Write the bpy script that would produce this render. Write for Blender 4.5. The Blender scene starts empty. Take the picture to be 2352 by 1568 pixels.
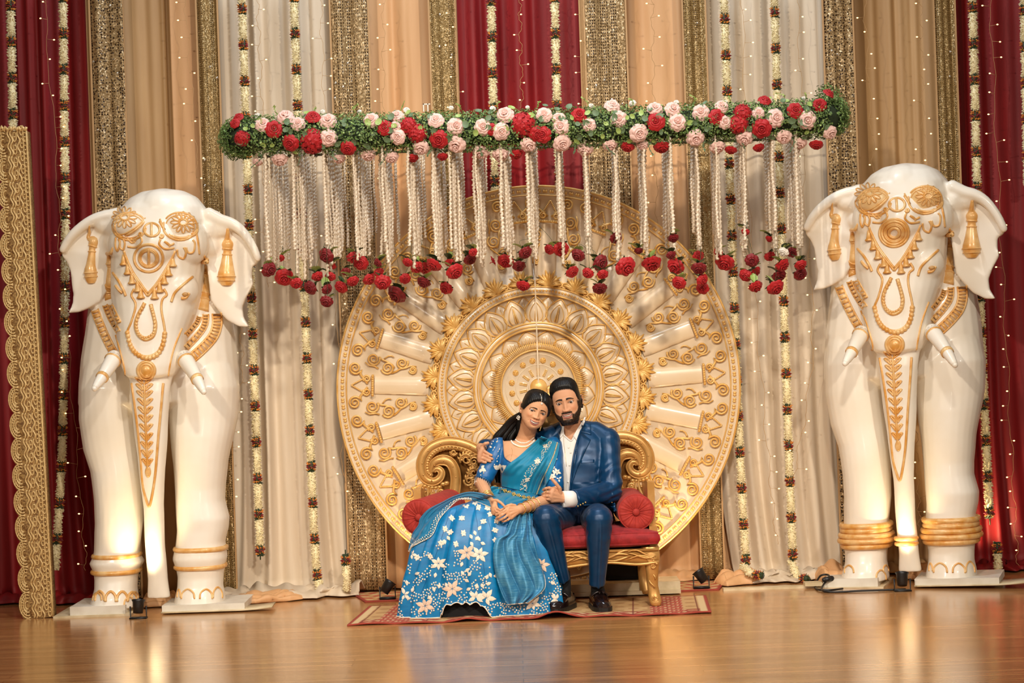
import bpy, math, random
import numpy as np
from mathutils import Vector, Matrix, noise
from mathutils.bvhtree import BVHTree

random.seed(7)
rng = np.random.default_rng(7)
SC = bpy.context.scene
COL = SC.collection
PI = math.pi

# ---------------------------------------------------------------- camera
CAM_Z, FPX, ROLL = 1.49, 4600.0, math.radians(1.95)
cr, sr = math.cos(ROLL), math.sin(ROLL)
camd = bpy.data.cameras.new('camera')
camd.sensor_width = 36.0
camd.lens = FPX / 2352.0 * 36.0
camd.clip_end = 200
cam = bpy.data.objects.new('camera', camd)
COL.objects.link(cam)
cam.matrix_world = Matrix(((cr, sr, 0, 0), (0, 0, -1, 0), (-sr, cr, 0, CAM_Z), (0, 0, 0, 1)))
SC.camera = cam
CAMP = Vector((0, 0, CAM_Z))

# ---------------------------------------------------------------- world, lights, exposure
SC.view_settings.view_transform = 'Standard'
SC.view_settings.look = 'None'
SC.view_settings.gamma = 1.0
SC.view_settings.use_curve_mapping = False
SC.view_settings.exposure = 0.0
wd = bpy.data.worlds.new('hall')
SC.world = wd
wd.use_nodes = True
wd.node_tree.nodes['Background'].inputs[0].default_value = (1.0, 0.80, 0.62, 1)
wd.node_tree.nodes['Background'].inputs[1].default_value = 0.15


def lamp(name, kind, loc, target, energy, color, size=0.3, spot=None, blend=0.6):
    d = bpy.data.lights.new(name, kind)
    d.energy = energy
    d.color = color
    if kind == 'AREA':
        d.shape = 'DISK'
        d.size = size
    else:
        d.shadow_soft_size = size
    if kind == 'SPOT':
        d.spot_size = spot
        d.spot_blend = blend
    o = bpy.data.objects.new(name, d)
    COL.objects.link(o)
    o.location = loc
    v = Vector(target) - Vector(loc)
    o.rotation_euler = v.to_track_quat('-Z', 'Y').to_euler()
    return o


KEYC = (1.0, 0.88, 0.74)
lamp('stage_lamp', 'SPOT', (-4.6, -0.5, 6.9), (0.6, 11.6, 1.0), 2500, KEYC, 0.22, math.radians(40), 0.9)
lamp('stage_lamp', 'SPOT', (4.6, -0.5, 6.9), (-0.4, 11.6, 1.0), 2500, KEYC, 0.22, math.radians(40), 0.9)
lamp('stage_lamp', 'SPOT', (0.9, 2.2, 7.4), (0.1, 11.2, 0.9), 2600, (1.0, 0.90, 0.78), 0.3, math.radians(30), 1.0)
lamp('front_fill', 'SPOT', (-1.5, -2.5, 2.9), (0.0, 11.6, 0.8), 380, (1.0, 0.90, 0.78), 0.5, math.radians(40), 0.9)  # added low fill, no real fixture; brightens the statues' dark lower halves
lamp('ceiling_lamp', 'AREA', (0, 10.2, 6.6), (0, 11.4, 0), 150, (0.78, 0.88, 1.0), 1.5)
UPC = (1.0, 0.76, 0.44)

# ---------------------------------------------------------------- pixel <-> world measuring


def W(px, py, D):
    dx, dy = px - 1176.0, py - 784.0
    u, v = dx * cr - dy * sr, dx * sr + dy * cr
    return Vector((u / FPX * D, D, CAM_Z - v / FPX * D))


def ray(px, py):
    return (W(px, py, 1.0) - CAMP).normalized()


# ---------------------------------------------------------------- mesh building
class Buf:
    def __init__(s):
        s.v, s.f = [], []

    def add(s, vs, fs):
        b = len(s.v)
        s.v.extend([tuple(p) for p in vs])
        s.f.extend([tuple(i + b for i in f) for f in fs])
        return s

    def box(s, a, b):
        x0, y0, z0 = a
        x1, y1, z1 = b
        return s.add([(x0, y0, z0), (x1, y0, z0), (x1, y1, z0), (x0, y1, z0), (x0, y0, z1), (x1, y0, z1), (x1, y1, z1), (x0, y1, z1)],
                     [(0, 3, 2, 1), (4, 5, 6, 7), (0, 1, 5, 4), (1, 2, 6, 5), (2, 3, 7, 6), (3, 0, 4, 7)])

    def tube(s, pts, rad, n=8, caps=True, flat=None, closed=False):
        """tube along a polyline; rad number or list; flat=(axis vector, factor) squashes across an axis"""
        P = [Vector(p) for p in pts]
        m = len(P)
        R = [rad] * m if np.isscalar(rad) else list(rad)
        vs, fs = [], []
        up = None
        for i in range(m):
            a = P[(i - 1) % m] if closed else P[max(i - 1, 0)]
            b = P[(i + 1) % m] if closed else P[min(i + 1, m - 1)]
            t = (b - a)
            t = t.normalized() if t.length > 1e-9 else Vector((0, 0, 1))
            if up is None:
                up = t.orthogonal().normalized()
            up = (up - t * up.dot(t))
            up = up.normalized() if up.length > 1e-6 else t.orthogonal().normalized()
            w = t.cross(up)
            for k in range(n):
                an = 2 * PI * k / n
                o = (up * math.cos(an) + w * math.sin(an)) * R[i]
                if flat:
                    ax, fc = flat
                    o = o - ax * (o.dot(ax) * (1 - fc))
                vs.append(P[i] + o)
        for i in range(m if closed else m - 1):
            j = (i + 1) % m
            for k in range(n):
                k2 = (k + 1) % n
                fs.append((i * n + k, i * n + k2, j * n + k2, j * n + k))
        if caps and not closed:
            fs.append(tuple(range(n - 1, -1, -1)))
            fs.append(tuple((m - 1) * n + k for k in range(n)))
        return s.add(vs, fs)

    def ball(s, c, r, nu=12, nv=8, M=None):
        c = Vector(c)
        rr = Vector((r, r, r)) if np.isscalar(r) else Vector(r)
        vs, fs = [], []
        for j in range(1, nv):
            ph = PI * j / nv
            for i in range(nu):
                th = 2 * PI * i / nu
                p = Vector((math.sin(ph) * math.cos(th) * rr.x, math.sin(ph) * math.sin(th) * rr.y, math.cos(ph) * rr.z))
                vs.append(c + (M @ p if M else p))
        t, b = Vector((0, 0, rr.z)), Vector((0, 0, -rr.z))
        vs.append(c + (M @ t if M else t))
        vs.append(c + (M @ b if M else b))
        T, B = len(vs) - 2, len(vs) - 1
        for i in range(nu):
            i2 = (i + 1) % nu
            fs.append((T, i, i2))
            fs.append((B, (nv - 2) * nu + i2, (nv - 2) * nu + i))
            for j in range(nv - 2):
                fs.append((j * nu + i, (j + 1) * nu + i, (j + 1) * nu + i2, j * nu + i2))
        return s.add(vs, fs)

    def caps(s, pts, rads, n=14, flat=None):
        """round-ended tapered limb: tube plus balls, meant for remeshing"""
        P = [Vector(p) for p in pts]
        s.tube(P, rads, n, True, flat)
        for p, r in zip(P, rads):
            if flat:
                ax, fc = flat
                M = Matrix.Identity(3)
                q = ax.to_track_quat('Z', 'Y').to_matrix()
                s.ball(p, (r, r, r * fc), n, 8, q)
            else:
                s.ball(p, r, n, 8)
        return s

    def lathe(s, prof, n=32, c=(0, 0, 0), axis='z', a0=0, a1=2 * PI):
        full = abs(a1 - a0 - 2 * PI) < 1e-6
        m = n if full else n + 1
        vs, fs = [], []
        for r, h in prof:
            for k in range(m):
                a = a0 + (a1 - a0) * k / n
                x, y = r * math.cos(a), r * math.sin(a)
                if axis == 'z':
                    vs.append((c[0] + x, c[1] + y, c[2] + h))
                else:
                    vs.append((c[0] + x, c[1] + h, c[2] + y))
        for i in range(len(prof) - 1):
            for k in range(n):
                k2 = (k + 1) % m
                q = (i * m + k, i * m + k2, (i + 1) * m + k2, (i + 1) * m + k)
                fs.append(q if axis == 'z' else q[::-1])
        return s.add(vs, fs)

    def prism(s, outline, y0, y1):
        """outline of (x,z) extruded from y0 to y1"""
        n = len(outline)
        vs = [(x, y0, z) for x, z in outline] + [(x, y1, z) for x, z in outline]
        fs = [tuple(range(n)), tuple(range(2 * n - 1, n - 1, -1))]
        for i in range(n):
            j = (i + 1) % n
            fs.append((i, i + n, j + n, j))
        return s.add(vs, fs)

    def grid(s, P, closed_u=False):
        """P[j][i] of points"""
        nv, nu = len(P), len(P[0])
        vs = [p for r in P for p in r]
        fs = []
        for j in range(nv - 1):
            for i in range(nu if closed_u else nu - 1):
                i2 = (i + 1) % nu
                fs.append((j * nu + i, j * nu + i2, (j + 1) * nu + i2, (j + 1) * nu + i))
        return s.add(vs, fs)

    def xform(s, M):
        s.v = [tuple(M @ Vector(p)) for p in s.v]
        return s

    def join(s, o, M=None):
        return s.add([M @ Vector(p) for p in o.v] if M else o.v, o.f)

    def mesh(s, name='m', smooth=True, off=None):
        me = bpy.data.meshes.new(name)
        v = s.v
        if off is not None and len(v):
            v = (np.array(v) - np.array(off)).tolist()
        me.from_pydata(v, [], s.f)
        if smooth:
            me.polygons.foreach_set('use_smooth', [True] * len(me.polygons))
        me.update()
        return me


def remesh(buf, voxel, smooth=4, name='m', factor=0.5, off=None):
    me = buf.mesh(name, off=off)
    o = bpy.data.objects.new('tmp', me)
    COL.objects.link(o)
    m = o.modifiers.new('r', 'REMESH')
    m.mode = 'VOXEL'
    m.voxel_size = voxel
    m.use_smooth_shade = True
    if smooth:
        k = o.modifiers.new('s', 'SMOOTH')
        k.iterations = smooth
        k.factor = factor
    dg = bpy.context.evaluated_depsgraph_get()
    out = bpy.data.meshes.new_from_object(o.evaluated_get(dg))
    bpy.data.objects.remove(o)
    bpy.data.meshes.remove(me)
    out.name = name
    out.polygons.foreach_set('use_smooth', [True] * len(out.polygons))
    return out


def get_co(me):
    a = np.empty(len(me.vertices) * 3)
    me.vertices.foreach_get('co', a)
    return a.reshape(-1, 3)


def set_co(me, a):
    me.vertices.foreach_set('co', np.ascontiguousarray(a).ravel())
    me.update()


def get_no(me):
    a = np.empty(len(me.vertices) * 3, dtype=np.float32)
    me.vertex_normals.foreach_get('vector', a)
    return a.reshape(-1, 3).astype(float)


def set_col(me, cols, name='tint'):
    at = me.color_attributes.new(name, 'FLOAT_COLOR', 'POINT')
    c = np.ones((len(me.vertices), 4))
    c[:, :3] = cols
    at.data.foreach_set('color', c.ravel())


def drop_faces(me, keep):
    """new mesh keeping faces whose flag is True"""
    nv = len(me.vertices)
    co = get_co(me)
    fs = [tuple(p.vertices) for p, k in zip(me.polygons, keep) if k]
    used = sorted({i for f in fs for i in f})
    mp = {o: n for n, o in enumerate(used)}
    out = bpy.data.meshes.new(me.name)
    out.from_pydata(co[used].tolist(), [], [tuple(mp[i] for i in f) for f in fs])
    out.polygons.foreach_set('use_smooth', [True] * len(out.polygons))
    return out


def bvh_of(mes):
    """mes: list of (mesh, offset vector)"""
    V, F = [], []
    for me, off in mes:
        b = len(V)
        V.extend([Vector(c) + Vector(off) for c in get_co(me)])
        F.extend([tuple(i + b for i in p.vertices) for p in me.polygons])
    return BVHTree.FromPolygons(V, F)


def hit(bvh, px, py, off=0.0, default=None):
    d = ray(px, py)
    loc, n, i, dist = bvh.ray_cast(CAMP, d)
    if loc is None:
        return (W(px, py, default) if default else None)
    return loc - d * off


def onto(bvh, pts, off=0.0, default=None):
    out = [hit(bvh, x, y, off, default) for x, y in pts]
    return [p for p in out if p is not None]


def smooth_path(pts, n, closed=False):
    """Catmull-Rom through the points"""
    P = [np.array(p, float) for p in pts]
    m = len(P)
    segs = m if closed else m - 1
    out = []
    for k in range(n if closed else n + 1):
        t = k / n * segs
        i = min(int(t), segs - 1)
        f = t - i
        g = lambda j: P[j % m] if closed else P[max(0, min(m - 1, j))]
        a, b, c, d = g(i - 1), g(i), g(i + 1), g(i + 2)
        out.append(0.5 * ((2 * b) + (c - a) * f + (2 * a - 5 * b + 4 * c - d) * f * f + (3 * b - a - 3 * c + d) * f ** 3))
    return out


def spiral(cx, cy, r0, r1, a0, turns, n=26):
    return [(cx + (r0 + (r1 - r0) * t) * math.cos(a0 + turns * 2 * PI * t), cy + (r0 + (r1 - r0) * t) * math.sin(a0 + turns * 2 * PI * t)) for t in np.linspace(0, 1, n)]


# ---------------------------------------------------------------- objects
def tag(o, label=None, cat=None, group=None, kind=None):
    if label: o['label'] = label
    if cat: o['category'] = cat
    if group: o['group'] = group
    if kind: o['kind'] = kind
    return o


def thing(name, label, cat, loc=(0, 0, 0), group=None):
    o = bpy.data.objects.new(name, None)
    COL.objects.link(o)
    o.location = loc
    o.empty_display_size = 0.05
    return tag(o, label, cat, group)


def wloc(o):
    v = Vector((0, 0, 0))
    while o is not None:
        v = v + o.location
        o = o.parent
    return v


def part(name, geo, mat, parent=None, label=None, kind=None, smooth=True, at=None):
    """geo: Buf in world coordinates (made local to its parent) or a ready local mesh; at: local place"""
    if isinstance(geo, Buf):
        if not geo.v: return None
        off = wloc(parent) if (parent is not None and at is None) else None
        geo = geo.mesh(name, smooth, off)
    if mat is not None and len(geo.materials) == 0:
        for m in (mat if isinstance(mat, (list, tuple)) else [mat]):
            geo.materials.append(m)
    o = bpy.data.objects.new(name, geo)
    COL.objects.link(o)
    if parent is not None:
        o.parent = parent
    if at is not None:
        if isinstance(at, Matrix):
            o.matrix_local = at
        else:
            o.location = at
    return tag(o, label, None, None, kind)


def top(name, geo, mat, label, cat, group=None, smooth=True, kind=None):
    o = part(name, geo, mat, None, smooth=smooth)
    return tag(o, label, cat, group, kind)


def copy_tree(o, parent=None):
    c = o.copy()
    COL.objects.link(c)
    c.parent = parent
    for ch in list(o.children):
        copy_tree(ch, c)
    return c


def solid(o, th, offset=0):
    m = o.modifiers.new('solid', 'SOLIDIFY')
    m.thickness = th
    m.offset = offset
    return o


# ---------------------------------------------------------------- materials
def srgb(r, g, b):
    f = lambda c: c / 12.92 if c <= 0.04045 else ((c + 0.055) / 1.055) ** 2.4
    return (f(r / 255), f(g / 255), f(b / 255), 1)


def M(name, col, rough=0.5, metal=0.0, var=None, vscale=8, bump=0.0, bscale=60, sheen=0, coat=0, spec=0.5, stretch=(1, 1, 1), tint=False, trans=0, emit=0, alpha=1.0, sss=0):
    m = bpy.data.materials.new(name)
    m.use_nodes = True
    nt = m.node_tree
    b = nt.nodes['Principled BSDF']
    L = nt.links.new
    I = b.inputs
    I['Base Color'].default_value = col
    I['Roughness'].default_value = rough
    I['Metallic'].default_value = metal
    I['Specular IOR Level'].default_value = spec
    if sheen:
        I['Sheen Weight'].default_value = sheen
        I['Sheen Roughness'].default_value = 0.4
    if coat:
        I['Coat Weight'].default_value = coat
        I['Coat Roughness'].default_value = 0.12
    if emit:
        I['Emission Color'].default_value = col
        I['Emission Strength'].default_value = emit
    if alpha < 1: I['Alpha'].default_value = alpha
    if sss:
        I['Subsurface Weight'].default_value = sss
        I['Subsurface Radius'].default_value = (0.01, 0.004, 0.002)
        I['Subsurface Scale'].default_value = 1.0
    tc = nt.nodes.new('ShaderNodeTexCoord')
    mp = nt.nodes.new('ShaderNodeMapping')
    mp.inputs['Scale'].default_value = stretch
    L(tc.outputs['Object'], mp.inputs['Vector'])
    src = None
    if var:
        nz = nt.nodes.new('ShaderNodeTexNoise')
        nz.inputs['Scale'].default_value = vscale
        nz.inputs['Detail'].default_value = 5
        L(mp.outputs[0], nz.inputs['Vector'])
        rp = nt.nodes.new('ShaderNodeValToRGB')
        rp.color_ramp.elements[0].position = 0.35
        rp.color_ramp.elements[1].position = 0.65
        rp.color_ramp.elements[0].color = col
        rp.color_ramp.elements[1].color = var
        L(nz.outputs['Fac'], rp.inputs['Fac'])
        src = rp.outputs['Color']
        L(src, I['Base Color'])
    if tint:
        a = nt.nodes.new('ShaderNodeAttribute')
        a.attribute_name = 'tint'
        mx = nt.nodes.new('ShaderNodeMix')
        mx.data_type = 'RGBA'
        mx.blend_type = 'MULTIPLY'
        mx.inputs[0].default_value = 1
        if src: L(src, mx.inputs[6])
        else: mx.inputs[6].default_value = col
        L(a.outputs['Color'], mx.inputs[7])
        L(mx.outputs[2], I['Base Color'])
    if bump:
        nz2 = nt.nodes.new('ShaderNodeTexNoise')
        nz2.inputs['Scale'].default_value = bscale
        nz2.inputs['Detail'].default_value = 3
        L(mp.outputs[0], nz2.inputs['Vector'])
        bp = nt.nodes.new('ShaderNodeBump')
        bp.inputs['Strength'].default_value = bump
        bp.inputs['Distance'].default_value = 0.004
        L(nz2.outputs['Fac'], bp.inputs['Height'])
        L(bp.outputs[0], I['Normal'])
    if trans:
        # thin cloth that lets light through
        tr = nt.nodes.new('ShaderNodeBsdfTranslucent')
        tr.inputs[0].default_value = col
        if src: L(src, tr.inputs[0])
        ms = nt.nodes.new('ShaderNodeMixShader')
        ms.inputs[0].default_value = trans
        L(b.outputs[0], ms.inputs[1])
        L(tr.outputs[0], ms.inputs[2])
        L(ms.outputs[0], nt.nodes['Material Output'].inputs[0])
    return m


def sheer(name, col, clear):
    """open-weave cloth: part of it is gaps"""
    m = M(name, col, 0.55, sheen=0.3, bump=0.3, bscale=300)
    nt = m.node_tree
    t = nt.nodes.new('ShaderNodeBsdfTransparent')
    ms = nt.nodes.new('ShaderNodeMixShader')
    ms.inputs[0].default_value = clear
    nt.links.new(nt.nodes['Principled BSDF'].outputs[0], ms.inputs[1])
    nt.links.new(t.outputs[0], ms.inputs[2])
    nt.links.new(ms.outputs[0], nt.nodes['Material Output'].inputs[0])
    return m


def sequin(name, base, dark, scale, stretch=(1, 1, 1), kind='hole', thr=0.30):
    """glittering net cloth: a gold net with dark openings and small mirrors"""
    m = bpy.data.materials.new(name)
    m.use_nodes = True
    nt = m.node_tree
    b = nt.nodes['Principled BSDF']
    L = nt.links.new
    tc = nt.nodes.new('ShaderNodeTexCoord')
    mp = nt.nodes.new('ShaderNodeMapping')
    mp.inputs['Scale'].default_value = stretch
    L(tc.outputs['Object'], mp.inputs['Vector'])
    vo = nt.nodes.new('ShaderNodeTexVoronoi')
    vo.inputs['Scale'].default_value = scale
    vo.inputs['Randomness'].default_value = 0.55 if kind == 'hole' else 0.12
    L(mp.outputs[0], vo.inputs['Vector'])
    r = nt.nodes.new('ShaderNodeValToRGB')
    r.color_ramp.interpolation = 'EASE'
    e = r.color_ramp.elements
    e[0].position, e[0].color = thr * 0.7, dark
    e[1].position, e[1].color = thr, base
    L(vo.outputs['Distance'], r.inputs['Fac'])
    L(r.outputs[0], b.inputs['Base Color'])
    b.inputs['Metallic'].default_value = 0.35
    b.inputs['Roughness'].default_value = 0.36
    wn = nt.nodes.new('ShaderNodeTexVoronoi')
    wn.inputs['Scale'].default_value = scale * 2.2
    L(mp.outputs[0], wn.inputs['Vector'])
    nm = nt.nodes.new('ShaderNodeVectorMath')
    nm.operation = 'SUBTRACT'
    L(wn.outputs['Color'], nm.inputs[0])
    nm.inputs[1].default_value = (0.5, 0.5, 0.5)
    sc = nt.nodes.new('ShaderNodeVectorMath')
    sc.operation = 'SCALE'
    sc.inputs['Scale'].default_value = 0.85
    L(nm.outputs[0], sc.inputs[0])
    ge = nt.nodes.new('ShaderNodeNewGeometry')
    ad = nt.nodes.new('ShaderNodeVectorMath')
    L(ge.outputs['Normal'], ad.inputs[0])
    L(sc.outputs[0], ad.inputs[1])
    no = nt.nodes.new('ShaderNodeVectorMath')
    no.operation = 'NORMALIZE'
    L(ad.outputs[0], no.inputs[0])
    L(no.outputs[0], b.inputs['Normal'])
    return m


CREAM = M('cream_lacquer', srgb(249, 243, 230), 0.36, var=srgb(242, 233, 216), vscale=3, coat=0.18, bump=0.04, bscale=14)
WASH = M('gold_wash', srgb(224, 160, 74), 0.36, 0.1, var=srgb(240, 200, 138), vscale=18, coat=0.25, bump=0.12, bscale=50)
WHEELW = M('pearl_lacquer', srgb(226, 206, 176), 0.30, var=srgb(218, 194, 158), vscale=4, coat=0.3, bump=0.05, bscale=20)
WHEELG = M('wheel_gold', srgb(214, 160, 76), 0.36, 0.2, var=srgb(230, 188, 116), vscale=14, bump=0.1, bscale=60)
GOLD = M('antique_gold', srgb(214, 166, 98), 0.34, 0.4, var=srgb(194, 142, 74), vscale=10, bump=0.06, bscale=40)
JEWEL = M('jewel_gold', srgb(232, 190, 110), 0.25, 0.85)
PEARL = M('pearl_stone', srgb(244, 236, 222), 0.15, 0.1, coat=0.6)
RED = M('red_cloth', srgb(142, 12, 18), 0.6, var=srgb(122, 7, 13), vscale=3, bump=0.15, bscale=200, stretch=(6, 6, 0.6))
IVORY = M('ivory_cloth', srgb(222, 206, 182), 0.6, var=srgb(213, 195, 169), vscale=3, bump=0.12, bscale=160, stretch=(6, 6, 0.6))
BEIGE = M('beige_cloth', srgb(196, 156, 106), 0.55, var=srgb(186, 146, 98), vscale=3, bump=0.12, bscale=160, stretch=(6, 6, 0.6))
PEACH = M('peach_cloth', srgb(222, 174, 124), 0.55, var=srgb(214, 164, 114), vscale=3, bump=0.12, bscale=160, stretch=(6, 6, 0.6))
SEQ_HOLE = sequin('sequin_net', srgb(170, 142, 100), srgb(52, 34, 18), 62, kind='hole', thr=0.42)
SEQ_FINE = sequin('sequin_mesh', srgb(160, 132, 84), srgb(70, 48, 24), 95, stretch=(1, 1, 0.8), kind='fine', thr=0.36)
SEQ_RING = sequin('sequin_rings', srgb(172, 144, 102), srgb(56, 38, 20), 78, stretch=(1.0, 1, 0.7), kind='fine', thr=0.38)
BULB = M('bulb_glow', (1.0, 0.60, 0.24, 1), emit=3.5)
MIRROR = M('mirror_sequin', srgb(240, 230, 214), 0.12, 0.95)
WIRE = M('clear_wire', srgb(190, 150, 100), 0.4)
JASMINE = M('jasmine', srgb(240, 226, 178), 0.6, var=srgb(228, 208, 150), vscale=30)
MARI = M('marigold', srgb(224, 140, 40), 0.6)
MAROON = M('maroon_petal', srgb(140, 22, 26), 0.6)
LEAFD = M('dark_leaf', srgb(44, 62, 28), 0.5)
# ================================================================ setting
def floor_material():
    m = M('polished_wood', srgb(150, 96, 56), 0.24)
    nt = m.node_tree
    b = nt.nodes['Principled BSDF']
    L = nt.links.new
    tc = nt.nodes.new('ShaderNodeTexCoord')
    mp = nt.nodes.new('ShaderNodeMapping')
    mp.inputs['Scale'].default_value = (0.5, 9, 1)
    L(tc.outputs['Object'], mp.inputs[0])
    nz = nt.nodes.new('ShaderNodeTexNoise')
    nz.inputs['Scale'].default_value = 3.0
    nz.inputs['Detail'].default_value = 8
    nz.inputs['Distortion'].default_value = 0.4
    L(mp.outputs[0], nz.inputs['Vector'])
    rp = nt.nodes.new('ShaderNodeValToRGB')
    rp.color_ramp.elements[0].position = 0.3
    rp.color_ramp.elements[1].position = 0.72
    rp.color_ramp.elements[0].color = srgb(166, 112, 62)
    rp.color_ramp.elements[1].color = srgb(208, 154, 96)
    L(nz.outputs['Fac'], rp.inputs[0])
    br = nt.nodes.new('ShaderNodeTexBrick')
    br.inputs['Scale'].default_value = 1.0
    br.inputs['Brick Width'].default_value = 1.6
    br.inputs['Row Height'].default_value = 0.085
    br.inputs['Mortar Size'].default_value = 0.0025
    br.inputs['Color1'].default_value = (0.86, 0.86, 0.86, 1)
    br.inputs['Color2'].default_value = (1.1, 1.1, 1.1, 1)
    br.inputs['Mortar'].default_value = (0.55, 0.55, 0.55, 1)
    L(tc.outputs['Object'], br.inputs['Vector'])
    mx = nt.nodes.new('ShaderNodeMix')
    mx.data_type = 'RGBA'
    mx.blend_type = 'MULTIPLY'
    mx.inputs[0].default_value = 1
    L(rp.outputs[0], mx.inputs[6])
    L(br.outputs['Color'], mx.inputs[7])
    L(mx.outputs[2], b.inputs['Base Color'])
    bp = nt.nodes.new('ShaderNodeBump')
    bp.inputs['Strength'].default_value = 0.05
    bp.inputs['Distance'].default_value = 0.003
    L(nz.outputs['Fac'], bp.inputs['Height'])
    L(bp.outputs[0], b.inputs['Normal'])
    b.inputs['Coat Weight'].default_value = 0.6
    b.inputs['Coat Roughness'].default_value = 0.17
    return m


tag(part('floor', Buf().box((-9, -3, -0.1), (9, 13.2, 0)), floor_material(), smooth=False), kind='structure')
tag(part('wall_back', Buf().box((-9, 12.62, 0), (9, 12.8, 7)), M('dark_wall', srgb(90, 66, 44), 0.9), smooth=False), kind='structure')


def X0(px, D=12.15):
    """world x of a picture column at the top edge"""
    return W(px, 0, D).x


def curtain(name, label, pl, pr, D, mat, folds, amp=0.03, seed=0, flare=0.0, puddle=0.0, skew=0.0, zb=0.012, group=None, cat='curtain'):
    r = np.random.default_rng(seed)
    xl, xr = X0(pl, D), X0(pr, D)
    nu, nv = max(24, int(folds * 12)), 44
    u = np.linspace(0, 1, nu)
    # a few sharp pleats of uneven width between flat runs
    ph = np.zeros(nu)
    base = np.sort(r.uniform(0, 1, folds))
    for c in base:
        wd = r.uniform(0.25, 0.6) / folds
        ph += r.uniform(0.5, 1.0) * np.exp(-((u - c) / wd) ** 2) * np.sign(r.uniform(-0.4, 1))
    ph += 0.25 * np.sin(u * 2 * PI * folds * 0.7 + r.uniform(0, 6))
    ph2 = 0.5 * np.sin(u * 2 * PI * folds * 0.5 + r.uniform(0, 6))
    rows = []
    zt = 3.95
    for j in range(nv):
        t = j / (nv - 1)
        z = zt + (zb - zt) * t
        k = max(0.0, (t - 0.72) / 0.28) ** 2
        a = amp * (0.7 + 0.5 * t)
        xs = xl + (xr - xl) * u
        xc = 0.5 * (xl + xr)
        xs = xc + (xs - xc) * (1 + flare * k) + skew * k
        ys = D - a * (ph * (1 - 0.5 * k) + ph2 * t) - 0.10 * flare * k
        rows.append([(xs[i], ys[i], z) for i in range(nu)])
    if puddle > 0:
        for q in range(1, 9):
            s = q / 8
            rw = []
            for i in range(nu):
                x, y, z = rows[nv - 1][i]
                n1 = noise.noise(Vector((x * 6, s * 3 + seed, 0.3)))
                n2 = noise.noise(Vector((x * 14, s * 7 + seed, 5.1)))
                rw.append((x + 0.05 * n1 + skew * 0.3 * s, y - puddle * s * (1 + 0.35 * n1), 0.012 + 0.055 * max(0, math.sin(s * PI * 1.02)) * (0.7 + 0.9 * n2) + 0.012 * (1 - s)))
            rows.append(rw)
    o = part(name, Buf().grid(rows), mat)
    solid(o, 0.004)
    return tag(o, label, cat, group)


CG = 'drapes of the stage backdrop'
CUR = [
    ('curtain', 'red drape hanging at the far outer edge behind the gold lace pillar', -230, 40, 12.22, RED, 9, .035, 0, 0.1, 0),
    ('curtain', 'red drape with a flower garland, behind the white elephant on the lace pillar side', 36, 204, 12.18, RED, 7, .035, 0.25, 0.16, 0.05),
    ('curtain', 'golden beige drape with the narrow sheer edge beside that lace pillar side elephant', 268, 398, 12.24, BEIGE, 6, .03, 0, 0, 0),
    ('curtain', 'narrow peach drape with fairy lights above the left elephant head', 388, 455, 12.17, PEACH, 2, .02, 0, 0, 0),
    ('curtain', 'ivory drape with two flower garlands between the left elephant and the wheel', 488, 768, 12.16, IVORY, 11, .03, 0.16, 0.26, 0.0),
    ('curtain', 'peach drape behind the canopy, between two sequin panels left of the red centre', 830, 992, 12.22, PEACH, 6, .028, 0, 0, 0),
    ('curtain', 'red drape with two garlands hanging behind the middle of the canopy', 1036, 1340, 12.20, RED, 11, .03, 0, 0, 0),
    ('curtain', 'peach drape behind the canopy, between two sequin panels right of the red centre', 1425, 1660, 12.23, PEACH, 6, .028, 0.05, 0.1, 0),
    ('curtain', 'ivory drape with two flower garlands between the wheel and the right elephant', 1608, 1896, 12.16, IVORY, 12, .03, -0.06, 0.26, 0.07),
    ('curtain', 'golden beige drape with two light strings above the right elephant head', 1944, 2156, 12.24, BEIGE, 9, .03, 0.0, 0.15, 0.05),
    ('curtain', 'red drape with a flower garland beside the right elephant', 2182, 2480, 12.18, RED, 12, .035, 0.1, 0.1, 0.06),
]
for i, (n, l, a, b, D, m, f, am, fl, pu, sk) in enumerate(CUR):
    curtain(n, l, a, b, D, m, f, am, 11 + i, fl, pu, sk, group=CG)
SG = 'gold sequin panels of the stage backdrop'
SEQ = [
    ('gold sequin net panel with round openings left of the left elephant head', 205, 281, 12.10, SEQ_HOLE),
    ('fine gold sequin panel behind the right ear of the left elephant', 450, 499, 12.08, SEQ_FINE),
    ('wide gold sequin panel with ring rows beside the left ivory drape', 757, 845, 12.09, SEQ_RING),
    ('narrow gold sequin panel left of the red centre drape', 984, 1044, 12.08, SEQ_FINE),
    ('wide gold sequin panel with ring rows right of the red centre drape', 1340, 1436, 12.09, SEQ_RING),
    ('narrow gold sequin panel between the peach drape and the right ivory drape', 1566, 1619, 12.08, SEQ_FINE),
    ('gold sequin net panel with round openings left of the right elephant head', 1888, 1957, 12.09, SEQ_HOLE),
    ('fine gold sequin panel between the beige drape and the right red drape', 2143, 2192, 12.08, SEQ_FINE),
]
rs = np.random.default_rng(3)
mir = Buf().ball((0, 0, 0), (.0075, .002, .0075), 10, 6).mesh('mirror_sequin')
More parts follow.
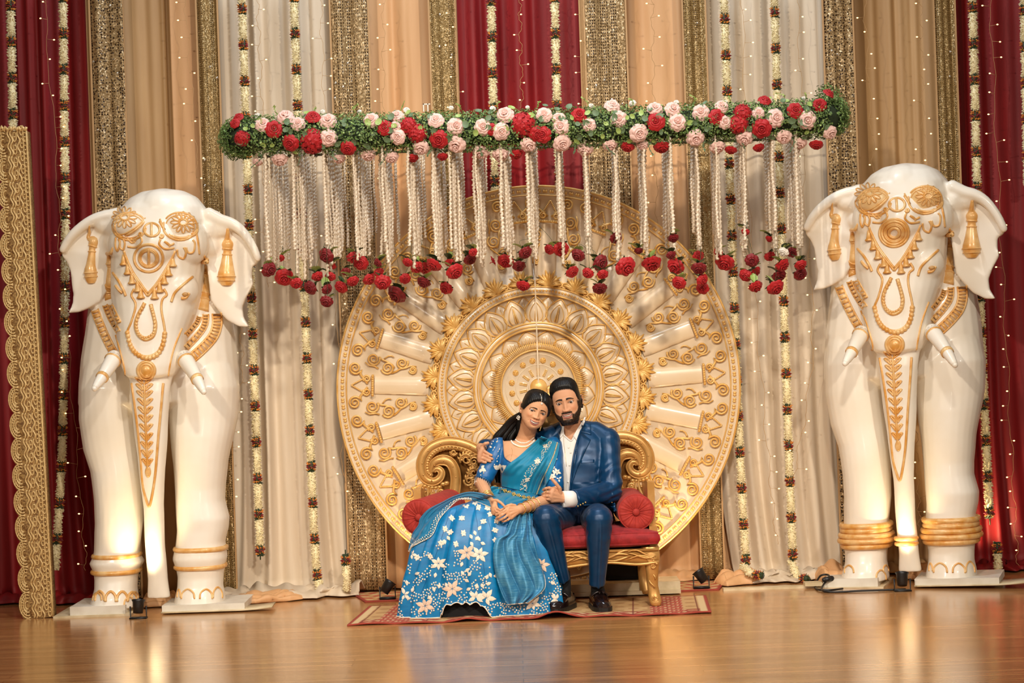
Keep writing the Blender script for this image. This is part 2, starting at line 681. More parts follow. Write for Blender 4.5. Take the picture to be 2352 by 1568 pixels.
for i, (l, a, b, D, m) in enumerate(SEQ):
    t = thing('sequin_panel', l, 'sequin panel', (X0((a + b) / 2, D), D, 0), SG)
    xa, xb = X0(a, D), X0(b, D)
    rows = []
    for j in range(40):
        z = 3.95 - 3.93 * j / 39
        rows.append([(xa + (xb - xa) * u, D - 0.012 * math.sin(u * PI * (3 if b - a > 70 else 2) + 0.6 * math.sin(z * 1.3 + i)) - 0.006 * math.sin(u * 17 + z), z) for u in np.linspace(0, 1, 17)])
    solid(part('net', Buf().grid(rows), m, t), 0.004)
    for xe in (xa, xb):
        part('edge_tape', Buf().box((xe - .005, D - .012, 0.02), (xe + .005, D - .004, 3.95)), BEIGE, t, smooth=False)
    for k in range(int((b - a) * 0.2)):
        o = part('mirror_sequin', mir, MIRROR, t, at=Vector((rs.uniform(xa + .01, xb - .01) - t.location.x, -0.022, rs.uniform(2.2, 3.7) if k % 3 else rs.uniform(.3, 2.2))))
        o.rotation_euler = (rs.uniform(-.12, .3), 0, rs.uniform(-.3, .3))
# sheer strips beside the sequin panels
for l, a, b in (('narrow sheer beige strip beside the left red drape', 196, 209), ('narrow sheer beige strip left of the red centre drape', 1032, 1048), ('narrow sheer beige strip right of the red centre drape', 1328, 1346)):
    curtain('curtain', l, a, b, 12.13, BEIGE, 2, .008, int(a), group='narrow sheer strips of the backdrop')

# gathered cloth lying along the foot of the drapes


def heap(label, pts, D, h, mat, seed):
    """crumpled length of cloth: long low ridges with sharp creases"""
    rows = []
    n, m = 110, 26
    for j in range(m):
        t = j / (m - 1)
        rw = []
        for i in range(n):
            u = i / (n - 1)
            x = pts[0] + (pts[1] - pts[0]) * u
            e = min(1, 5 * min(u, 1 - u)) ** .6
            q = noise.noise(Vector((x * 4 + seed, t * 1.2, seed)))
            cr_ = abs(math.sin(t * 15 + x * 8 + 5 * q)) ** .7
            hh = h * e * math.sin(PI * t) ** .7 * (.30 + .35 * cr_ + .5 * abs(noise.noise(Vector((x * 11, t * 4, seed + 4)))))
            rw.append((x + .02 * q, D - 0.17 * math.cos(PI * t) * (0.8 + 0.5 * q) * e, max(0.006, hh)))
        rows.append(rw)
    o = part('gathered_cloth', Buf().grid(rows), mat)
    solid(o, 0.006, 1)
    return tag(o, label, 'cloth', 'gathered cloth at the foot of the drapes')


heap('peach cloth gathered on the floor between the left elephant and ivory drape', (W(530, 1360, 12).x, W(712, 1360, 12).x), 11.93, .07, PEACH, 2)
heap('peach cloth gathered on the floor between the feet of the left elephant', (W(318, 1370, 11.8).x, W(410, 1370, 11.8).x), 11.86, .10, PEACH, 5)
heap('peach cloth gathered on the floor at the wheel side of the right ivory drape', (W(1640, 1320, 12).x, W(1745, 1320, 12).x), 11.95, .10, PEACH, 8)
heap('peach cloth gathered on the floor by the outer foot of the right elephant', (W(1870, 1320, 12).x, W(1945, 1320, 12).x), 11.98, .12, PEACH, 9)
heap('peach cloth gathered between the feet of the right elephant', (W(2068, 1310, 12).x, W(2140, 1310, 12).x), 11.95, .12, PEACH, 12)

# ---------------------------------------------------------------- garlands


def petal_cloud(rows, n, seed):
    """little pointed petals round a cord; rows: (z0, z1, radius, length, colour)"""
    r = np.random.default_rng(seed)
    b, cols = Buf(), []
    b.tube([(0, 0, rows[0][0]), (0, 0, rows[-1][1])], 0.020, 8)
    cols += [rows[0][4]] * len(b.v)
    for z0, z1, rad, ln, col, cnt in rows:
        for k in range(cnt):
            a, z = r.uniform(0, 2 * PI), r.uniform(z0, z1)
            d = Vector((math.cos(a), math.sin(a), r.uniform(-.5, .5))).normalized()
            s = d.cross(Vector((0, 0, 1))).normalized()
            q = s.cross(d)
            c = Vector((math.cos(a), math.sin(a), 0)) * rad * r.uniform(.55, .9) + Vector((0, 0, z))
            w = .0042
            V = [c - d * ln * .5, c + s * w, c + q * w, c - s * w, c - q * w, c + d * ln * r.uniform(.5, .9)]
            b.add(V, [(0, 2, 1), (0, 3, 2), (0, 4, 3), (0, 1, 4), (5, 1, 2), (5, 2, 3), (5, 3, 4), (5, 4, 1)])
            f = r.uniform(.85, 1.1)
            cols += [tuple(c * f for c in col)] * 6
    me = b.mesh('petals')
    set_col(me, np.array(cols))
    return me


PETAL = M('garland_petal', (1, 1, 1, 1), 0.6, tint=True, sheen=0.2)
wc, gc, oc, rc_ = srgb(244, 230, 184)[:3], srgb(40, 58, 26)[:3], srgb(226, 140, 48)[:3], srgb(140, 20, 26)[:3]
SEGW = petal_cloud([(-.078, .078, .026, .014, wc, 250)], 0, 1)
SEGR = petal_cloud([(-.034, -.026, .024, .020, gc, 8), (-.026, -.010, .026, .018, oc, 26), (-.013, .013, .027, .018, rc_, 44), (.010, .026, .026, .018, oc, 26), (.026, .034, .024, .020, gc, 8)], 0, 2)


def garland(label, pts, D=11.99, ring0=0.1):
    P = [W(x, y, D) if len(p) == 2 else W(p[0], p[1], p[2]) for p in pts for x, y in [p[:2]]]
    P = [Vector(p) for p in smooth_path(P, 80)]
    t = thing('flower_garland', label, 'garland', P[0], 'jasmine garlands on the backdrop')
    cum = [0]
    for a, b in zip(P, P[1:]):
        cum.append(cum[-1] + (b - a).length)

    def at(s):
        i = max(0, min(len(P) - 2, int(np.searchsorted(cum, s)) - 1))
        f = (s - cum[i]) / max(1e-6, cum[i + 1] - cum[i])
        return P[i].lerp(P[i + 1], f), (P[i + 1] - P[i]).normalized()
    s, k = ring0, 0
    while s < cum[-1] - 0.02:
        for ds, me, nm in ((0, SEGR, 'flower_ring'), (.11, SEGW, 'jasmine_segment')):
            if s + ds < cum[-1]:
                p, d = at(s + ds)
                Mx = Matrix.Translation(p - P[0]) @ d.to_track_quat('-Z', 'Y').to_matrix().to_4x4() @ Matrix.Rotation(random.uniform(0, 6), 4, 'Z')
                part(nm, me, PETAL, t, at=Mx)
        s += .216
    part('cord', Buf().tube(P[::4] + [P[-1]], .004, 5), LEAFD, t)
    return t


garland('white jasmine garland on the outermost red drape, ending behind the lace pillar', [(21, -112), (30, 300), (36, 700)], ring0=.11)
garland('white jasmine garland on the red drape beside the left elephant ear', [(143, -112), (150, 500), (146, 850), (142, 1050), (128, 1290)], ring0=.06)
garland('white jasmine garland on the left ivory drape, the one nearer the elephant', [(552, -112), (575, 600), (598, 1285)], ring0=.13)
garland('white jasmine garland on the left ivory drape, the one nearer the wheel', [(671, -112), (698, 640), (722, 1230), (736, 1365)], ring0=.06)
garland('white jasmine garland on the red centre drape, left one of its two', [(1126, -112), (1134, 300), (1140, 520)], ring0=.08)
garland('white jasmine garland on the red centre drape, right one of its two', [(1271, -112), (1281, 300), (1288, 520)], ring0=.06)
garland('white jasmine garland on the right ivory drape, close along the wheel rim', [(1659, -112), (1678, 450), (1697, 980), (1712, 1270), (1716, 1310, 11.9), (1750, 1322, 11.8)], ring0=.19)
garland('white jasmine garland on the right ivory drape, nearer the right elephant', [(1775, -112), (1797, 600), (1818, 1200), (1826, 1312), (1862, 1330, 11.85)], ring0=.15)
garland('white jasmine garland on the red drape beside the right elephant ear', [(2231, -112), (2252, 700), (2268, 1080), (2274, 1205)], ring0=.12)
garland('short white jasmine garland low beside the outer foot of the right elephant', [(2290, 1250), (2293, 1318)], 11.9, ring0=.02)
garland('white jasmine garland at the right border of the backdrop', [(2349, -112), (2360, 400)], ring0=.14)
garland('short white jasmine garland standing at the left foot of the wheel', [(793, 1262), (797, 1350)], 11.93, ring0=.06)

# ---------------------------------------------------------------- fairy lights
BUL = Buf().ball((0, 0, 0), (.0042, .0042, .0062), 8, 6).mesh('bulb')
LED = Buf().ball((0, 0, 0), (.0035, .0035, .005), 6, 4).mesh('bulb')


def lights(label, pts, D=11.97, step=.104, seed=0):
    r = np.random.default_rng(seed)
    P = [Vector(p) for p in smooth_path([W(x, y, D) for x, y in pts], 90)]
    for i, p in enumerate(P):
        p.x += .010 * math.sin(i * .55 + seed) + .004 * math.sin(i * 1.7)
    t = thing('fairy_light_string', label, 'string lights', P[0], 'fairy light strings on the backdrop')
    wire = Buf().tube(P, .0013, 4)
    d, last = 0, P[0]
    nxt = r.uniform(.02, .09)
    for a, b in zip(P, P[1:]):
        d += (b - a).length
        if d >= nxt:
            nxt += step * r.uniform(.85, 1.15)
            sd = r.choice((-1, 1)) * r.uniform(.012, .05)
            q = b + Vector((sd, -.012, r.uniform(-.008, .012)))
            wire.tube([b, q], .0012, 4)
            o = part('bulb', BUL, BULB, t, at=q + Vector((sd * .1, 0, 0)) - P[0])
            o.rotation_euler = (0, PI / 2, 0)
    part('wire', wire, WIRE, t)
    return t


FL = [
    ('clear fairy light string on the red drape between two garlands at the lace pillar side', [(100, -20), (130, 380), (140, 620), (165, 900), (188, 1180), (198, 1310)]),
    ('clear fairy light string on the narrow peach drape above the left elephant', [(424, -20), (456, 440), (470, 640)]),
    ('clear fairy light string along the flank of the left elephant', [(548, 720), (556, 850), (528, 1040), (532, 1200)]),
    ('clear fairy light string on the left ivory drape between its two garlands', [(590, -20), (602, 260), (612, 660)]),
    ('clear fairy light string at the sequin side of the left ivory drape', [(736, -20), (746, 260), (776, 760), (790, 1130)]),
    ('clear fairy light string on the peach drape left of the red centre', [(880, -20), (882, 300), (892, 430)]),
    ('clear fairy light string along the left edge of the red centre drape', [(1040, -20), (1050, 330)]),
    ('clear fairy light string down the middle of the red centre drape', [(1193, -20), (1201, 330)]),
    ('clear fairy light string along the right edge of the red centre drape', [(1336, -20), (1346, 330)]),
    ('clear fairy light string on the peach drape right of the red centre', [(1498, -20), (1502, 250), (1512, 600)]),
    ('clear fairy light string on the right ivory drape between its two garlands', [(1704, -20), (1722, 500), (1760, 1000), (1785, 1250)]),
    ('clear fairy light string on the right ivory drape nearest the right elephant', [(1832, -20), (1846, 400), (1866, 800), (1822, 1100)]),
    ('clear fairy light string on the beige drape, wheel side one of its two', [(1984, -20), (2006, 380), (2010, 500)]),
    ('clear fairy light string on the beige drape, outer one of its two', [(2114, -20), (2122, 380)]),
    ('clear fairy light string on the red drape beside the right elephant', [(2274, -20), (2300, 560), (2326, 1080), (2338, 1300)]),
    ('clear fairy light string hanging between the legs of the right elephant', [(2102, 900), (2112, 1215)]),
]
for i, (l, p) in enumerate(FL):
    lights(l, p, seed=i)

# ---------------------------------------------------------------- gold lace pillar
LACE = M('gold_lace', srgb(240, 208, 146), 0.42, 0.25, var=srgb(222, 184, 120), vscale=40, bump=0.5, bscale=220)
LACEB = M('lace_ground', srgb(206, 168, 106), 0.6, 0.15, var=srgb(120, 80, 42), vscale=110, bump=0.6, bscale=300)


def lace_pt(s, t, y=0.0):
    """s 0..1 across from the plain edge to the scalloped one, t 0..1 down the pillar"""
    a = W(60, 300, 11.46).lerp(W(121, 1416, 11.46), t)
    b = W(-2, 300, 11.46).lerp(W(56, 1422, 11.46), t)
    p = a.lerp(b, s)
    return Vector((p.x, 11.46 + y, p.z))


lp = thing('lace_pillar', 'tall gold lace pillar with a scalloped edge at the outer end of the stage', 'pillar', (lace_pt(.5, 1).x, 11.5, 0))
NS = 19
edge = []
for k in range(NS):
    for q in range(8):
        f = q / 8
        edge.append((1.0 + .17 * math.sin(PI * f) ** .8, (k + f) / NS))
edge.append((1.0, 1.0))
fr = [lace_pt(s, t) for s, t in edge]
n = len(fr)
bf = Buf()
V, F = [], []
for i in range(n):
    t = edge[i][1]
    V += [lace_pt(0, t), fr[i], lace_pt(0, t, .10), fr[i] + Vector((0, .012, 0))]
for i in range(n - 1):
    a, b = i * 4, i * 4 + 4
    F += [(a, b, b + 1, a + 1), (a + 1, b + 1, b + 3, a + 3), (a, a + 2, b + 2, b), (a + 2, a + 3, b + 3, b + 2)]
part('backing', bf.add(V, F), LACEB, lp)
part('edge_cord', Buf().tube([lace_pt(-.01, t, -.004) for t in np.linspace(0, 1, 30)], .006, 6), LACE, lp)
mb = Buf()
um = lambda s, t: lace_pt(s, t / NS, -.003) - lace_pt(.5, 0, 0)
for rr in (.16, .30, .44, .55):
    mb.tube([um(1.0 - .12 + rr * .53 * math.cos(a), .5 + rr * .92 * math.sin(a)) for a in np.linspace(-PI * .62, PI * .62, 13)], .0048, 5)
for a in np.linspace(-1.3, 1.3, 9):
    mb.tube([um(.88 + r_ * .53 * math.cos(a), .5 + r_ * .92 * math.sin(a)) for r_ in (.14, .56)], .0036, 4)
for s0 in (.66, .56, .30):
    mb.tube([um(s0 + .05 * math.sin(2 * PI * t * 2), t) for t in np.linspace(0, 1, 15)], .0058, 5)
for cs, ct in ((.44, .25), (.44, .75), (.18, .0), (.18, .5), (.06, .25), (.06, .75)):
    mb.tube([um(cs + .065 * math.cos(a), ct + .19 * math.sin(a)) for a in np.linspace(0, 2 * PI, 11)[:-1]], .0048, 4, closed=True)
    mb.ball(um(cs, ct), .006, 6, 4)
mm = mb.mesh('lace_motif')
for k in range(NS):
    part('lace_motif', mm, LACE, lp, at=lace_pt(.5, k / NS) - lp.location)
part('ruffle', Buf().tube([lace_pt(s, -.004 + .004 * math.sin(s * 40), -.005) for s in np.linspace(-.03, 1.05, 30)], [.008 + .003 * math.sin(i * 2.1) for i in range(30)], 6), LACE, lp)

# ---------------------------------------------------------------- rugs
RUGM = M('rug_weave', (1, 1, 1, 1), 0.9, tint=True, bump=0.5, bscale=400)


def rug(label, corners, nu, nv, colour, wave, th=.008):
    """corners: front-left, front-right, back-left, back-right (world)"""
    fl, frr, bl, brr = [Vector(c) for c in corners]
    P, C = [], []
    for j in range(nv):
        t = j / (nv - 1)
        rw = []
        for i in range(nu):
            s = i / (nu - 1)
            p = fl.lerp(frr, s).lerp(bl.lerp(brr, s), t)
            p.z = th + wave(s, t)
            p.y += .012 * math.sin(s * 21) * (1 - t)
            rw.append(p)
            C.append(colour(s, t))
        P.append(rw)
    b = Buf().grid(P)
    me = b.mesh('rug')
    set_col(me, np.array(C))
    o = top('rug', me, RUGM, label, 'rug')
    solid(o, th, -1)
    return o


TAN, TAN2, RR, RL, CRM = [np.array(srgb(*c)[:3]) for c in ((196, 156, 104), (176, 132, 84), (158, 62, 46), (190, 100, 74), (214, 184, 136))]


def rugcol(s, t):
    x, y = s * 1.95, t * .75
    if min(x, 1.95 - x) < .02 or y < .018 or y > .735: return RR
    e = min(x, 1.95 - x)
    mot = math.sin(x * 130) * math.sin(y * 60 + math.sin(x * 60) * 1.5)
    if e < .055: return CRM
    if .062 < e < .068 or .13 < e < .134: return RR * .5
    if .15 < e < .33: return RL if mot > .25 else (CRM if mot < -.6 else RR)
    if .33 < e < .34: return TAN2
    if .42 < e < .425: return RR * .5
    if y < .14:
        m2 = math.sin(x * 22) * .6 + math.sin(y * 70 + 2 * math.sin(x * 30)) * .5 + math.sin(x * 71) * .3
        return CRM if m2 > .75 else (RR if m2 > -.25 else TAN)
    if .15 < y < .156: return RR * .6
    return TAN if math.sin(x * 40) * math.sin(y * 40) < .35 else TAN2


def rugwave(s, t):
    k = max(0, 1 - t * 3.0)
    return k * (.032 * math.exp(-((s - .57) / .045) ** 2) + .010 * math.exp(-((s - .33) / .03) ** 2) + .006 * abs(math.sin(s * 24)))


rug('tan and red patterned runner rug under the sofa, its front edge rippled', [W(797, 1435, 10.70), W(1635, 1412, 10.70), W(848, 1393, 11.45), W(1622, 1371, 11.42)], 260, 80, rugcol, rugwave)


def rugcol2(s, t):
    x, y = s * 2.2, t * .5
    m2 = math.sin(x * 40) * math.sin(y * 40 + math.sin(x * 25) * 2)
    if y < .03 or s < .01 or s > .99: return RR
    return RL if m2 > .2 else (CRM if m2 < -.45 else TAN)


rug('tan and red patterned rug lying behind the sofa under the wheel', [W(838, 1378, 11.66), W(1652, 1350, 11.66), W(806, 1352, 12.1), W(1668, 1322, 12.1)], 160, 36, rugcol2, lambda s, t: .0)
# ================================================================ carved wheel
WC = Vector((0.149, 11.95, 1.212))
K = 1.2 / 462.0
wheel = thing('carved_wheel', 'huge round cream and gold carved wheel standing behind the sofa', 'wheel', WC)
prof = [(0, -.016), (84, -.016), (88, -.030), (97, -.030), (101, -.010), (132, -.010), (134, -.034), (149, -.034), (152, -.012), (212, -.012), (215, -.036), (231, -.036), (234, -.008),
        (436, -.004), (441, -.018), (456, -.020), (459, -.030), (463, -.026), (464, .0), (463, .05), (0, .05)]
part('disc', Buf().lathe([(r * K, h) for r, h in prof], 160, WC, 'y'), WHEELW, wheel)


def wring(name, r, rad, y, mat=WHEELG):
    part(name, Buf().tube([WC + Vector((r * K * math.cos(a), y, r * K * math.sin(a))) for a in np.linspace(0, 2 * PI, 121)[:-1]], rad * K, 6, closed=True), mat, wheel)


for r, rad, y in ((86, 2.2, -.030), (99, 2.0, -.024), (134, 2.6, -.034), (140, 1.6, -.037), (148, 2.6, -.034), (213, 2, -.034), (231, 2, -.036), (441, 1.6, -.020), (461.5, 2.4, -.030)):
    wring('gold_ring', r, rad, y)


def polar(a):
    return Matrix.Rotation(-a, 4, 'Y')


def wput(name, me, a, mat, label=None):
    return part(name, me, mat, wheel, label, at=polar(a))


def petal_mesh(r0, r1, hw, y0, bulge, pw=.75):
    rows = []
    for s in np.linspace(0, 1, 11):
        w = hw * max(.02, (math.sin(PI * (s * .93 + .07) ** pw)) ** .8)
        rows.append([((r0 + (r1 - r0) * s) * K, -(y0 + bulge * (1 - q * q) * math.sin(PI * min(1, s * .9 + .1)) ** .6), w * q * K) for q in np.linspace(-1, 1, 7)])
    return Buf().grid(rows)


def petal_line(r0, r1, hw, y, rad, pw=.75):
    b = Buf()
    L = [((r0 + (r1 - r0) * s) * K, -y, hw * max(.0, math.sin(PI * (s * .93 + .07) ** pw)) ** .8 * K) for s in np.linspace(0, 1, 13)]
    b.tube(L, rad * K, 5)
    b.tube([(x, y_, -z) for x, y_, z in L], rad * K, 5)
    return b


def two(name, body, trim, mats, put):
    """one object of two materials"""
    b = Buf().join(body)
    n = len(b.f)
    b.join(trim)
    me = b.mesh(name)
    for m in mats: me.materials.append(m)
    me.polygons.foreach_set('material_index', [0] * n + [1] * (len(me.polygons) - n))
    return me


# hub, bosses, ears of wheat
part('hub', Buf().lathe([(0, -.045), (8 * K, -.043), (15 * K, -.034), (19 * K, -.020), (20.5 * K, -.014)], 28, WC, 'y'), WHEELG, wheel)
part('hub_ring', Buf().tube([WC + Vector((21 * K * math.cos(a), -.018, 21 * K * math.sin(a))) for a in np.linspace(0, 2 * PI, 33)[:-1]], 2 * K, 6, closed=True), WHEELW, wheel)
for rr in (52, 76):
    wring('thin_ring', rr, 1.0, -.016, WHEELW)
bm_ = Buf().ball((62 * K, -.017, 0), (7 * K, .008, 7 * K), 12, 8)
for i in range(6):
    for rr in (2.5, 5):
        bm_.ball(((62 + rr * math.cos(i * PI / 3)) * K, -.024, rr * math.sin(i * PI / 3) * K), 1.3 * K, 6, 4)
boss = bm_.mesh('boss')
wb = Buf()
for i in range(5):
    for sg in (-1, 1):
        wb.ball(((29 + i * 3.4) * K, -.020, sg * 1.6 * K), (2.4 * K, .004, 1.5 * K), 6, 5)
wheat = two('wheat_bar', petal_mesh(25, 49, 6, .014, .004), wb, (WHEELW, WHEELG), None)
for i in range(16):
    wput('boss', boss, 2 * PI * (i + .5) / 16, WHEELG)
for i in range(14):
    wput('wheat_bar', wheat, 2 * PI * (i + .5) / 14, None)
# inner petals and fringe
ip = two('inner_petal', petal_mesh(102, 128, 22, .010, .016, .6), petal_line(100, 131, 23, .014, 1.5, .6), (WHEELW, WHEELG), None)
for i in range(16):
    wput('inner_petal', ip, 2 * PI * (i + .5) / 16, None)
fb = Buf()
for i in range(150):
    a = 2 * PI * i / 150
    r1 = 104 + 9 * abs(math.sin(a * 8)) + (i % 2) * 3
    c = lambda r, y: WC + Vector((r * K * math.cos(a), y, r * K * math.sin(a)))
    fb.tube([c(88, -.032), c(97, -.034), c(r1, -.024)], [1.5 * K, 1.6 * K, .5 * K], 5)
part('gold_fringe', fb, WHEELG, wheel, kind='stuff')
# outer petals
trim = petal_line(150, 209, 26, .020, 1.7).join(petal_line(152, 196, 15, .030, 1.0))
for z in (-2.5, 2.5):
    trim.tube([(154 * K, -.034, z * K), (190 * K, -.036, z * .3 * K)], [2 * K, .8 * K], 5)
op = two('outer_petal', petal_mesh(150, 208, 25, .012, .016), trim, (WHEELW, WHEELG), None)
bp_ = two('back_petal', petal_mesh(170, 210, 18, .008, .010), petal_line(165, 210, 19, .013, 1.5).join(Buf().tube([(172 * K, -.02, 0), (198 * K, -.02, 0)], [2 * K, .7 * K], 5)), (WHEELW, WHEELG), None)
for i in range(22):
    wput('outer_petal', op, 2 * PI * (i + .5) / 22, None)
    wput('back_petal', bp_, 2 * PI * i / 22, None)
bb = Buf()
for i in range(190):
    a = 2 * PI * i / 190
    bb.ball(WC + Vector((222 * K * math.cos(a), -.038, 222 * K * math.sin(a))), (3.0 * K, 2.5 * K, 3.0 * K), 6, 4)
part('bead_ring', bb, WHEELG, wheel, kind='stuff')
# acanthus crown
ab = Buf()
for i, an in enumerate(np.linspace(-1.25, 1.25, 11)):
    L = 46 * (1 - .28 * abs(an)) if i % 2 == 0 else 38 * (1 - .25 * abs(an))
    pts = [((229 + L * s * math.cos(an * (.5 + .5 * s))) * K, -(.018 + .022 * math.sin(PI * s * .8)), L * 1.0 * s * math.sin(an * (.45 + .6 * s)) * K) for s in np.linspace(0, 1, 7)]
    ab.tube(pts, [q * K for q in (2.2, 3.4, 4.2, 4.4, 4.0, 3.0, 1.2)], 6)
for sg in (-1, 1):
    sp = spiral(238, 25 * sg, 9, 1.5, -sg * 2.2, sg * 1.6, 16)
    ab.tube([(x * K, -.026, z * K) for x, z in sp], 1.9 * K, 5)
ab.join(petal_mesh(226, 268, 34, .006, .018, .5))
aca = ab.mesh('acanthus_leaf')
for i in range(24):
    wput('acanthus_leaf', aca, 2 * PI * (i + .5) / 24, WHEELG)
# spokes
rows = []
for s in np.linspace(0, 1, 9):
    r = 252 + 124 * s
    hw = 23 - 2.5 * s
    h = .034 * (1 - .35 * s)
    rows.append([(r * K, -(.004 + h * math.sin(q) ** .8 * (1 if s > .02 else .6)), -math.cos(q) * hw * K) for q in np.linspace(0, PI, 11)])
sb = Buf().grid(rows)
sb.add([rows[-1][i] for i in range(11)], [tuple(range(11))])
spoke = sb.mesh('spoke')
eb = Buf().tube([(380 * K, -.030, -25 * K), (380 * K, -.036, 0), (380 * K, -.030, 25 * K)], 2.6 * K, 6)
for i in range(9):
    eb.ball((380.5 * K, -.036, (-21 + i * 5.25) * K), 3.4 * K, 6, 5)
ebar = eb.mesh('end_bar')
# scroll carving around each spoke end and in each gap


def stube(b, pts, r0=2.3, y=-.014):
    n = len(pts)
    b.tube([(x * K, y - .006 * math.sin(PI * i / n), z * K) for i, (x, z) in enumerate(pts)], [r0 * K * (1 - .45 * i / n) for i in range(n)], 6, flat=(Vector((0, 1, 0)), .8))


s1 = Buf()
for sg in (-1, 1):
    v = [(392, 4 * sg), (402, 16 * sg), (409, 26 * sg)] + [(421 + 15 * (1 - t * .88) * math.cos(PI * 1.1 + 4.1 * PI * t), (40 + 15 * (1 - t * .88) * math.sin(PI * 1.1 + 4.1 * PI * t)) * sg) for t in np.linspace(0, 1, 28)]
    stube(s1, v, 3.0)
    stube(s1, [(394 + 9 * (1 - t * .85) * math.cos(-.6 + 3.4 * PI * t), (15 + 9 * (1 - t * .85) * math.sin(-.6 + 3.4 * PI * t)) * sg) for t in np.linspace(0, 1, 20)], 2.4)
    for t in np.linspace(0, 1, 9):
        s1.ball(((403 + 25 * t) * K, -.014, (15 - 14 * t) * sg * K), (2.6 * K, .006, 2.2 * K), 6, 4)
rim_scroll = s1.mesh('rim_scroll')
s2 = Buf()
for cx, cz, R, sg, a0 in ((384, 6, 15, 1, 2.6), (349, -9, 15, -1, .4), (318, 7, 14, 1, 2.6), (291, -5, 9, -1, .4)):
    stube(s2, [(cx + R * (1 - t * .88) * math.cos(sg * (a0 + 4.2 * PI * t)), cz + R * (1 - t * .88) * math.sin(sg * (a0 + 4.2 * PI * t))) for t in np.linspace(0, 1, 30)], 2.7)
stube(s2, [(372, 12), (362, 7), (352, 5), (340, 0), (333, -6)], 2.6)
stube(s2, [(338, -20), (328, -14), (320, -7), (308, -3), (298, 3), (284, 4)], 2.4)
stube(s2, [(370, -14), (378, -10), (392, -10), (402, -4)], 2.2)
stube(s2, [(360, 10), (352, 18), (344, 20), (338, 17)], 2.0)
gap_scroll = s2.mesh('gap_scroll')
rb = Buf()
for q in (-1, 1):
    rb.ball((450 * K, -.022, q * 2.6 * K), (4.2 * K, .006, 3.0 * K), 8, 5)
rbead = rb.mesh('rim_bead')
SA = [math.radians(2.6 + 16.36 * k) for k in range(-5, 6)]
SA = SA + [PI - a for a in SA]
for a in SA:
    sp_ = wput('spoke', spoke, a, WHEELW)
    part('end_bar', ebar, WHEELG, sp_)
    part('rim_scroll', rim_scroll, WHEELG, sp_)
SA.sort()
for i, a in enumerate(SA):
    b_ = SA[(i + 1) % len(SA)] + (2 * PI if i == len(SA) - 1 else 0)
    o = wput('gap_scroll', gap_scroll, (a + b_) / 2, WHEELG)
    if math.cos((a + b_) / 2) < 0:
        o.matrix_local = polar((a + b_) / 2) @ Matrix.Scale(-1, 4, (0, 0, 1))
for i in range(188):
    wput('rim_bead', rbead, 2 * PI * i / 188, WHEELG)
part('seam', Buf().box(WC + Vector((-.004, -.040, -1.19)), WC + Vector((.004, -.004, 1.19))), WHEELW, wheel, smooth=False)
# low plinth of the wheel
pl = thing('wheel_plinth', 'low cream painted board plinth under the wheel behind the sofa', 'plinth', (W(1435, 1370, 11.62).x, 11.7, 0))
PW = M('plinth_paint', srgb(226, 208, 172), 0.5, var=srgb(200, 180, 140), vscale=12)
xa, xb = W(1296, 1375, 11.6).x, W(1562, 1360, 11.6).x
part('board', Buf().box((xa, 11.56, .008), (xb, 11.82, .075)), PW, pl, smooth=False)
part('lip', Buf().box((xa, 11.535, .008), (xb, 11.56, .03)), PW, pl, smooth=False)
xp = W(1482, 1330, 11.72).x
part('post', Buf().box((xp - .02, 11.70, .075), (xp + .02, 11.76, .30)), PW, pl, smooth=False)
bx = thing('speaker_box', 'black carpeted box on the plinth under the sofa seat', 'box', (W(1435, 1330, 11.74).x, 11.78, .076))
x1, x2 = W(1392, 1330, 11.7).x, W(1470, 1330, 11.7).x
BLK = M('black_felt', srgb(30, 29, 26), 0.8, bump=.3, bscale=200)
part('shell', Buf().box((x1, 11.70, .077), (x2, 11.86, .245)), BLK, bx, smooth=False)
part('front_rim', Buf().tube([(x1 + .01, 11.695, .087), (x2 - .01, 11.695, .087), (x2 - .01, 11.695, .235), (x1 + .01, 11.695, .235)], .006, 6, closed=True), BLK, bx)
# warm floor lamps that light the wheel from below
BLKM = M('black_metal', srgb(26, 24, 24), 0.4)
LENS = M('lamp_lens', (1.0, 0.78, 0.45, 1), 0.2, emit=4)


def floodlight(label, loc, aim, en, spot=95):
    t = thing('floodlight', label, 'lamp', loc, 'small black floodlights on the stage floor')
    d = (Vector(aim) - Vector(loc)).normalized()
    q = d.to_track_quat('Z', 'Y').to_matrix().to_4x4() @ Matrix.Scale(.78, 4)
    c = Vector((0, 0, .070))
    part('housing', Buf().lathe([(0, -.05), (.035, -.05), (.042, .03), (.05, .045), (.044, .045), (.040, .03), (0, .028)], 20).xform(Matrix.Translation(c) @ q).mesh('housing'), BLKM, t, at=Vector((0, 0, 0)))
    part('lens', Buf().lathe([(0, .030), (.039, .031)], 18).xform(Matrix.Translation(c) @ q).mesh('lens'), LENS, t, at=Vector((0, 0, 0)))
    part('yoke', Buf().tube([(-.045, 0, .070), (-.045, 0, .006), (.045, 0, .006), (.045, 0, .070)], .005, 6).box((-.048, -.025, 0), (.048, .025, .008)).mesh('yoke'), BLKM, t, at=Vector((0, 0, 0)))
    l = lamp('flood_glow', 'SPOT', Vector(loc) + c + d * .055, aim, en, UPC, .03, math.radians(spot), .8)
    return t


floodlight('small black floodlight on the floor at the right foot of the wheel', (W(1606, 1320, 11.84).x, 11.72, 0.012), WC + Vector((.42, 0, -.45)), 20, 120)
floodlight('small black floodlight on the floor at the left foot of the wheel', (W(893, 1352, 11.84).x, 11.72, 0.012), WC + Vector((-.42, 0, -.45)), 20, 120)
# ================================================================ elephants


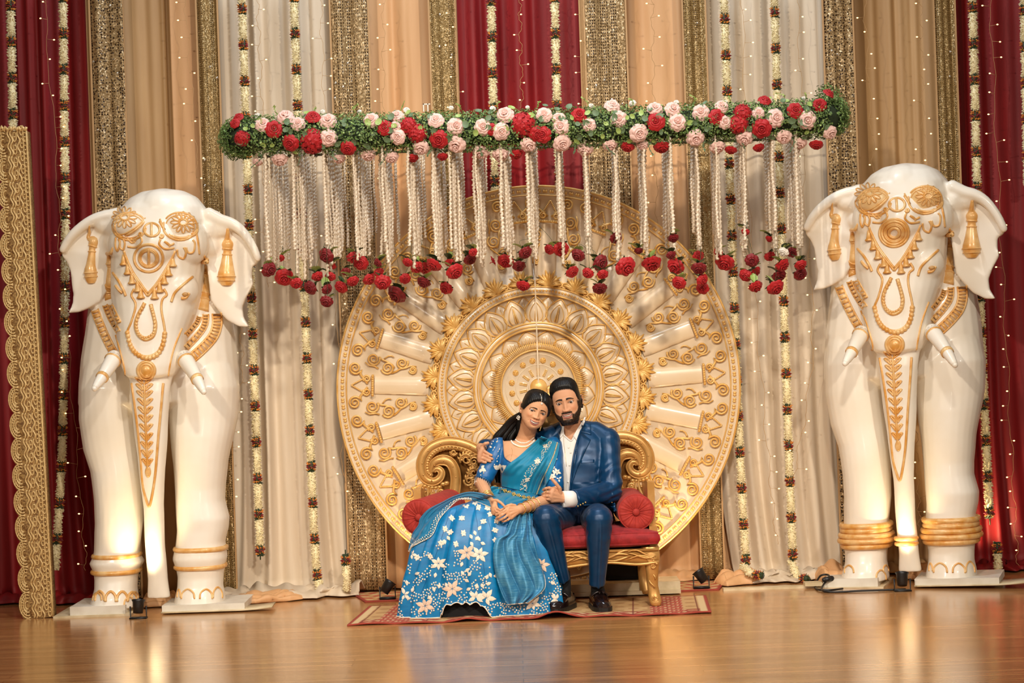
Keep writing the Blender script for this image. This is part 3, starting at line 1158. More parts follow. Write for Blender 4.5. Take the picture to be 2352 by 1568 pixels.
def loft_px(buf, rows, n=26, e=2.3):
    """rows: (py, px left, px right, D of centre, depth radius)"""
    R = []
    for py, xl, xr, D, dr in rows:
        c = W((xl + xr) / 2, py, D)
        hx = (W(xr, py, D) - W(xl, py, D)).x / 2
        ring = []
        for k in range(n):
            a = 2 * PI * k / n
            ca, sa = math.cos(a), math.sin(a)
            ring.append(c + Vector((hx * math.copysign(abs(ca) ** (2 / e), ca), dr * math.copysign(abs(sa) ** (2 / e), sa), 0)))
        R.append(ring)
    buf.grid(R, True)
    b = len(buf.v)
    m = len(R)
    buf.f.append(tuple(range(b - m * n + n - 1, b - m * n - 1, -1)))
    buf.f.append(tuple(range(b - n, b)))


def slab_px(buf, pts, Df, th):
    n = len(pts)
    f = [W(x, y, Df(x, y)) for x, y in pts]
    r = [p + Vector((0, th, 0)) for p in f]
    fs = [tuple(range(n)), tuple(range(2 * n - 1, n - 1, -1))] + [(i, i + n, (i + 1) % n + n, (i + 1) % n) for i in range(n)]
    buf.add(f + r, fs)


zl = lambda x, y: (x / 2.903, 380 + y / 2.903)
zf = lambda x, y: (x / 2.8, 880 + y / 2.8)
ER = Vector((W(360, 1395, 11.62).x, 11.62, 0))
eb = Buf()
loft_px(eb, [(434, 366, 386, 11.66, .05), (441, 326, 424, 11.66, .14), (455, 300, 452, 11.66, .20), (480, 276, 472, 11.66, .25), (510, 261, 480, 11.66, .28), (560, 259, 470, 11.65, .29), (620, 258, 468, 11.63, .27),
             (680, 258, 460, 11.60, .25), (720, 265, 450, 11.57, .23), (760, 270, 434, 11.54, .21), (800, 273, 426, 11.51, .19), (840, 281, 415, 11.48, .165), (862, 292, 402, 11.46, .14), (872, 316, 376, 11.46, .09)], e=2.5)
# cheeks and brow
for x, y, D, r in ((300, 560, 11.50, .13), (430, 560, 11.50, .13), (363, 560, 11.44, .14), (300, 660, 11.48, .11), (412, 665, 11.48, .11), (330, 505, 11.53, .13), (405, 505, 11.53, .13), (367, 490, 11.54, .14)):
    eb.ball(W(x, y, D), r, 18, 12)
for x, y, D, r in ((272, 515, 11.64, .10), (268, 560, 11.64, .075), (240, 512, 11.62, .065), (482, 520, 11.63, .10), (482, 565, 11.63, .075), (512, 520, 11.61, .065)):
    eb.ball(W(x, y, D), r, 14, 10)
# torso
loft_px(eb, [(600, 280, 470, 11.85, .12), (650, 235, 505, 11.85, .20), (700, 207, 528, 11.84, .25), (760, 199, 537, 11.83, .28), (820, 190, 544, 11.82, .29), (870, 186, 548, 11.81, .29), (920, 184, 549, 11.80, .27), (938, 187, 548, 11.80, .21), (956, 192, 543, 11.82, .10)], e=2.8)
legL = [(800, 205, 300, 11.80, .18), (850, 192, 312, 11.77, .22), (890, 186, 316, 11.74, .225), (960, 184, 318, 11.72, .21), (1030, 194, 325, 11.70, .19), (1080, 210, 328, 11.68, .175), (1150, 218, 328, 11.66, .165), (1200, 221, 327, 11.65, .16), (1262, 218, 320, 11.64, .155), (1272, 216, 321, 11.64, .157),
        (1281, 212, 325, 11.64, .165), (1290, 207, 331, 11.64, .172), (1299, 211, 326, 11.64, .165), (1308, 216, 319, 11.64, .155), (1325, 219, 316, 11.64, .15), (1350, 219, 314, 11.63, .155), (1370, 213, 316, 11.62, .165), (1392, 206, 319, 11.62, .18)]
legR = [(800, 405, 530, 11.80, .18), (850, 396, 543, 11.77, .22), (890, 392, 549, 11.74, .225), (960, 389, 545, 11.72, .21), (1000, 393, 537, 11.70, .20), (1060, 399, 524, 11.68, .18), (1120, 403, 517, 11.67, .165), (1150, 405, 516, 11.66, .165), (1190, 407, 525, 11.65, .17), (1215, 408, 523, 11.65, .165), (1245, 405, 516, 11.64, .158),
        (1255, 404, 518, 11.64, .16), (1265, 401, 520, 11.64, .166), (1280, 398, 522, 11.64, .172), (1292, 402, 519, 11.64, .165), (1302, 406, 516, 11.64, .155), (1320, 409, 513, 11.64, .15), (1345, 408, 511, 11.63, .155), (1365, 404, 515, 11.62, .165), (1388, 400, 518, 11.62, .18)]
loft_px(eb, legL, e=2.4)
loft_px(eb, legR, e=2.4)
# trunk down to the floor
loft_px(eb, [(820, 290, 405, 11.50, .10), (870, 298, 396, 11.45, .085), (900, 301, 390, 11.43, .08), (1000, 309, 385, 11.43, .07), (1100, 322, 379, 11.45, .062), (1160, 329, 376, 11.47, .058), (1250, 334, 379, 11.50, .055), (1330, 340, 386, 11.54, .055), (1372, 338, 392, 11.56, .06)], e=2.2)
# ears
earL = [(270, 486), (232, 492), (200, 506), (172, 527), (152, 550), (140, 571), (141, 588), (152, 602), (161, 622), (164, 650), (168, 675), (166, 695), (156, 719), (178, 717), (205, 707), (232, 690), (252, 655), (262, 600), (275, 540)]
earR = [(462, 480), (505, 500), (535, 508), (560, 528), (582, 560), (596, 592), (590, 604), (578, 612), (578, 635), (582, 652), (566, 680), (556, 705), (558, 728), (571, 751), (548, 749), (522, 735), (500, 712), (484, 690), (478, 640), (470, 560)]
slab_px(eb, earL, lambda x, y: 11.58 + .05 * math.cos((x - 200) / 60), .05)
slab_px(eb, earR, lambda x, y: 11.56 + .05 * math.cos((x - 530) / 60), .05)
for pts, D0 in (([(268, 492), (232, 498), (203, 510), (176, 530), (157, 551), (144, 573)], 11.585), ([(480, 492), (505, 505), (533, 514), (557, 532), (578, 562), (592, 592)], 11.565)):
    eb.caps([W(x, y, D0) for x, y in smooth_path(pts, 14)], [.040 - .018 * i / 14 for i in range(15)], 10)
EBODY = remesh(eb, .0085, 5, 'body', .6, off=ER)
# soft unevenness of hand-laid plaster
co, no = get_co(EBODY), get_no(EBODY)
co += no * np.array([noise.noise(Vector(c) * 5.0) * .004 for c in co])[:, None]
set_co(EBODY, co)
ebvh = bvh_of([(EBODY, ER)])
ele = thing('elephant_statue', 'white elephant statue with gold ornaments standing next to the gold lace pillar', 'statue', ER, 'pair of white elephant statues')
part('body', EBODY, CREAM, ele)


def etube(name, paths, r=.0055, off=.002, closed=False, n=None, extra=None, z=zl, label=None, mat=None):
    for p in paths:
        q = smooth_path([z(*k) for k in p], n or max(8, len(p) * 5), closed)
        q = onto(ebvh, q, off)
        if len(q) > 2: part(name, Buf().tube(q, r * 1.28, 6, closed=closed), mat or WASH, ele, label)
    if extra: part(name, extra, mat or WASH, ele, label)


def ebeads(buf, path, k, r, z=zl, off=.002):
    q = onto(ebvh, smooth_path([z(*p) for p in path], k - 1), off)
    for p in q:
        buf.ball(p, r, 8, 6)


circ = lambda cx, cy, rx, ry, n=14, a0=0, a1=2 * PI: [(cx + rx * math.cos(a), cy + ry * math.sin(a)) for a in np.linspace(a0, a1, n + 1)[:n if abs(a1 - a0 - 2 * PI) < 1e-6 else n + 1]]
# forehead domes
for cx, cy, rim, a0, a1, dome in ((830, 345, [(766, 395), (772, 462), (820, 474), (885, 440), (930, 405), (968, 366)], .1, 3.0, (862, 400)), (1222, 378, [(1066, 372), (1095, 425), (1150, 470), (1205, 484), (1265, 475), (1310, 450), (1318, 400)], .1, 3.0, (1200, 400))):
    b = Buf()
    p = hit(ebvh, *zl(*dome))
    d = Buf()
    d.ball(p + Vector((0, .012, .008)), (.096, .060, .074), 26, 16)
    fd_ = part('forehead_dome', d, CREAM, ele)
    dv = bvh_of([(d.mesh('t'), (0, 0, 0))])

    def on2(pts, off=.002):
        out = []
        for x, y in pts:
            q = hit(dv, *zl(x, y), off) or hit(ebvh, *zl(x, y), off)
            if q is not None: out.append(q)
        return out
    b.tube(on2(circ(cx, cy, 26, 19)), .006, 6, closed=True)
    b.tube(on2(circ(dome[0], dome[1] + 6, 112, 92, 34)), .007, 6, closed=True)
    b.tube(on2(circ(dome[0], dome[1] + 6, 96, 78, 34)), .004, 6, closed=True)
    for k in range(12):
        a = k * 2 * PI / 12
        m = (cx + 58 * math.cos(a), cy + 48 * math.sin(a))
        q = [(m[0] + 27 * math.cos(t) * math.cos(a) - 11 * math.sin(t) * math.sin(a), m[1] + 24 * math.cos(t) * math.sin(a) + 11 * math.sin(t) * math.cos(a)) for t in np.linspace(0, 2 * PI, 11)[:-1]]
        b.tube(on2(q), .0042, 5, closed=True)
    b.tube(on2(smooth_path(rim, 24)), .008, 6)
    b.tube(on2(smooth_path([(x, y - 16) for x, y in rim], 24)), .005, 6)
    part('dome_flower', b, WASH, fd_)
etube('brow_ring', [circ(1012, 428, 52, 44)], .006, closed=True, n=30)
etube('brow_bar', [[(1010, 388), (1010, 428), (1010, 468)]], .006)
etube('brow_scroll', [spiral(938, 458, 13, 4, 0, 1.5), [(938, 470), (945, 510), (905, 545), (850, 540)], [(845, 480), (880, 515), (912, 492)], [(870, 485), (890, 500), (900, 515)],
                      spiral(1078, 470, 13, 4, 3, -1.5), [(1070, 490), (1062, 525), (1100, 555), (1160, 550)], [(1095, 505), (1130, 530), (1160, 520)], [(1105, 510), (1125, 525), (1130, 540)]], .005)
etube('scallop_fringe', [[(772, 480), (768, 530), (782, 570), (800, 520), (790, 490)], [(800, 500), (800, 545), (822, 560), (832, 520), (822, 490)], [(1180, 560), (1190, 605), (1225, 620), (1240, 580), (1225, 545)], [(1240, 545), (1255, 580), (1290, 575), (1300, 520), (1285, 495)], [(1310, 450), (1322, 520), (1330, 590)]], .005)
etube('medallion', [circ(990, 618, 96, 92), circ(990, 618, 62, 60), circ(990, 618, 54, 52)], .0065, closed=True, n=40)
etube('medallion_bar', [[(992, 558), (992, 618), (992, 680)]], .007)
etube('forehead_chain', [[(825, 570), (862, 680), (915, 770), (985, 870)], [(1168, 570), (1115, 690), (1050, 790), (985, 870)], [(835, 600), (880, 700), (940, 790), (983, 850)], [(1158, 600), (1100, 700), (1040, 790), (988, 850)]], .006)
BELLS = [(825, 630), (852, 692), (880, 755), (918, 808), (938, 852), (1150, 640), (1122, 702), (1094, 757), (1064, 812), (1030, 856)]
for x, y in BELLS:
    q = hit(ebvh, *zl(x, y))
    part('bell', Buf().lathe([(0, .032), (.008, .032), (.012, .014), (.017, -.014), (.026, -.024), (.023, -.030), (0, -.030)], 12, q), WASH, ele)
etube('trunk_outline', [[(895, 820), (876, 865), (905, 930), (876, 1040), (850, 1110), (866, 1190), (905, 1245), (972, 1272), (1040, 1250), (1082, 1190), (1100, 1110), (1076, 960), (1084, 890), (1112, 862), (1092, 822)]], .0055, n=70)
b = Buf()
ebeads(b, [(850, 1115), (868, 1195), (905, 1250), (975, 1285), (1045, 1262), (1085, 1195), (1098, 1120)], 19, .0155)
part('collar_beads', b, WASH, ele)
etube('teardrop', [[(965, 915), (915, 1010), (905, 1075), (925, 1130), (970, 1160), (1020, 1135), (1036, 1070), (1026, 1010), (1005, 925)]], .009, n=50)
b = Buf()
ebeads(b, [(955, 940), (912, 1030), (918, 1110), (970, 1148), (1026, 1110), (1028, 1020), (1008, 950)], 24, .0095, off=.008)
part('teardrop_beads', b, WASH, ele)
etube('chin_medallion', [circ(975, 1365, 56, 56), circ(975, 1365, 40, 40)], .008, closed=True, n=30, extra=Buf().ball(hit(ebvh, *zl(975, 1365)) + Vector((0, .008, 0)), (.038, .026, .038), 16, 10))
etube('trunk_side_line', [[(770, 1130), (800, 1230), (828, 1340), (836, 1400)], [(1214, 1085), (1160, 1220), (1132, 1340), (1124, 1400)]], .0045)
etube('brow_line', [[(752, 715), (790, 770), (822, 830), (838, 870)], [(1285, 742), (1215, 800), (1165, 850), (1142, 910)]], .0065)
etube('eyelid', [[(770, 800), (792, 830), (815, 850)], [(1208, 885), (1240, 880), (1262, 850)]], .007)
p = hit(ebvh, *zl(1234, 858))
part('eye', Buf().ball(p, (.02, .012, .012), 12, 8), M('statue_eye', srgb(196, 150, 90), .3), ele)


def pendant(pts, label=None, flat=.75):
    """(x, y, half width) in the ear photo frame"""
    P = [hit(ebvh, *zl(x, y)) for x, y, w in pts]
    P = [p for p in P if p]
    D = min(p.y for p in P)
    Q, Rr = [], []
    dense = smooth_path([(x, y, w) for x, y, w in pts], 40)
    last = None
    for x, y, w in dense:
        p = hit(ebvh, *zl(x, y)) or W(*zl(x, y), D)
        if last is not None: p.y = .6 * last + .4 * p.y
        last = p.y
        Q.append(p)
        Rr.append(max(.003, w / 2.903 / 400))
    b = Buf().tube(Q, Rr, 14, flat=(Vector((0, 1, 0)), flat))
    for f in (.42, .50, .78, .86):
        i = int(f * 40)
        d = (Q[i + 1] - Q[i - 1]).normalized() * .005
        b.tube([Q[i] - d, Q[i] - d * .5, Q[i] + d * .5, Q[i] + d], [Rr[i], Rr[i] + .0045, Rr[i] + .0045, Rr[i]], 14, flat=(Vector((0, 1, 0)), .85))
    part('ear_pendant', b, WASH, ele, label)


pendant([(597, 398, 4), (600, 440, 9), (590, 480, 14), (620, 500, 32), (620, 530, 30), (615, 552, 22), (612, 600, 26), (606, 660, 32), (604, 695, 42), (606, 730, 43), (608, 760, 38), (610, 785, 24)])
pendant([(1519, 420, 9), (1520, 455, 14), (1518, 485, 18), (1518, 515, 38), (1518, 545, 36), (1516, 572, 28), (1514, 620, 36), (1512, 680, 48), (1510, 720, 58), (1510, 755, 58), (1510, 782, 46), (1510, 800, 30)])
pendant([(752, 545, 5), (742, 580, 12), (730, 610, 14), (734, 650, 26), (734, 672, 18), (734, 720, 22), (732, 790, 28), (730, 840, 30), (730, 895, 34)])
pendant([(1362, 600, 6), (1378, 640, 14), (1372, 700, 20), (1372, 740, 34), (1370, 765, 26), (1366, 830, 30), (1358, 900, 36), (1352, 970, 40)])


def band(path, w, k, r):
    """flat collar band of raised links"""
    q = smooth_path(path, k)
    b = Buf()
    for (x0, y0), (x1, y1) in zip(q, q[1:]):
        t = np.array([x1 - x0, y1 - y0])
        nn = np.array([-t[1], t[0]]) / (np.linalg.norm(t) + 1e-6)
        cs = [np.array([x0, y0]) + t * f + nn * s * w / 2 for f, s in ((.12, -1), (.88, -1), (.88, 1), (.12, 1))]
        P = onto(ebvh, [zl(*c) for c in cs], .002)
        if len(P) == 4:
            o = Vector((0, -.018, 0))
            c = (P[0] + P[1] + P[2] + P[3]) / 4
            T = [p.lerp(c, .25) + o for p in P]
            b.add(P + T, [(4, 5, 6, 7), (0, 1, 5, 4), (1, 2, 6, 5), (2, 3, 7, 6), (3, 0, 4, 7)])
    for s in (-1, 1):
        e = []
        for i, (x, y) in enumerate(q):
            a, c = q[max(0, i - 1)], q[min(len(q) - 1, i + 1)]
            t = np.array(c) - np.array(a)
            nn = np.array([-t[1], t[0]]) / (np.linalg.norm(t) + 1e-6)
            e.append(tuple(np.array([x, y]) + nn * s * w / 2))
        e = onto(ebvh, [zl(*p) for p in e], .003)
        if len(e) > 2: b.tube(e, r, 5)
    part('neck_band', b, WASH, ele)


band([(632, 962), (668, 1060), (712, 1160), (762, 1255)], 46, 10, .006)
band([(700, 930), (735, 1015), (790, 1110)], 30, 8, .005)
band([(738, 925), (765, 985), (795, 1050)], 24, 6, .005)
band([(1446, 985), (1448, 1060), (1420, 1140), (1350, 1220), (1268, 1292)], 58, 15, .007)
band([(1372, 990), (1365, 1060), (1320, 1130), (1240, 1215)], 36, 11, .005)
band([(1330, 1005), (1310, 1055), (1240, 1130)], 28, 8, .005)
# tusks
for a, m, c, ring in (((262, 822), (240, 858), (217, 892), (232, 867)), ((424, 822), (448, 862), (468, 900), (456, 873))):
    pa, pm, pc = W(*a, 11.40), W(*m, 11.27), W(*c, 11.17)
    P = smooth_path([pa, pm, pc], 10)
    tu_ = part('tusk', Buf().caps(P, [.046 - .030 * (i / 10) ** 1.6 for i in range(11)], 14), CREAM, ele)
    q = Vector(P[6])
    d = Vector(P[7]) - q
    part('tusk_ring', Buf().tube([q - d * .3, q, q + d * .3], .037, 16), WASH, tu_)
    part('tusk_collar', Buf().tube([Vector(P[1]) - d * .15, Vector(P[1]), Vector(P[1]) + d * .15], .050, 16), WASH, tu_)
# cloth panel carved on the trunk
etube('trunk_cloth', [[(846, 0), (868, 160), (885, 300), (903, 480), (916, 640), (936, 735), (960, 790), (980, 710), (1000, 570), (1018, 350), (1036, 160), (1050, 0)]], .0062, n=70, z=zf)
etube('leaf_stem', [[(928, 0), (932, 150), (938, 300), (946, 480), (952, 590)]], .006, n=30, z=zf)
for i, y in enumerate((-25, 18, 62, 112, 165, 218, 276, 334, 390, 444, 500)):
    L = 46 - 2.2 * i
    cx = 926 + i * 2.2
    for sg in (-1, 1):
        p = [(cx + sg * 8, y + 26), (cx + sg * (L * .6), y + 14), (cx + sg * (L + 8), y - 12), (cx + sg * (L * .5), y - 6)]
        etube('leaf', [p], .0050, z=zf, closed=True, n=14)
etube('leaf', [[(952, 540), (964, 570), (953, 598), (940, 570)]], .006, z=zf, closed=True, n=14)
# anklets and toenails


def anklet(px0, px1, py, D, dr, r, name='anklet', e=2.4):
    c = W((px0 + px1) / 2, py, D)
    hx = (W(px1, py, D) - W(px0, py, D)).x / 2
    pts = [c + Vector((hx * math.copysign(abs(math.cos(a)) ** (2 / e), math.cos(a)), dr * math.copysign(abs(math.sin(a)) ** (2 / e), math.sin(a)), .0)) for a in np.linspace(0, 2 * PI, 41)[:-1]]
    for p in pts: p.z += -.034 * (p.x - c.x) * 0
    return part(name, Buf().tube(pts, r, 8, closed=True), WASH, ele)


anklet(217, 320, 1274, 11.64, .157, .014)
anklet(215, 320, 1310, 11.64, .156, .014)
anklet(404, 518, 1258, 11.64, .160, .015)
anklet(405, 517, 1299, 11.64, .156, .014)
for c, w_, y0, h in ((1208, 42, 1385, 62), (1325, 40, 1385, 62), (1400, 30, 1380, 70), (1150, 10, 1375, 50), (625, 28, 1395, 50), (832, 34, 1435, 62), (868, 20, 1380, 40)):
    etube('toenail', [[(c - w_, y0), (c - w_ * .85, y0 - h * .6), (c, y0 - h), (c + w_ * .85, y0 - h * .6), (c + w_, y0)]], .0045, z=zf, n=16)
# stands under the feet
for x0, x1, y, D0, D1, h in ((161, 288, 1413, 11.44, 11.84, .06), (372, 562, 1400, 11.44, 11.84, .05)):
    part('foot_slab', Buf().box((W(x0, y, D0).x, D0, .012), (W(x1, y, D0).x, D1, h)), M('slab_paint', srgb(232, 226, 212), .5, var=srgb(214, 204, 186), vscale=9), ele, smooth=False)
part('board', Buf().box((W(122, 1418, 11.42).x, 11.42, .0), (W(300, 1413, 11.42).x, 11.9, .012)), PW, ele, smooth=False)
rows = [[(x, y, .006 + .02 * max(0, (x + 1.62) / .25) ** 2 + .006) for x in np.linspace(W(370, 1408, 11.42).x, W(624, 1395, 11.42).x, 20)] for y in (11.42, 11.5, 11.62)]
solid(part('board', Buf().grid(rows), PW, ele), .008)
floodlight('small black floodlight between the front feet of the left elephant', (W(332, 1372, 11.5).x + .0, 11.30, 0.0), W(330, 1010, 11.6), 20, 80)
# second elephant, the same casting
T2 = Vector((W(2085, 1338, 11.66).x + .0, 11.66, 0))
e2 = copy_tree(ele)
e2.location = T2
e2.rotation_euler = (0, math.radians(-1.3), math.radians(-18))
e2['label'] = 'white elephant statue with gold ornaments at the red drape without lace pillar'
WASHL = M('pale_gold_wash', srgb(240, 212, 162), 0.36, 0.05, var=srgb(226, 180, 112), vscale=14, coat=.25, bump=.1, bscale=50)
for c in list(e2.children):
    n = c.name.split('.')[0]
    if n == 'forehead_dome':
        c.material_slots[0].link = 'OBJECT'
        c.material_slots[0].material = WASHL
    if n == 'medallion_bar':
        bpy.data.objects.remove(c)
for x0, x1, D, dr, ys in ((216, 321, 11.64, .160, (1264, 1275, 1287, 1299, 1311)), (404, 519, 11.64, .162, (1250, 1262, 1274, 1287, 1299))):
    for k, y in enumerate(ys):
        g = (3, 1, 6, 8, 1)[k]
        anklet(x0 - g, x1 + g, y, D, dr + g * .0012, .017).parent = e2
anklet(334, 380, 1296, 11.52, .058, .014, 'trunk_band', 2.2).parent = e2
anklet(334, 381, 1308, 11.525, .058, .012, 'trunk_band', 2.2).parent = e2
etube('medallion', [circ(990, 618, 80, 77), circ(990, 618, 34, 33)], .008, closed=True, n=36)
for c in list(ele.children):
    if c.name.split('.')[0] == 'medallion' and c.data.users == 1 and c.data not in [q.data for q in e2.children]:
        c.parent = e2
for c, w_, y0, h in ((642, 30, 1398, 62), (712, 34, 1404, 66), (786, 34, 1404, 66), (850, 26, 1398, 56)):
    etube('toenail', [[(c - w_, y0), (c - w_ * .85, y0 - h * .6), (c, y0 - h), (c + w_ * .85, y0 - h * .6), (c + w_, y0)]], .0065, z=zf, n=16)
    o = [q for q in ele.children if q.name.startswith('toenail')][-1]
floodlight('small black floodlight between the front feet of the right elephant', (W(2062, 1345, 11.5).x, 11.36, 0.0), W(2065, 1000, 11.7), 11, 80)
floodlight('small black floodlight behind the right elephant at the red drape', (W(2215, 1318, 11.95).x, 11.93, 0.0), W(2290, 1050, 12.2), 20, 110)
# cable and battens by the right elephant
cb = [W(1935, 1332, 11.5), W(1905, 1338, 11.45), W(1878, 1334, 11.5), W(1872, 1322, 11.7), W(1885, 1316, 11.8), W(1905, 1320, 11.75), W(1890, 1338, 11.42), W(1990, 1349, 11.38), W(2080, 1346, 11.38)]
for p in cb: p.z = .008
cb[4].z = cb[5].z = .05
cbl = thing('cable', 'black power cable looping on the floor at the right elephant stand', 'cable', cb[0])
part('cord', Buf().tube(smooth_path(cb, 50), .006, 7), BLKM, cbl)
part('connector', Buf().caps([W(1893, 1331, 11.6), W(1910, 1328, 11.62)], [.014, .016], 10), BLKM, cbl)
x0, x1 = W(1660, 1340, 11.66).x, W(1885, 1332, 11.66).x
bt_ = thing('batten', 'thin cream batten lying on the floor in front of the right ivory drape', 'board', ((x0 + x1) / 2, 11.66, 0))
part('strip', Buf().box((x0, 11.63, 0), (x1, 11.69, .014)), PW, bt_, smooth=False)
part('block', Buf().box((x1 - .10, 11.60, .0145), (x1, 11.68, .035)), PW, bt_, smooth=False)
# ================================================================ gold sofa
VEL = M('red_velvet', srgb(164, 30, 32), 0.75, var=srgb(136, 20, 24), vscale=30, sheen=0.12, bump=0.2, bscale=200)
VELB = M('rust_linen', srgb(178, 52, 40), 0.8, var=srgb(158, 40, 32), vscale=40, sheen=0.05, bump=0.3, bscale=400)
sofa = thing('sofa', 'carved gold loveseat with scrolled back in front of the carved wheel', 'sofa', (.097, 11.3, 0))
zs = lambda x, y: (940 + x / 6.27, 980 + y / 6.27)
XM = (W(994, 1082, 11.56).x + W(1466, 1071, 11.56).x) / 2


def mir(b, on):
    if on:
        b.v = [(2 * XM - x, y, z) for x, y, z in b.v]
        b.f = [f[::-1] for f in b.f]
    return b


SD = 11.58
OUT = [(1960, 120), (1680, 330), (1400, 470), (1180, 410), (1010, 345), (860, 268), (680, 218), (500, 216), (330, 280), (222, 390), (172, 530), (188, 680), (255, 765), (350, 790), (435, 745), (468, 665), (430, 610), (375, 606), (345, 640)]
INN = [(655, 960), (672, 760), (645, 600), (570, 500), (455, 478), (362, 520), (318, 600), (330, 660)]
for side in (False, True):
    for path, r0, r1, k in ((OUT, 66, 30, 90), (INN, 70, 26, 50)):
        q = smooth_path(path, k)
        P = [W(*zs(x, y), SD) for x, y in q]
        R = [(r0 + (r1 - r0) * max(0, (i / k - .55) / .45)) / 6.27 * SD / FPX for i in range(k + 1)]
        sc_ = part('scroll', mir(Buf().tube(P, R, 12, flat=(Vector((0, 1, 0)), .8)), side), GOLD, sofa)
        for s in (-1, 1):
            E = []
            for i in range(k + 1):
                a, b = P[max(0, i - 1)], P[min(k, i + 1)]
                d = (b - a).normalized()
                nn = Vector((-d.z, 0, d.x))
                E.append(P[i] + nn * s * R[i] * .97 + Vector((0, -R[i] * .35, 0)))
            part('scroll_rim', mir(Buf().tube(E, .0052, 6), side), GOLD, sc_)
    st = [(1165, 405), (880, 280), (675, 222), (452, 240), (272, 342), (187, 522), (205, 688), (325, 772), (497, 486), (630, 570), (672, 722), (655, 905), (370, 552)]
    for x, y in st:
        p = W(*zs(x, y), SD)
        part('stud', mir(Buf().ball((p.x, p.y - .0215, p.z), (.0048, .004, .0048), 8, 6), side), GOLD, sc_)
    # scalloped leaf edge
    q = smooth_path(OUT[3:13], 27)
    for i in range(27):
        a, b = np.array(q[i]), np.array(q[i + 1])
        d = (b - a) / np.linalg.norm(b - a)
        nn = np.array([d[1], -d[0]])
        c = (a + b) / 2 + nn * 84
        p = W(*zs(*c), SD)
        p0 = W(*zs(*(c + nn * 10)), SD) - W(*zs(*(c - nn * 10)), SD)
        bb = Buf().ball((0, 0, 0), (.0165, .012, .0175), 10, 6)
        bb.ball((0, -.006, 0), (.007, .010, .013), 8, 5)
        an = math.atan2(p0.z, p0.x) - PI / 2
        bb.xform(Matrix.Translation(p) @ Matrix.Rotation(-an, 4, 'Y'))
        part('scallop', mir(bb, side), GOLD, sc_)
    # carved foliage between the scroll and the middle of the back
    fo = Buf()
    for cx, cy, R, a0, tn in ((820, 470, 95, 2.6, 1.7), (930, 500, 70, .3, -1.5), (930, 660, 80, 2.4, 1.6), (860, 780, 75, 3.4, -1.5), (960, 850, 70, .2, 1.5), (640, 370, 45, 0, 1.4), (1080, 640, 80, 1.0, 1.5), (1100, 820, 85, 2.0, -1.6)):
        sp = spiral(cx, cy, R, 12, a0, tn, 26)
        fo.tube([W(*zs(x, y), SD - .012) for x, y in sp], [(17 - 8 * i / 26) / 6.27 * SD / FPX for i in range(26)], 6)
        for k in range(6):
            a = a0 + k * .5
            fo.tube([W(*zs(cx + R * f * math.cos(a + f * .6), cy + R * f * math.sin(a + f * .6)), SD - .006) for f in (.3, .7, 1.15, 1.45)], [.006, .009, .008, .002], 6)
    part('carved_foliage', mir(fo, side), GOLD, sofa, kind='stuff')
    low = Buf()
    for cx, cy, R, a0, tn in ((330, 1010, 60, 3, 1.3), (450, 950, 50, 0, -1.3), (250, 960, 40, 1, 1.2)):
        low.tube([W(*zs(x, y), SD - .01) for x, y in spiral(cx, cy, R, 10, a0, tn, 20)], .008, 6)
    for i in range(7):
        p = W(*zs(225 + i * 52, 850 + 26 * math.sin(i * .6) + (i > 4) * -30), SD)
        low.ball(p, (.017, .010, .012), 9, 6)
    part('carved_leaf_row', mir(low, side), GOLD, sofa, kind='stuff')
GOLDD = M('gold_ground', srgb(150, 104, 52), 0.45, 0.6, var=srgb(120, 80, 38), vscale=20, bump=.2, bscale=60)
bk = Buf()
oL = [W(*zs(x, y), 11.62) for x, y in [(560, 1500), (560, 1000), (300, 760), (330, 420), (520, 290), (860, 330), (1180, 470), (1400, 540), (1680, 400), (1960, 190)]]
oR = [Vector((2 * XM - p.x, p.y, p.z)) for p in oL[::-1]]
bk.prism([(p.x, p.z) for p in oL + oR], 11.60, 11.64)
part('back_panel', bk, GOLDD, sofa)
# crest between the two heads
cz = lambda y: W(1262, y, SD).z
cp = [(0, cz(884)), (.012, cz(886)), (.022, cz(893)), (.016, cz(902)), (.03, cz(908)), (.050, cz(915)), (.052, cz(921)), (.036, cz(925)), (.042, cz(930)), (.060, cz(938)), (.060, cz(945)), (.040, cz(951)), (.046, cz(957)), (.075, cz(966)), (.085, cz(976)), (.07, cz(984)), (.075, cz(990)), (.10, cz(1005)), (.11, cz(1040)), (0, cz(1042))]
b = Buf().lathe([(r, z) for r, z in cp], 26)
part('crest', b.xform(Matrix.Translation((W(1264, 950, SD).x, SD, 0)) @ Matrix.Diagonal((1, .45, 1, 1))), GOLD, sofa)
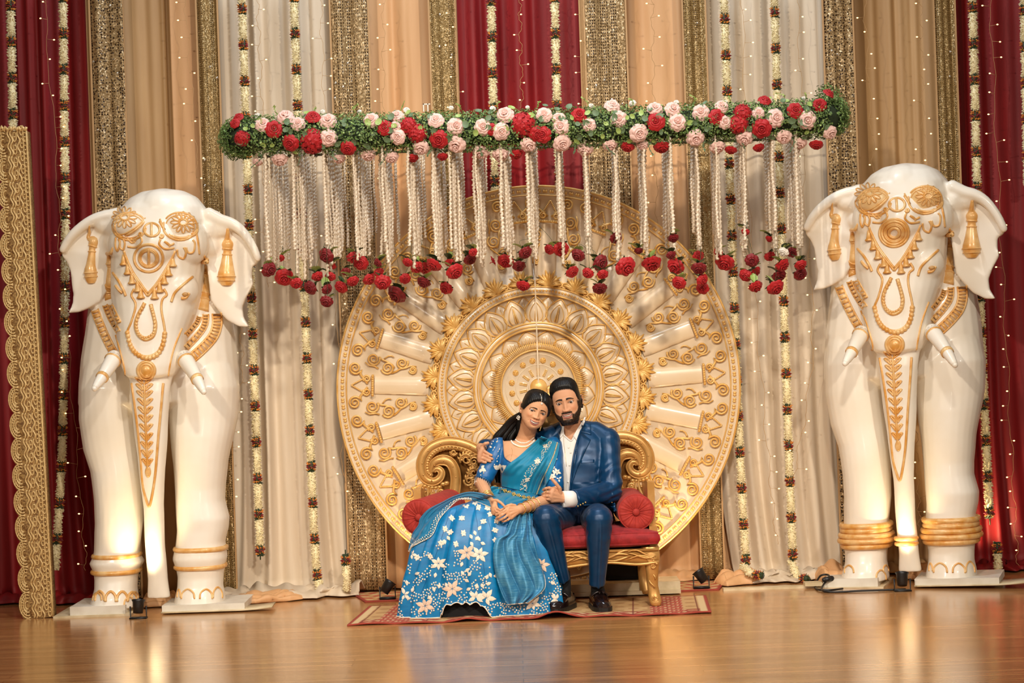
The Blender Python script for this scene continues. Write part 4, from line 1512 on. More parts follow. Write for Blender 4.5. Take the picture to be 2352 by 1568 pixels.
# seat frame
zt, xl_, xr_ = .325, -.575, .785
part('seat_base', Buf().box((xl_ + .03, 11.03, .26), (xr_ - .03, 11.62, .325)), GOLDD, sofa, smooth=False)
prof = []
for i in range(41):
    s = i / 40
    x = xl_ + .02 + (xr_ - xl_ - .04) * s
    prof.append((x, .262 - .034 * math.exp(-((s - .5) / .2) ** 2) - .022 * math.exp(-((abs(s - .5) - .42) / .09) ** 2)))
part('front_rail', Buf().prism([(xl_ + .02, .328), *[(x, z) for x, z in prof], (xr_ - .02, .328)], 11.0, 11.035), GOLD, sofa)
part('rail_bead', Buf().tube([(x, 10.995, z + .004) for x, z in prof], .008, 7), GOLD, sofa)
part('rail_bead', Buf().tube([(xl_ + .02, 10.996, .322), (xr_ - .02, 10.996, .322)], .007, 7), GOLD, sofa)
rl = Buf()
for sx in (-1, 1):
    for j, (x0, L) in enumerate(((.64, -.16), (.50, -.18), (.34, -.17), (.20, -.14), (.06, -.05))):
        for k, (dz, am) in enumerate(((.0, .014), (.012, .02), (-.012, .012))):
            pts = [(XM + sx * (x0 + L * t), 10.992, .292 + dz + am * math.sin(PI * t * 1.6 + k) * (1 if j % 2 else -1)) for t in np.linspace(0, 1, 10)]
            rl.tube(pts, [.002, .004, .006, .0065, .006, .0055, .005, .004, .003, .001], 6)
part('rail_carving', rl, GOLD, sofa, kind='stuff')
# legs
ref = W(1500, 1300, 11.02).x


def leg(x, y0, sx):
    b = Buf()
    R = []
    for z, dx, w, d, dy in ((.335, 0, .040, .040, 0), (.29, .002, .042, .044, -.012), (.24, .008, .034, .038, -.014), (.18, .008, .027, .030, -.006), (.12, .008, .025, .027, .004), (.07, .014, .027, .028, .0), (.035, .020, .028, .030, -.014), (.014, .022, .022, .026, -.02), (.0, .020, .016, .018, -.018)):
        R.append([Vector((x + sx * dx + w * 1.22 * math.copysign(abs(math.cos(a)) ** .8, math.cos(a)), y0 + dy + d * math.copysign(abs(math.sin(a)) ** .8, math.sin(a)), max(z, .0085))) for a in np.linspace(0, 2 * PI, 17)[:-1]])
    b.grid(R, True)
    b.f.append(tuple(range(8 * 16, 9 * 16)))
    o = part('leg', b, GOLD, sofa)
    if y0 < 11.2:
        c = Buf()
        for (cx, cz_, r, a0, tn) in ((.006, .272, .026, 2.2, 1.6), (.010, .232, .014, 0, -1.3), (.02, .05, .018, 2.0, 1.5)):
            c.tube([(x + sx * (cx + px), y0 - .052 + (.012 if cz_ < .1 else 0), cz_ + pz) for px, pz in spiral(0, 0, r, .004, a0, tn, 20)], [.0055 - .0025 * i / 20 for i in range(20)], 6)
        for k in range(3):
            c.tube([(x + sx * (.002 + .006 * k), y0 - .036 + .004 * k, .20 - .05 * k + .03 * t + .0) if 0 else (x + sx * (.016 * math.sin(t * 3 + k) + .006), y0 - .032 - .004 * math.cos(t * 3), .20 - .045 * k + .045 * t) for t in np.linspace(0, 1, 8)], [.002, .004, .006, .006, .006, .005, .004, .002], 6)
        for dz in (.262, .25, .245):
            c.ball((x + sx * (.014 + (.262 - dz)), y0 - .056, dz), .008, 8, 6)
        part('leg_carving', c, GOLD, o)


leg(ref - .012, 11.05, 1)
leg(2 * XM - ref + .012, 11.05, -1)
leg(ref - .03, 11.57, 1)
leg(2 * XM - ref + .03, 11.57, -1)
# arms: upright boards with a stepped front post
for sx in (-1, 1):
    xo = W(1503, 1110, 11.1).x
    xo = xo if sx > 0 else W(952, 1125, 11.2).x
    w = .040 * sx
    part('arm', Buf().prism([(11.10, .32), (11.10, .685), (11.16, .692), (11.45, .665), (11.58, .66), (11.58, .32)], xo - w, xo).xform(Matrix(((0, 1, 0, 0), (1, 0, 0, 0), (0, 0, 1, 0), (0, 0, 0, 1)))), GOLD, sofa, smooth=False)
    part('arm_post', Buf().box((xo - w * 1.0, 11.045, .325), (xo + .004 * sx, 11.10, .445)) if sx > 0 else Buf().box((xo, 11.045, .325), (xo - w, 11.10, .445)), GOLD, sofa, smooth=False)
    lf = Buf()
    for k in range(5):
        xk = xo - sx * (.03 + .018 * k)
        lf.tube([(xk - sx * .03 * math.sin(t * 2.2), SD - .10 * (1 - t), .56 + .12 * t - .015 * k) for t in np.linspace(0, 1, 8)], [.004, .008, .010, .010, .009, .008, .006, .002], 6)
    part('arm_leaf', lf, GOLD, sofa, kind='stuff')
# seat cushion
cu = Buf()
x0, x1, y0, y1, z0, z1 = -.545, .762, 10.985, 11.56, .330, .442
nx, ny = 44, 22


def cush(u, v, topside):
    x = x0 + (x1 - x0) * u
    y = y0 + (y1 - y0) * v
    e = min(1, 8 * min(u, 1 - u) + .02) ** .5 * min(1, 6 * min(v, 1 - v) + .02) ** .5
    zm = (z0 + z1) / 2
    h = (z1 - z0) / 2 * (.55 + .45 * e)
    n_ = noise.noise(Vector((x * 4, y * 4, 1 if topside else 9))) * .008
    return Vector((x, y, zm + h + n_ if topside else zm - h))


for tp in (True, False):
    cu.grid([[cush(i / nx, j / ny, tp) for i in range(nx + 1)] for j in range(ny + 1)])
per = [(i / nx, 0) for i in range(nx)] + [(1, j / ny) for j in range(ny)] + [(1 - i / nx, 1) for i in range(nx)] + [(0, 1 - j / ny) for j in range(ny)]
rows = []
for k in range(6):
    f = k / 5
    rw = []
    for u, v in per:
        a, b = cush(u, v, False), cush(u, v, True)
        p = a.lerp(b, f)
        q = Vector(((u - .5) * 2 if u in (0, 1) else 0, (v - .5) * 2 if v in (0, 1) else 0, 0))
        p += q * .014 * math.sin(PI * f)
        rw.append(p)
    rows.append(rw)
cu.grid(rows, True)
sc = thing('seat_cushion', 'red velvet box seat cushion on the gold sofa under the couple', 'cushion', (.1, 11.25, .33))
part('cover', cu, VEL, sc)
for tp, dz in ((True, -.004), (False, .004)):
    part('piping', Buf().tube([cush(u, v, tp) + Vector((0, 0, dz)) for u, v in per], .0055, 6, closed=True), VEL, sc)


def bolster(label, c, ax, L, r, n=48):
    t = thing('bolster', label, 'cushion', c, 'red bolsters on the sofa')
    q = Vector(ax).normalized().to_track_quat('Z', 'Y').to_matrix().to_4x4()
    A = Buf().lathe([(r * .97, 0), (r, .012), (r * 1.01, L * .5), (r, L - .012), (r * .97, L)], n).xform(q)
    part('tube', A.mesh('tube'), VELB, t, at=Vector((0, 0, 0)))
    for end in (0, L):
        rows = []
        for rr, h in ((1.0, 0), (.97, -.006), (.85, -.013), (.6, -.012), (.35, -.006), (.2, .0), (.05, .002)):
            rw = []
            for k in range(120):
                a = 2 * PI * k / 120
                pl_ = math.sin(a * 15) * .5 + .5 * math.sin(a * 29 + 1)
                hh = h + .0045 * pl_ * (1 - rr) ** .5 * (1 if .1 < rr < .99 else 0) * 1.4
                rw.append((rr * r * .98 * math.cos(a), rr * r * .98 * math.sin(a), hh if end == 0 else L - hh))
            rows.append(rw)
        pe_ = part('pleated_end', Buf().grid(rows, True).xform(q).mesh('pleated_end'), VELB, t, at=Vector((0, 0, 0)))
        part('button', Buf().ball((0, 0, -.004 if end == 0 else L + .004), (r * .21, r * .21, .014), 14, 8).xform(q).mesh('button'), VELB, pe_, at=Vector((0, 0, 0)))
        part('piping', Buf().tube([(r * .985 * math.cos(a), r * .985 * math.sin(a), end) for a in np.linspace(0, 2 * PI, 49)[:-1]], .005, 6, closed=True).xform(q).mesh('piping'), VELB, pe_, at=Vector((0, 0, 0)))


bolster('rust red bolster against the sofa arm beside the man in the suit', W(1461, 1176, 11.06), (-.02, 1, 0), .46, .098)
bolster('rust red bolster partly under the blue skirt at the other sofa arm', W(962, 1188, 11.02), (.36, 1, .04), .46, .098)
# ================================================================ flower canopy
FOL = M('boxwood', (1, 1, 1, 1), 0.5, tint=True)
PINK = M('pink_petal', srgb(246, 200, 190), 0.6, var=srgb(250, 218, 206), vscale=25, sheen=.2, trans=.15)
REDP = M('red_petal', srgb(196, 28, 34), 0.6, var=srgb(168, 18, 26), vscale=25, sheen=.2, trans=.12)
DRED = M('dark_red_petal', srgb(140, 16, 24), 0.6, var=srgb(112, 10, 18), vscale=25, sheen=.2, trans=.1)
WHP = M('white_petal', srgb(244, 238, 226), .6, trans=.15)
EUC = M('eucalyptus_leaf', srgb(112, 134, 98), .55, var=srgb(84, 108, 76), vscale=30)
PALE = M('pale_leaf', srgb(172, 192, 112), .5, var=srgb(136, 164, 82), vscale=30)
DGR = M('deep_leaf', srgb(52, 78, 36), .5, var=srgb(40, 60, 28), vscale=30)
CL, CR = W(556, 312, 11.2), W(1902, 272, 11.2)
CZ = (CL.z + CR.z) / 2
can = thing('flower_canopy', 'hanging canopy bar covered in boxwood with pink and red roses', 'canopy', ((CL.x + CR.x) / 2, 11.2, CZ))


def rose_mesh(seed, layers=((4, .30, .55), (5, .55, .5), (6, .80, .42), (7, 1.0, .30)), ruf=.06):
    r = np.random.default_rng(seed)
    b = Buf()
    b.ball((0, 0, .45), (.16, .16, .25), 8, 6)
    for li, (n, rad, up) in enumerate(layers):
        for k in range(n):
            a0 = 2 * PI * k / n + li * .7 + r.uniform(-.15, .15)
            wd = 2 * PI / n * .78
            rows = []
            ph = r.uniform(0, 6)
            for j in range(5):
                t = j / 4
                rr = rad * (.22 + .78 * t ** .8)
                z = up * 1.1 * math.sin(t * 1.9) + (.10 if t < 1 else -.02) - .25 * (li > 1) * t * t * (li - 1) * .5
                rw = []
                for i in range(6):
                    s = (i / 5 - .5) * 2
                    w = wd * (.35 + .65 * math.sin(PI * (.18 + .62 * t)))
                    a = a0 + s * w
                    e = 1 - .12 * s * s * t
                    rw.append((rr * e * math.cos(a), rr * e * math.sin(a), z * e + ruf * t * math.sin(s * 4 + ph) - .05 * s * s))
                rows.append(rw)
            b.grid(rows)
    return b.mesh('rose')


def hyd_mesh(seed):
    r = np.random.default_rng(seed)
    b = Buf().ball((0, 0, 0), .84, 14, 10)
    for k in range(42):
        z = 1 - (k + .5) / 42 * 1.15
        a = k * 2.4
        d = Vector((math.sqrt(max(0, 1 - z * z)) * math.cos(a), math.sqrt(max(0, 1 - z * z)) * math.sin(a), z))
        q = d.to_track_quat('Z', 'Y').to_matrix() @ Matrix.Rotation(r.uniform(0, 6), 3, 'Z')
        for p in range(4):
            an = p * PI / 2
            rows = []
            for t in (.0, .5, 1.0):
                rows.append([d * .86 + q @ Vector((.44 * t * math.cos(an + s * (.5 * math.sin(.4 + 2 * t))), .44 * t * math.sin(an + s * (.5 * math.sin(.4 + 2 * t))), .05 * math.sin(t * 3) + .06 * t * r.uniform(-1, 1))) for s in (-1, 0, 1)])
            b.grid(rows)
    return b.mesh('hydrangea')


ROSE = [rose_mesh(i) for i in range(4)]
for i in range(4):
    ROSE.append(rose_mesh(20 + i, ((4, .3, .5), (5, .6, .42), (7, .85, .30), (8, 1.0, .12)), .09))
rose_of = {}


def rose(mat, i):
    k = (mat.name, i)
    if k not in rose_of:
        me = ROSE[i].copy()
        me.materials.append(mat)
        rose_of[k] = me
    return rose_of[k]


hyd = hyd_mesh(3)
hyd.materials.append(REDP)
# core and boxwood
bar = [CL.lerp(CR, t) + Vector((0, .0, -.012 * math.sin(PI * t))) for t in np.linspace(0, 1, 24)]
bar = [Vector((CL.x - .04, 11.34, CL.z - .02)), Vector((CL.x - .02, 11.25, CL.z))] + bar + [Vector((CR.x + .03, 11.26, CR.z + .02)), Vector((CR.x + .02, 11.40, CR.z + .04))]
core = Buf().tube(bar, .078, 12)
part('core', core, M('moss_core', srgb(34, 48, 24), .9, bump=.5, bscale=80), can)
r6 = np.random.default_rng(5)
lb, lc = Buf(), []
for k in range(27000):
    f = r6.uniform(0, len(bar) - 1.001)
    i = int(f)
    p = bar[i].lerp(bar[i + 1], f - i)
    t = (bar[i + 1] - bar[i]).normalized()
    a = r6.uniform(0, 2 * PI)
    u = t.orthogonal().normalized()
    d = Matrix.Rotation(a, 3, t) @ u
    if d.y > .85: continue
    c = p + d * (r6.uniform(.078, .118) + .010 * noise.noise(p * 6 + d * 2)) + t * r6.uniform(-.01, .01)
    nn = (d + Vector(r6.uniform(-.8, .8, 3))).normalized()
    s = nn.orthogonal().normalized()
    s = Matrix.Rotation(r6.uniform(0, 6), 3, nn) @ s
    w = nn.cross(s)
    L, H = r6.uniform(.006, .011), r6.uniform(.0035, .006)
    lb.add([c - s * L, c + w * H + nn * .002, c + s * L, c - w * H + nn * .002], [(0, 1, 2), (0, 2, 3)])
    g = r6.uniform(.7, 1.9)
    col = (.10 * g, .17 * g, .045 * g) if r6.random() < .8 else (.22 * g, .30 * g, .10 * g)
    lc += [col] * 4
for e, sx in ((bar[0], -1), (bar[-1], 1), (bar[1], -1), (bar[-2], 1), (bar[-1] + Vector((.0, -.02, .07)), 1)):
    for k in range(900):
        d = Vector(r6.normal(size=3)).normalized()
        if d.x * sx < -.5: continue
        c = e + d * r6.uniform(.07, .112)
        nn = (d + Vector(r6.uniform(-.8, .8, 3))).normalized()
        s = Matrix.Rotation(r6.uniform(0, 6), 3, nn) @ nn.orthogonal().normalized()
        w = nn.cross(s)
        L, H = r6.uniform(.006, .011), r6.uniform(.0035, .006)
        lb.add([c - s * L, c + w * H, c + s * L, c - w * H], [(0, 1, 2), (0, 2, 3)])
        g = r6.uniform(.7, 1.9)
        lc += [(.10 * g, .17 * g, .045 * g)] * 4
fm = lb.mesh('boxwood', smooth=False, off=wloc(can))
set_col(fm, np.array(lc))
part('boxwood', fm, FOL, can, kind='stuff')


def face(p, d, s, roll=None):
    return Matrix.Translation(p) @ Vector(d).normalized().to_track_quat('Z', 'Y').to_matrix().to_4x4() @ Matrix.Rotation(random.uniform(0, 6) if roll is None else roll, 4, 'Z') @ Matrix.Scale(s, 4)


def on_bar(px, py, lift=0.0):
    """point of the bar's leafy front seen at a picture place, and the outward direction there"""
    p = W(px, py, 11.2)
    zc = CL.z + (CR.z - CL.z) * (p.x - CL.x) / (CR.x - CL.x)
    h = max(-.125, min(.125, p.z - zc)) / .125
    d = Vector(((p.x < CL.x) * -.5 + (p.x > CR.x) * .5, -math.sqrt(max(.06, 1 - h * h)), h * .95))
    y = 11.2 - .098 * math.sqrt(max(0.0, 1 - h * h)) - lift
    return W(px, py, y), d


za = lambda x, y: (500 + x / 2.904, 180 + y / 2.904)
zb_ = lambda x, y: (1200 + x / 2.904, 180 + y / 2.904)
PK = [za(*p) + (s,) for *p, s in [(450, 255, 58), (300, 305, 52), (535, 300, 48), (735, 280, 56), (740, 400, 58), (1025, 275, 52), (1195, 250, 46), (1190, 320, 38), (1200, 390, 52), (1455, 280, 54), (1590, 320, 58), (1590, 445, 62), (1770, 325, 56), (1890, 355, 58), (1915, 240, 58), (1355, 465, 56), (2075, 445, 56), (415, 545, 54), (1005, 515, 50), (1160, 530, 48), (1755, 495, 56), (1885, 512, 54), (810, 538, 42), (265, 560, 34)]]
PK += [zb_(*p) + (s,) for *p, s in [(600, 180, 52), (645, 270, 54), (885, 200, 52), (1005, 205, 54), (1035, 290, 60), (775, 365, 62), (1190, 225, 56), (1330, 185, 46), (1350, 290, 46), (1480, 400, 58), (1575, 230, 42), (1690, 265, 62), (1745, 395, 52), (1900, 280, 62), (2055, 365, 48), (1845, 435, 50), (1155, 400, 60), (1300, 462, 54), (415, 478, 54), (585, 450, 48), (265, 432, 60), (255, 320, 56), (445, 310, 46), (145, 245, 52), (240, 265, 44), (800, 448, 42)]]
RD = [za(*p) + (s,) for *p, s in [(375, 340, 58), (635, 260, 50), (485, 430, 56), (870, 465, 52), (1115, 330, 52), (1475, 405, 62), (1830, 340, 40), (2130, 370, 52), (140, 260, 34), (115, 300, 34), (1300, 530, 38), (1500, 520, 36), (1990, 505, 44)]]
RD += [zb_(*p) + (s,) for *p, s in [(380, 245, 54), (890, 290, 60), (1295, 260, 54), (1595, 335, 64), (1820, 215, 54), (1980, 175, 48), (135, 375, 56), (1615, 150, 44), (2040, 105, 42), (700, 455, 46), (930, 455, 56), (1390, 475, 40), (1575, 460, 38), (1960, 440, 46)]]
HY = [za(630, 430) + (92,), za(1270, 310) + (66,), za(1330, 370) + (70,), za(2040, 300) + (92,), za(150, 400) + (56,), zb_(1470, 220) + (66,), zb_(1445, 310) + (72,)]
co_ = wloc(can)
for lst, mat, nm, base in ((PK, PINK, 'pink_rose', 4), (RD, REDP, 'red_rose', 0)):
    for i, (x, y, s) in enumerate(lst):
        p, d = on_bar(x, y)
        d = d + Vector((random.uniform(-.3, .3), -.25, random.uniform(-.2, .2)))
        sz = s / 2.904 / FPX * 11.1 * 1.1
        part(nm, rose(mat, base + i % 4 if random.random() < .7 else random.randrange(8)), None, can, at=face(p - co_ - d.normalized() * sz * .05, d, sz))
for x, y, s in HY:
    p, d = on_bar(x, y)
    sz = s / 2.904 / FPX * 11.1
    part('red_hydrangea', hyd, None, can, at=face(p - co_ - d.normalized() * sz * .45, d, sz))
for i in range(13):
    f = (i + r6.uniform(.1, .9)) / 13
    p = CL.lerp(CR, f) + Vector((0, .02, .105 + r6.uniform(0, .02)))
    part('white_blossom', rose(WHP, 4 + i % 4), None, can, at=face(p - co_, (r6.uniform(-.5, .5), -.8, .6), r6.uniform(.012, .024)))
disc = Buf()
rows = [[(t * math.cos(a) * .8 + .0, t * math.sin(a), .18 * t * t - .05 * math.cos(a) ** 2) for a in np.linspace(0, 2 * PI, 13)[:-1]] for t in (.02, .55, 1)]
disc.grid(rows, True).tube([(0, -1, .1), (0, -1.5, .02)], .05, 4)
disc = disc.mesh('leaf')


def leaf_mesh():
    b = Buf()
    rows = []
    for t in np.linspace(0, 1, 6):
        w = .38 * math.sin(PI * (t * .92 + .04)) ** .8
        rows.append([(q * w, t, .20 * math.sin(t * 2.2) + .10 * abs(q)) for q in (-1, -.5, 0, .5, 1)])
    return b.grid(rows).mesh('leaf')


LEAFM = leaf_mesh()
leaf_of = {}


def leafy(me, mat):
    k = (me.name, mat.name)
    if k not in leaf_of:
        c = me.copy()
        c.materials.append(mat)
        leaf_of[k] = c
    return leaf_of[k]


for i in range(120):
    f = r6.uniform(0, 1)
    p = CL.lerp(CR, f)
    h = r6.uniform(-1, 1)
    d = Vector((r6.uniform(-.4, .4), -math.sqrt(1 - h * h * .96), h))
    c = p + Vector((0, d.y * .118, d.z * .118))
    part('leaf', leafy(disc, EUC if i % 3 else PALE), None, can, at=face(c - co_, d + Vector((r6.uniform(-.5, .5), -.3, r6.uniform(-.4, .4))), r6.uniform(.014, .023)))
for i in range(26):
    f = (i + r6.uniform(0, 1)) / 26
    p = CL.lerp(CR, f) + Vector((0, -.05, -.105))
    if i % 2: p = CL.lerp(CR, f) + Vector((0, -.01, .10))
    b = Buf()
    up = 1 if i % 2 else -1
    q = smooth_path([p, p + Vector((r6.uniform(-.02, .02), -.02, .03 * up)), p + Vector((r6.uniform(-.04, .04), -.03, r6.uniform(.05, .10) * up * (.6 if up > 0 else .9)))], 8)
    b.tube(q, .0015, 4)
    lm = Buf()
    for k in range(2, 9):
        c = Vector(q[k])
        d = Vector((r6.uniform(-1, 1), -.6, r6.uniform(-.5, .8)))
        Mx = face(c, d, r6.uniform(.009, .014))
        lm.add([Mx @ Vector(v) for v in [(-.4, .0, 0), (0, -1, .1), (.4, 0, 0), (0, 1, .1)]], [(0, 1, 2, 3)])
    o = part('sprig', b.join(lm), PALE if i % 2 else EUC, can)

wb = W(980, 247, 11.14)
part('bracket', Buf().box(wb - Vector((.020, .004, .022)), wb + Vector((-.014, .004, .022))).box(wb - Vector((.020, .004, -.016)), wb + Vector((.020, .004, .022))).box(wb + Vector((.004, -.004, -.022)), wb + Vector((.010, .004, .022))), WHP, can, 'white plastic bracket on the canopy top', smooth=False)
# ---------------------------------------------------------------- rows of strands below the canopy
STRAND = M('cellophane_strand', srgb(246, 232, 210), .45, var=srgb(236, 216, 188), vscale=60, bump=.3, bscale=200, coat=.2, trans=.15)
rodm = M('canopy_rod', srgb(70, 60, 44), .5, .4)


def strand_mesh(seed):
    r = np.random.default_rng(seed)
    pts, R = [], []
    n = 84
    for i in range(n + 1):
        t = i / n
        pts.append((.0016 * math.sin(i * 1.9) + .003 * math.sin(t * 9 + seed), .0016 * math.cos(i * 1.9), -t))
        R.append(.0024 + .0024 * (i % 2) + r.uniform(0, .0018) + .001 * t)
    b = Buf().tube(pts, R, 5)
    return b.mesh('strand')


STR = [strand_mesh(i) for i in range(6)]
for m_ in STR: m_.materials.append(STRAND)
ORD = ['first', 'second', 'third', 'fourth', 'fifth', 'sixth', 'seventh', 'eighth', 'ninth', 'tenth', 'eleventh', 'twelfth', 'thirteenth', 'fourteenth', 'fifteenth', 'sixteenth', 'seventeenth', 'eighteenth', 'nineteenth', 'twentieth', 'twenty-first']
ROWX = [613, 680, 746, 814, 878, 941, 998, 1042, 1094, 1156, 1220, 1288, 1351, 1420, 1484, 1546, 1604, 1654, 1714, 1782, 1838]
ROWS = []
for i, px in enumerate(ROWX):
    a = W(px, 500, 11.17)
    y1 = 11.98 if i < 16 else 11.75
    bx_ = W(px, 500, 11.17).x + .004 * (y1 - 11.17) / .8 + (.045 if i < 11 else .025)
    ztop = CL.z + (CR.z - CL.z) * (a.x - CL.x) / (CR.x - CL.x) - .05
    part('rod', Buf().tube([(a.x, 11.15, ztop), (bx_, y1 + .02, ztop)], .006, 6), rodm, can)
    t = thing('strand_row', 'row of cream twisted strands under the canopy, %s from the left elephant side' % ORD[i], 'strand row', (a.x, 11.17, ztop), 'rows of cream strands under the flower canopy')
    ends = []
    for k in range(14):
        f = (k / 13) ** 1.05
        L = r6.uniform(.55, .66) + (.06 if 0 < k < 6 else 0) + (.05 if i in (1, 2, 4, 5) and k % 3 == 1 else 0) - (.10 if k > 9 else 0)
        x = a.x + (bx_ - a.x) * f + r6.uniform(-.014, .014)
        y = 11.17 + (y1 - 11.17) * f
        o = part('strand', STR[k % 6 if k else i % 6], None, t, at=Vector((x - a.x, y - 11.17, -.002)))
        sxy = r6.uniform(1.15, 1.75) * (1.2 if k < 3 else 1)
        o.scale = (sxy, sxy, L)
        o.rotation_euler = (r6.uniform(-.012, .012), r6.uniform(-.015, .015), r6.uniform(0, 6))
        ends.append((Vector((x, y, ztop - L)), k))
    ROWS.append((px, a, bx_, ends, []))
for y in (11.5, 11.9):
    part('rod', Buf().tube([(CL.x, y, CZ - .045), (CR.x, y, CZ - .045)], .008, 6), rodm, can)
# roses hanging under the strands
HR = [za(*p) + (s,) for *p, s in [(345, 1275, 50), (445, 1325, 60), (525, 1368, 40), (620, 1395, 46), (725, 1180, 50), (728, 1405, 36), (825, 1390, 44), (725, 1490, 42), (665, 1320, 38), (752, 1320, 34), (900, 1350, 40), (905, 1195, 44), (955, 1230, 48), (1010, 1340, 42), (1075, 1295, 34), (1100, 1362, 54), (1200, 1435, 66), (1250, 1335, 36), (1330, 1262, 40), (1378, 1262, 50), (1445, 1238, 52), (1375, 1360, 44), (1522, 1400, 44), (1580, 1285, 58), (1550, 1225, 34), (1682, 1205, 42), (1820, 1238, 50), (1920, 1215, 52), (2010, 1250, 42), (2038, 1378, 44), (2050, 1160, 46), (1068, 1230, 30), (855, 1290, 30), (420, 1200, 26), (760, 1250, 30), (1268, 1225, 34), (1705, 1160, 28)]]
HR += [zb_(*p) + (s,) for *p, s in [(145, 1220, 50), (258, 1142, 50), (330, 1288, 44), (370, 1180, 46), (435, 1300, 38), (518, 1228, 54), (535, 1305, 36), (515, 1398, 46), (690, 1258, 66), (625, 1065, 40), (862, 1235, 62), (775, 1150, 28), (1005, 1062, 36), (1020, 1255, 56), (1045, 1362, 46), (992, 1180, 32), (1172, 1185, 36), (1178, 1262, 50), (1198, 1342, 40), (1202, 1398, 42), (1305, 1160, 30), (1352, 1225, 62), (1488, 1022, 26), (1530, 1215, 44), (1548, 1285, 42), (1490, 1312, 44), (1555, 1388, 46), (1650, 1068, 28), (1650, 1188, 36), (1732, 1245, 50), (1712, 1318, 46), (1685, 1390, 58), (1800, 1162, 34), (1855, 1240, 40), (1852, 1305, 44), (180, 1140, 34)]]
HR.append(zb_(1742, 1160) + (34,))
used = []
for x, y, s in HR:
    best = min(range(len(ROWX)), key=lambda i: abs(x - (ROWX[i] + (12 if i < 12 else -6))))
    ROWS[best][4].append((x, y, s))
SEP = Buf()
for i in range(5):
    a = i * 2 * PI / 5
    rows = []
    for t in np.linspace(0, 1, 4):
        w = .22 * math.sin(PI * (.1 + .86 * t))
        rows.append([(math.cos(a + q * w / max(.3, t)) * t * .9, math.sin(a + q * w / max(.3, t)) * t * .9, -.28 + .12 * t) for q in (-1, 0, 1)])
    SEP.grid(rows)
SEPM = SEP.mesh('sepals')
SEPM.materials.append(DGR)
NTH = ['topmost', 'second highest', 'third highest', 'fourth highest', 'fifth highest', 'sixth highest', 'seventh highest', 'eighth highest']
for i, (px, a, bx_, ends, lst) in enumerate(ROWS):
    lst.sort(key=lambda q: q[1])
    for j, (x, y, s) in enumerate(lst):
        # the strand of that row that passes nearest above the flower
        e, k = min(ends, key=lambda q: abs((W(x, y, q[0].y).x - q[0].x)) + .0015 * q[1] + (.05 if q[1] in used[-3:] else 0))
        used.append(k)
        p = W(x, y, e.y - .02)
        white = (x, y, s) == HR[-1]
        sz = s / 2.904 / FPX * e.y * 1.12
        lab = ('white' if white else 'red') + ' rose hanging under the %s strand row from the left elephant side' % ORD[i]
        if len(lst) > 1: lab += ', ' + NTH[j]
        lab = lab.replace(' from the left elephant side,', ' from the left,') if len(lst) > 1 else lab
        t = thing('hanging_rose', lab, 'rose', p, 'red roses hanging under the strand rows')
        d = Vector((random.uniform(-.55, .55), -random.uniform(.35, 1.0), -random.uniform(.3, .9)))
        part('bloom', rose(WHP if white else (REDP if random.random() < .72 else DRED), random.randrange(8)), None, t, at=face((0, 0, 0), d, sz))
        back = -d.normalized() * sz * .5
        part('sepals', SEPM, None, t, at=face(back * .3, d, sz * 1.15))
        for q in range(random.choice((2, 2, 3))):
            an = random.uniform(0, 6)
            dd = Vector((math.cos(an), math.sin(an) * .5 - .3, .35))
            mt = PALE if random.random() < .5 else DGR
            Mx = Matrix.Translation(back * .9) @ dd.normalized().to_track_quat('Y', 'Z').to_matrix().to_4x4() @ Matrix.Scale(random.uniform(.048, .072), 4)
            part('leaf', leafy(LEAFM, mt), None, t, at=Mx)
        part('wire', Buf().tube(smooth_path([back, back + Vector((random.uniform(-.02, .02), 0, .05)), e - p + Vector((0, 0, .03))], 8), .0013, 4).mesh('wire'), LEAFD, t, at=Vector((0, 0, 0)))
# ================================================================ people
def PX(p):
    """picture place of a world point"""
    u, v = p[0] / p[1] * FPX, (CAM_Z - p[2]) / p[1] * FPX
    return 1176 + u * cr + v * sr, 784 - u * sr + v * cr


def inside(poly, x, y):
    c = False
    n = len(poly)
    for i in range(n):
        x0, y0 = poly[i]
        x1, y1 = poly[(i + 1) % n]
        if (y0 > y) != (y1 > y) and x < (x1 - x0) * (y - y0) / (y1 - y0) + x0:
            c = not c
    return c


def cut_front(me, off, poly, ymax=-.1):
    """open a garment where its front lies inside a measured outline"""
    co = get_co(me) + np.array(off)
    keep = []
    for p in me.polygons:
        k = True
        if p.normal.y < ymax:
            c = co[list(p.vertices)].mean(0)
            if inside(poly, *PX(c)): k = False
        keep.append(k)
    return drop_faces(me, keep)


G = lambda x, s: np.exp(-(x / s) ** 2)
ss = lambda a, b, x: np.clip((x - a) / (b - a), 0, 1) ** 2 * (3 - 2 * np.clip((x - a) / (b - a), 0, 1))
ZK = np.array([.121, .117, .108, .090, .065, .038, .010, -.010, -.035, -.055, -.075, -.090, -.103, -.112, -.118, -.121])
WK = np.array([.000, .028, .046, .063, .0725, .0762, .0765, .0755, .0730, .0690, .0615, .0520, .0405, .0290, .0160, .0])
FK = np.array([.0, -.030, -.052, -.073, -.0855, -.0905, -.0905, -.0885, -.087, -.0875, -.0875, -.0865, -.083, -.076, -.064, -.035])
BK = np.array([.0, .050, .076, .094, .1015, .103, .100, .095, .083, .066, .048, .034, .024, .014, .004, -.035])
zd = np.linspace(-.121, .121, 800)


def _sm(v):
    q = np.interp(zd, ZK[::-1], v[::-1])
    k = np.ones(25) / 25
    return np.convolve(np.pad(q, 12, 'edge'), k, 'valid')


WD, FD, BD = _sm(WK), _sm(FK), _sm(BK)


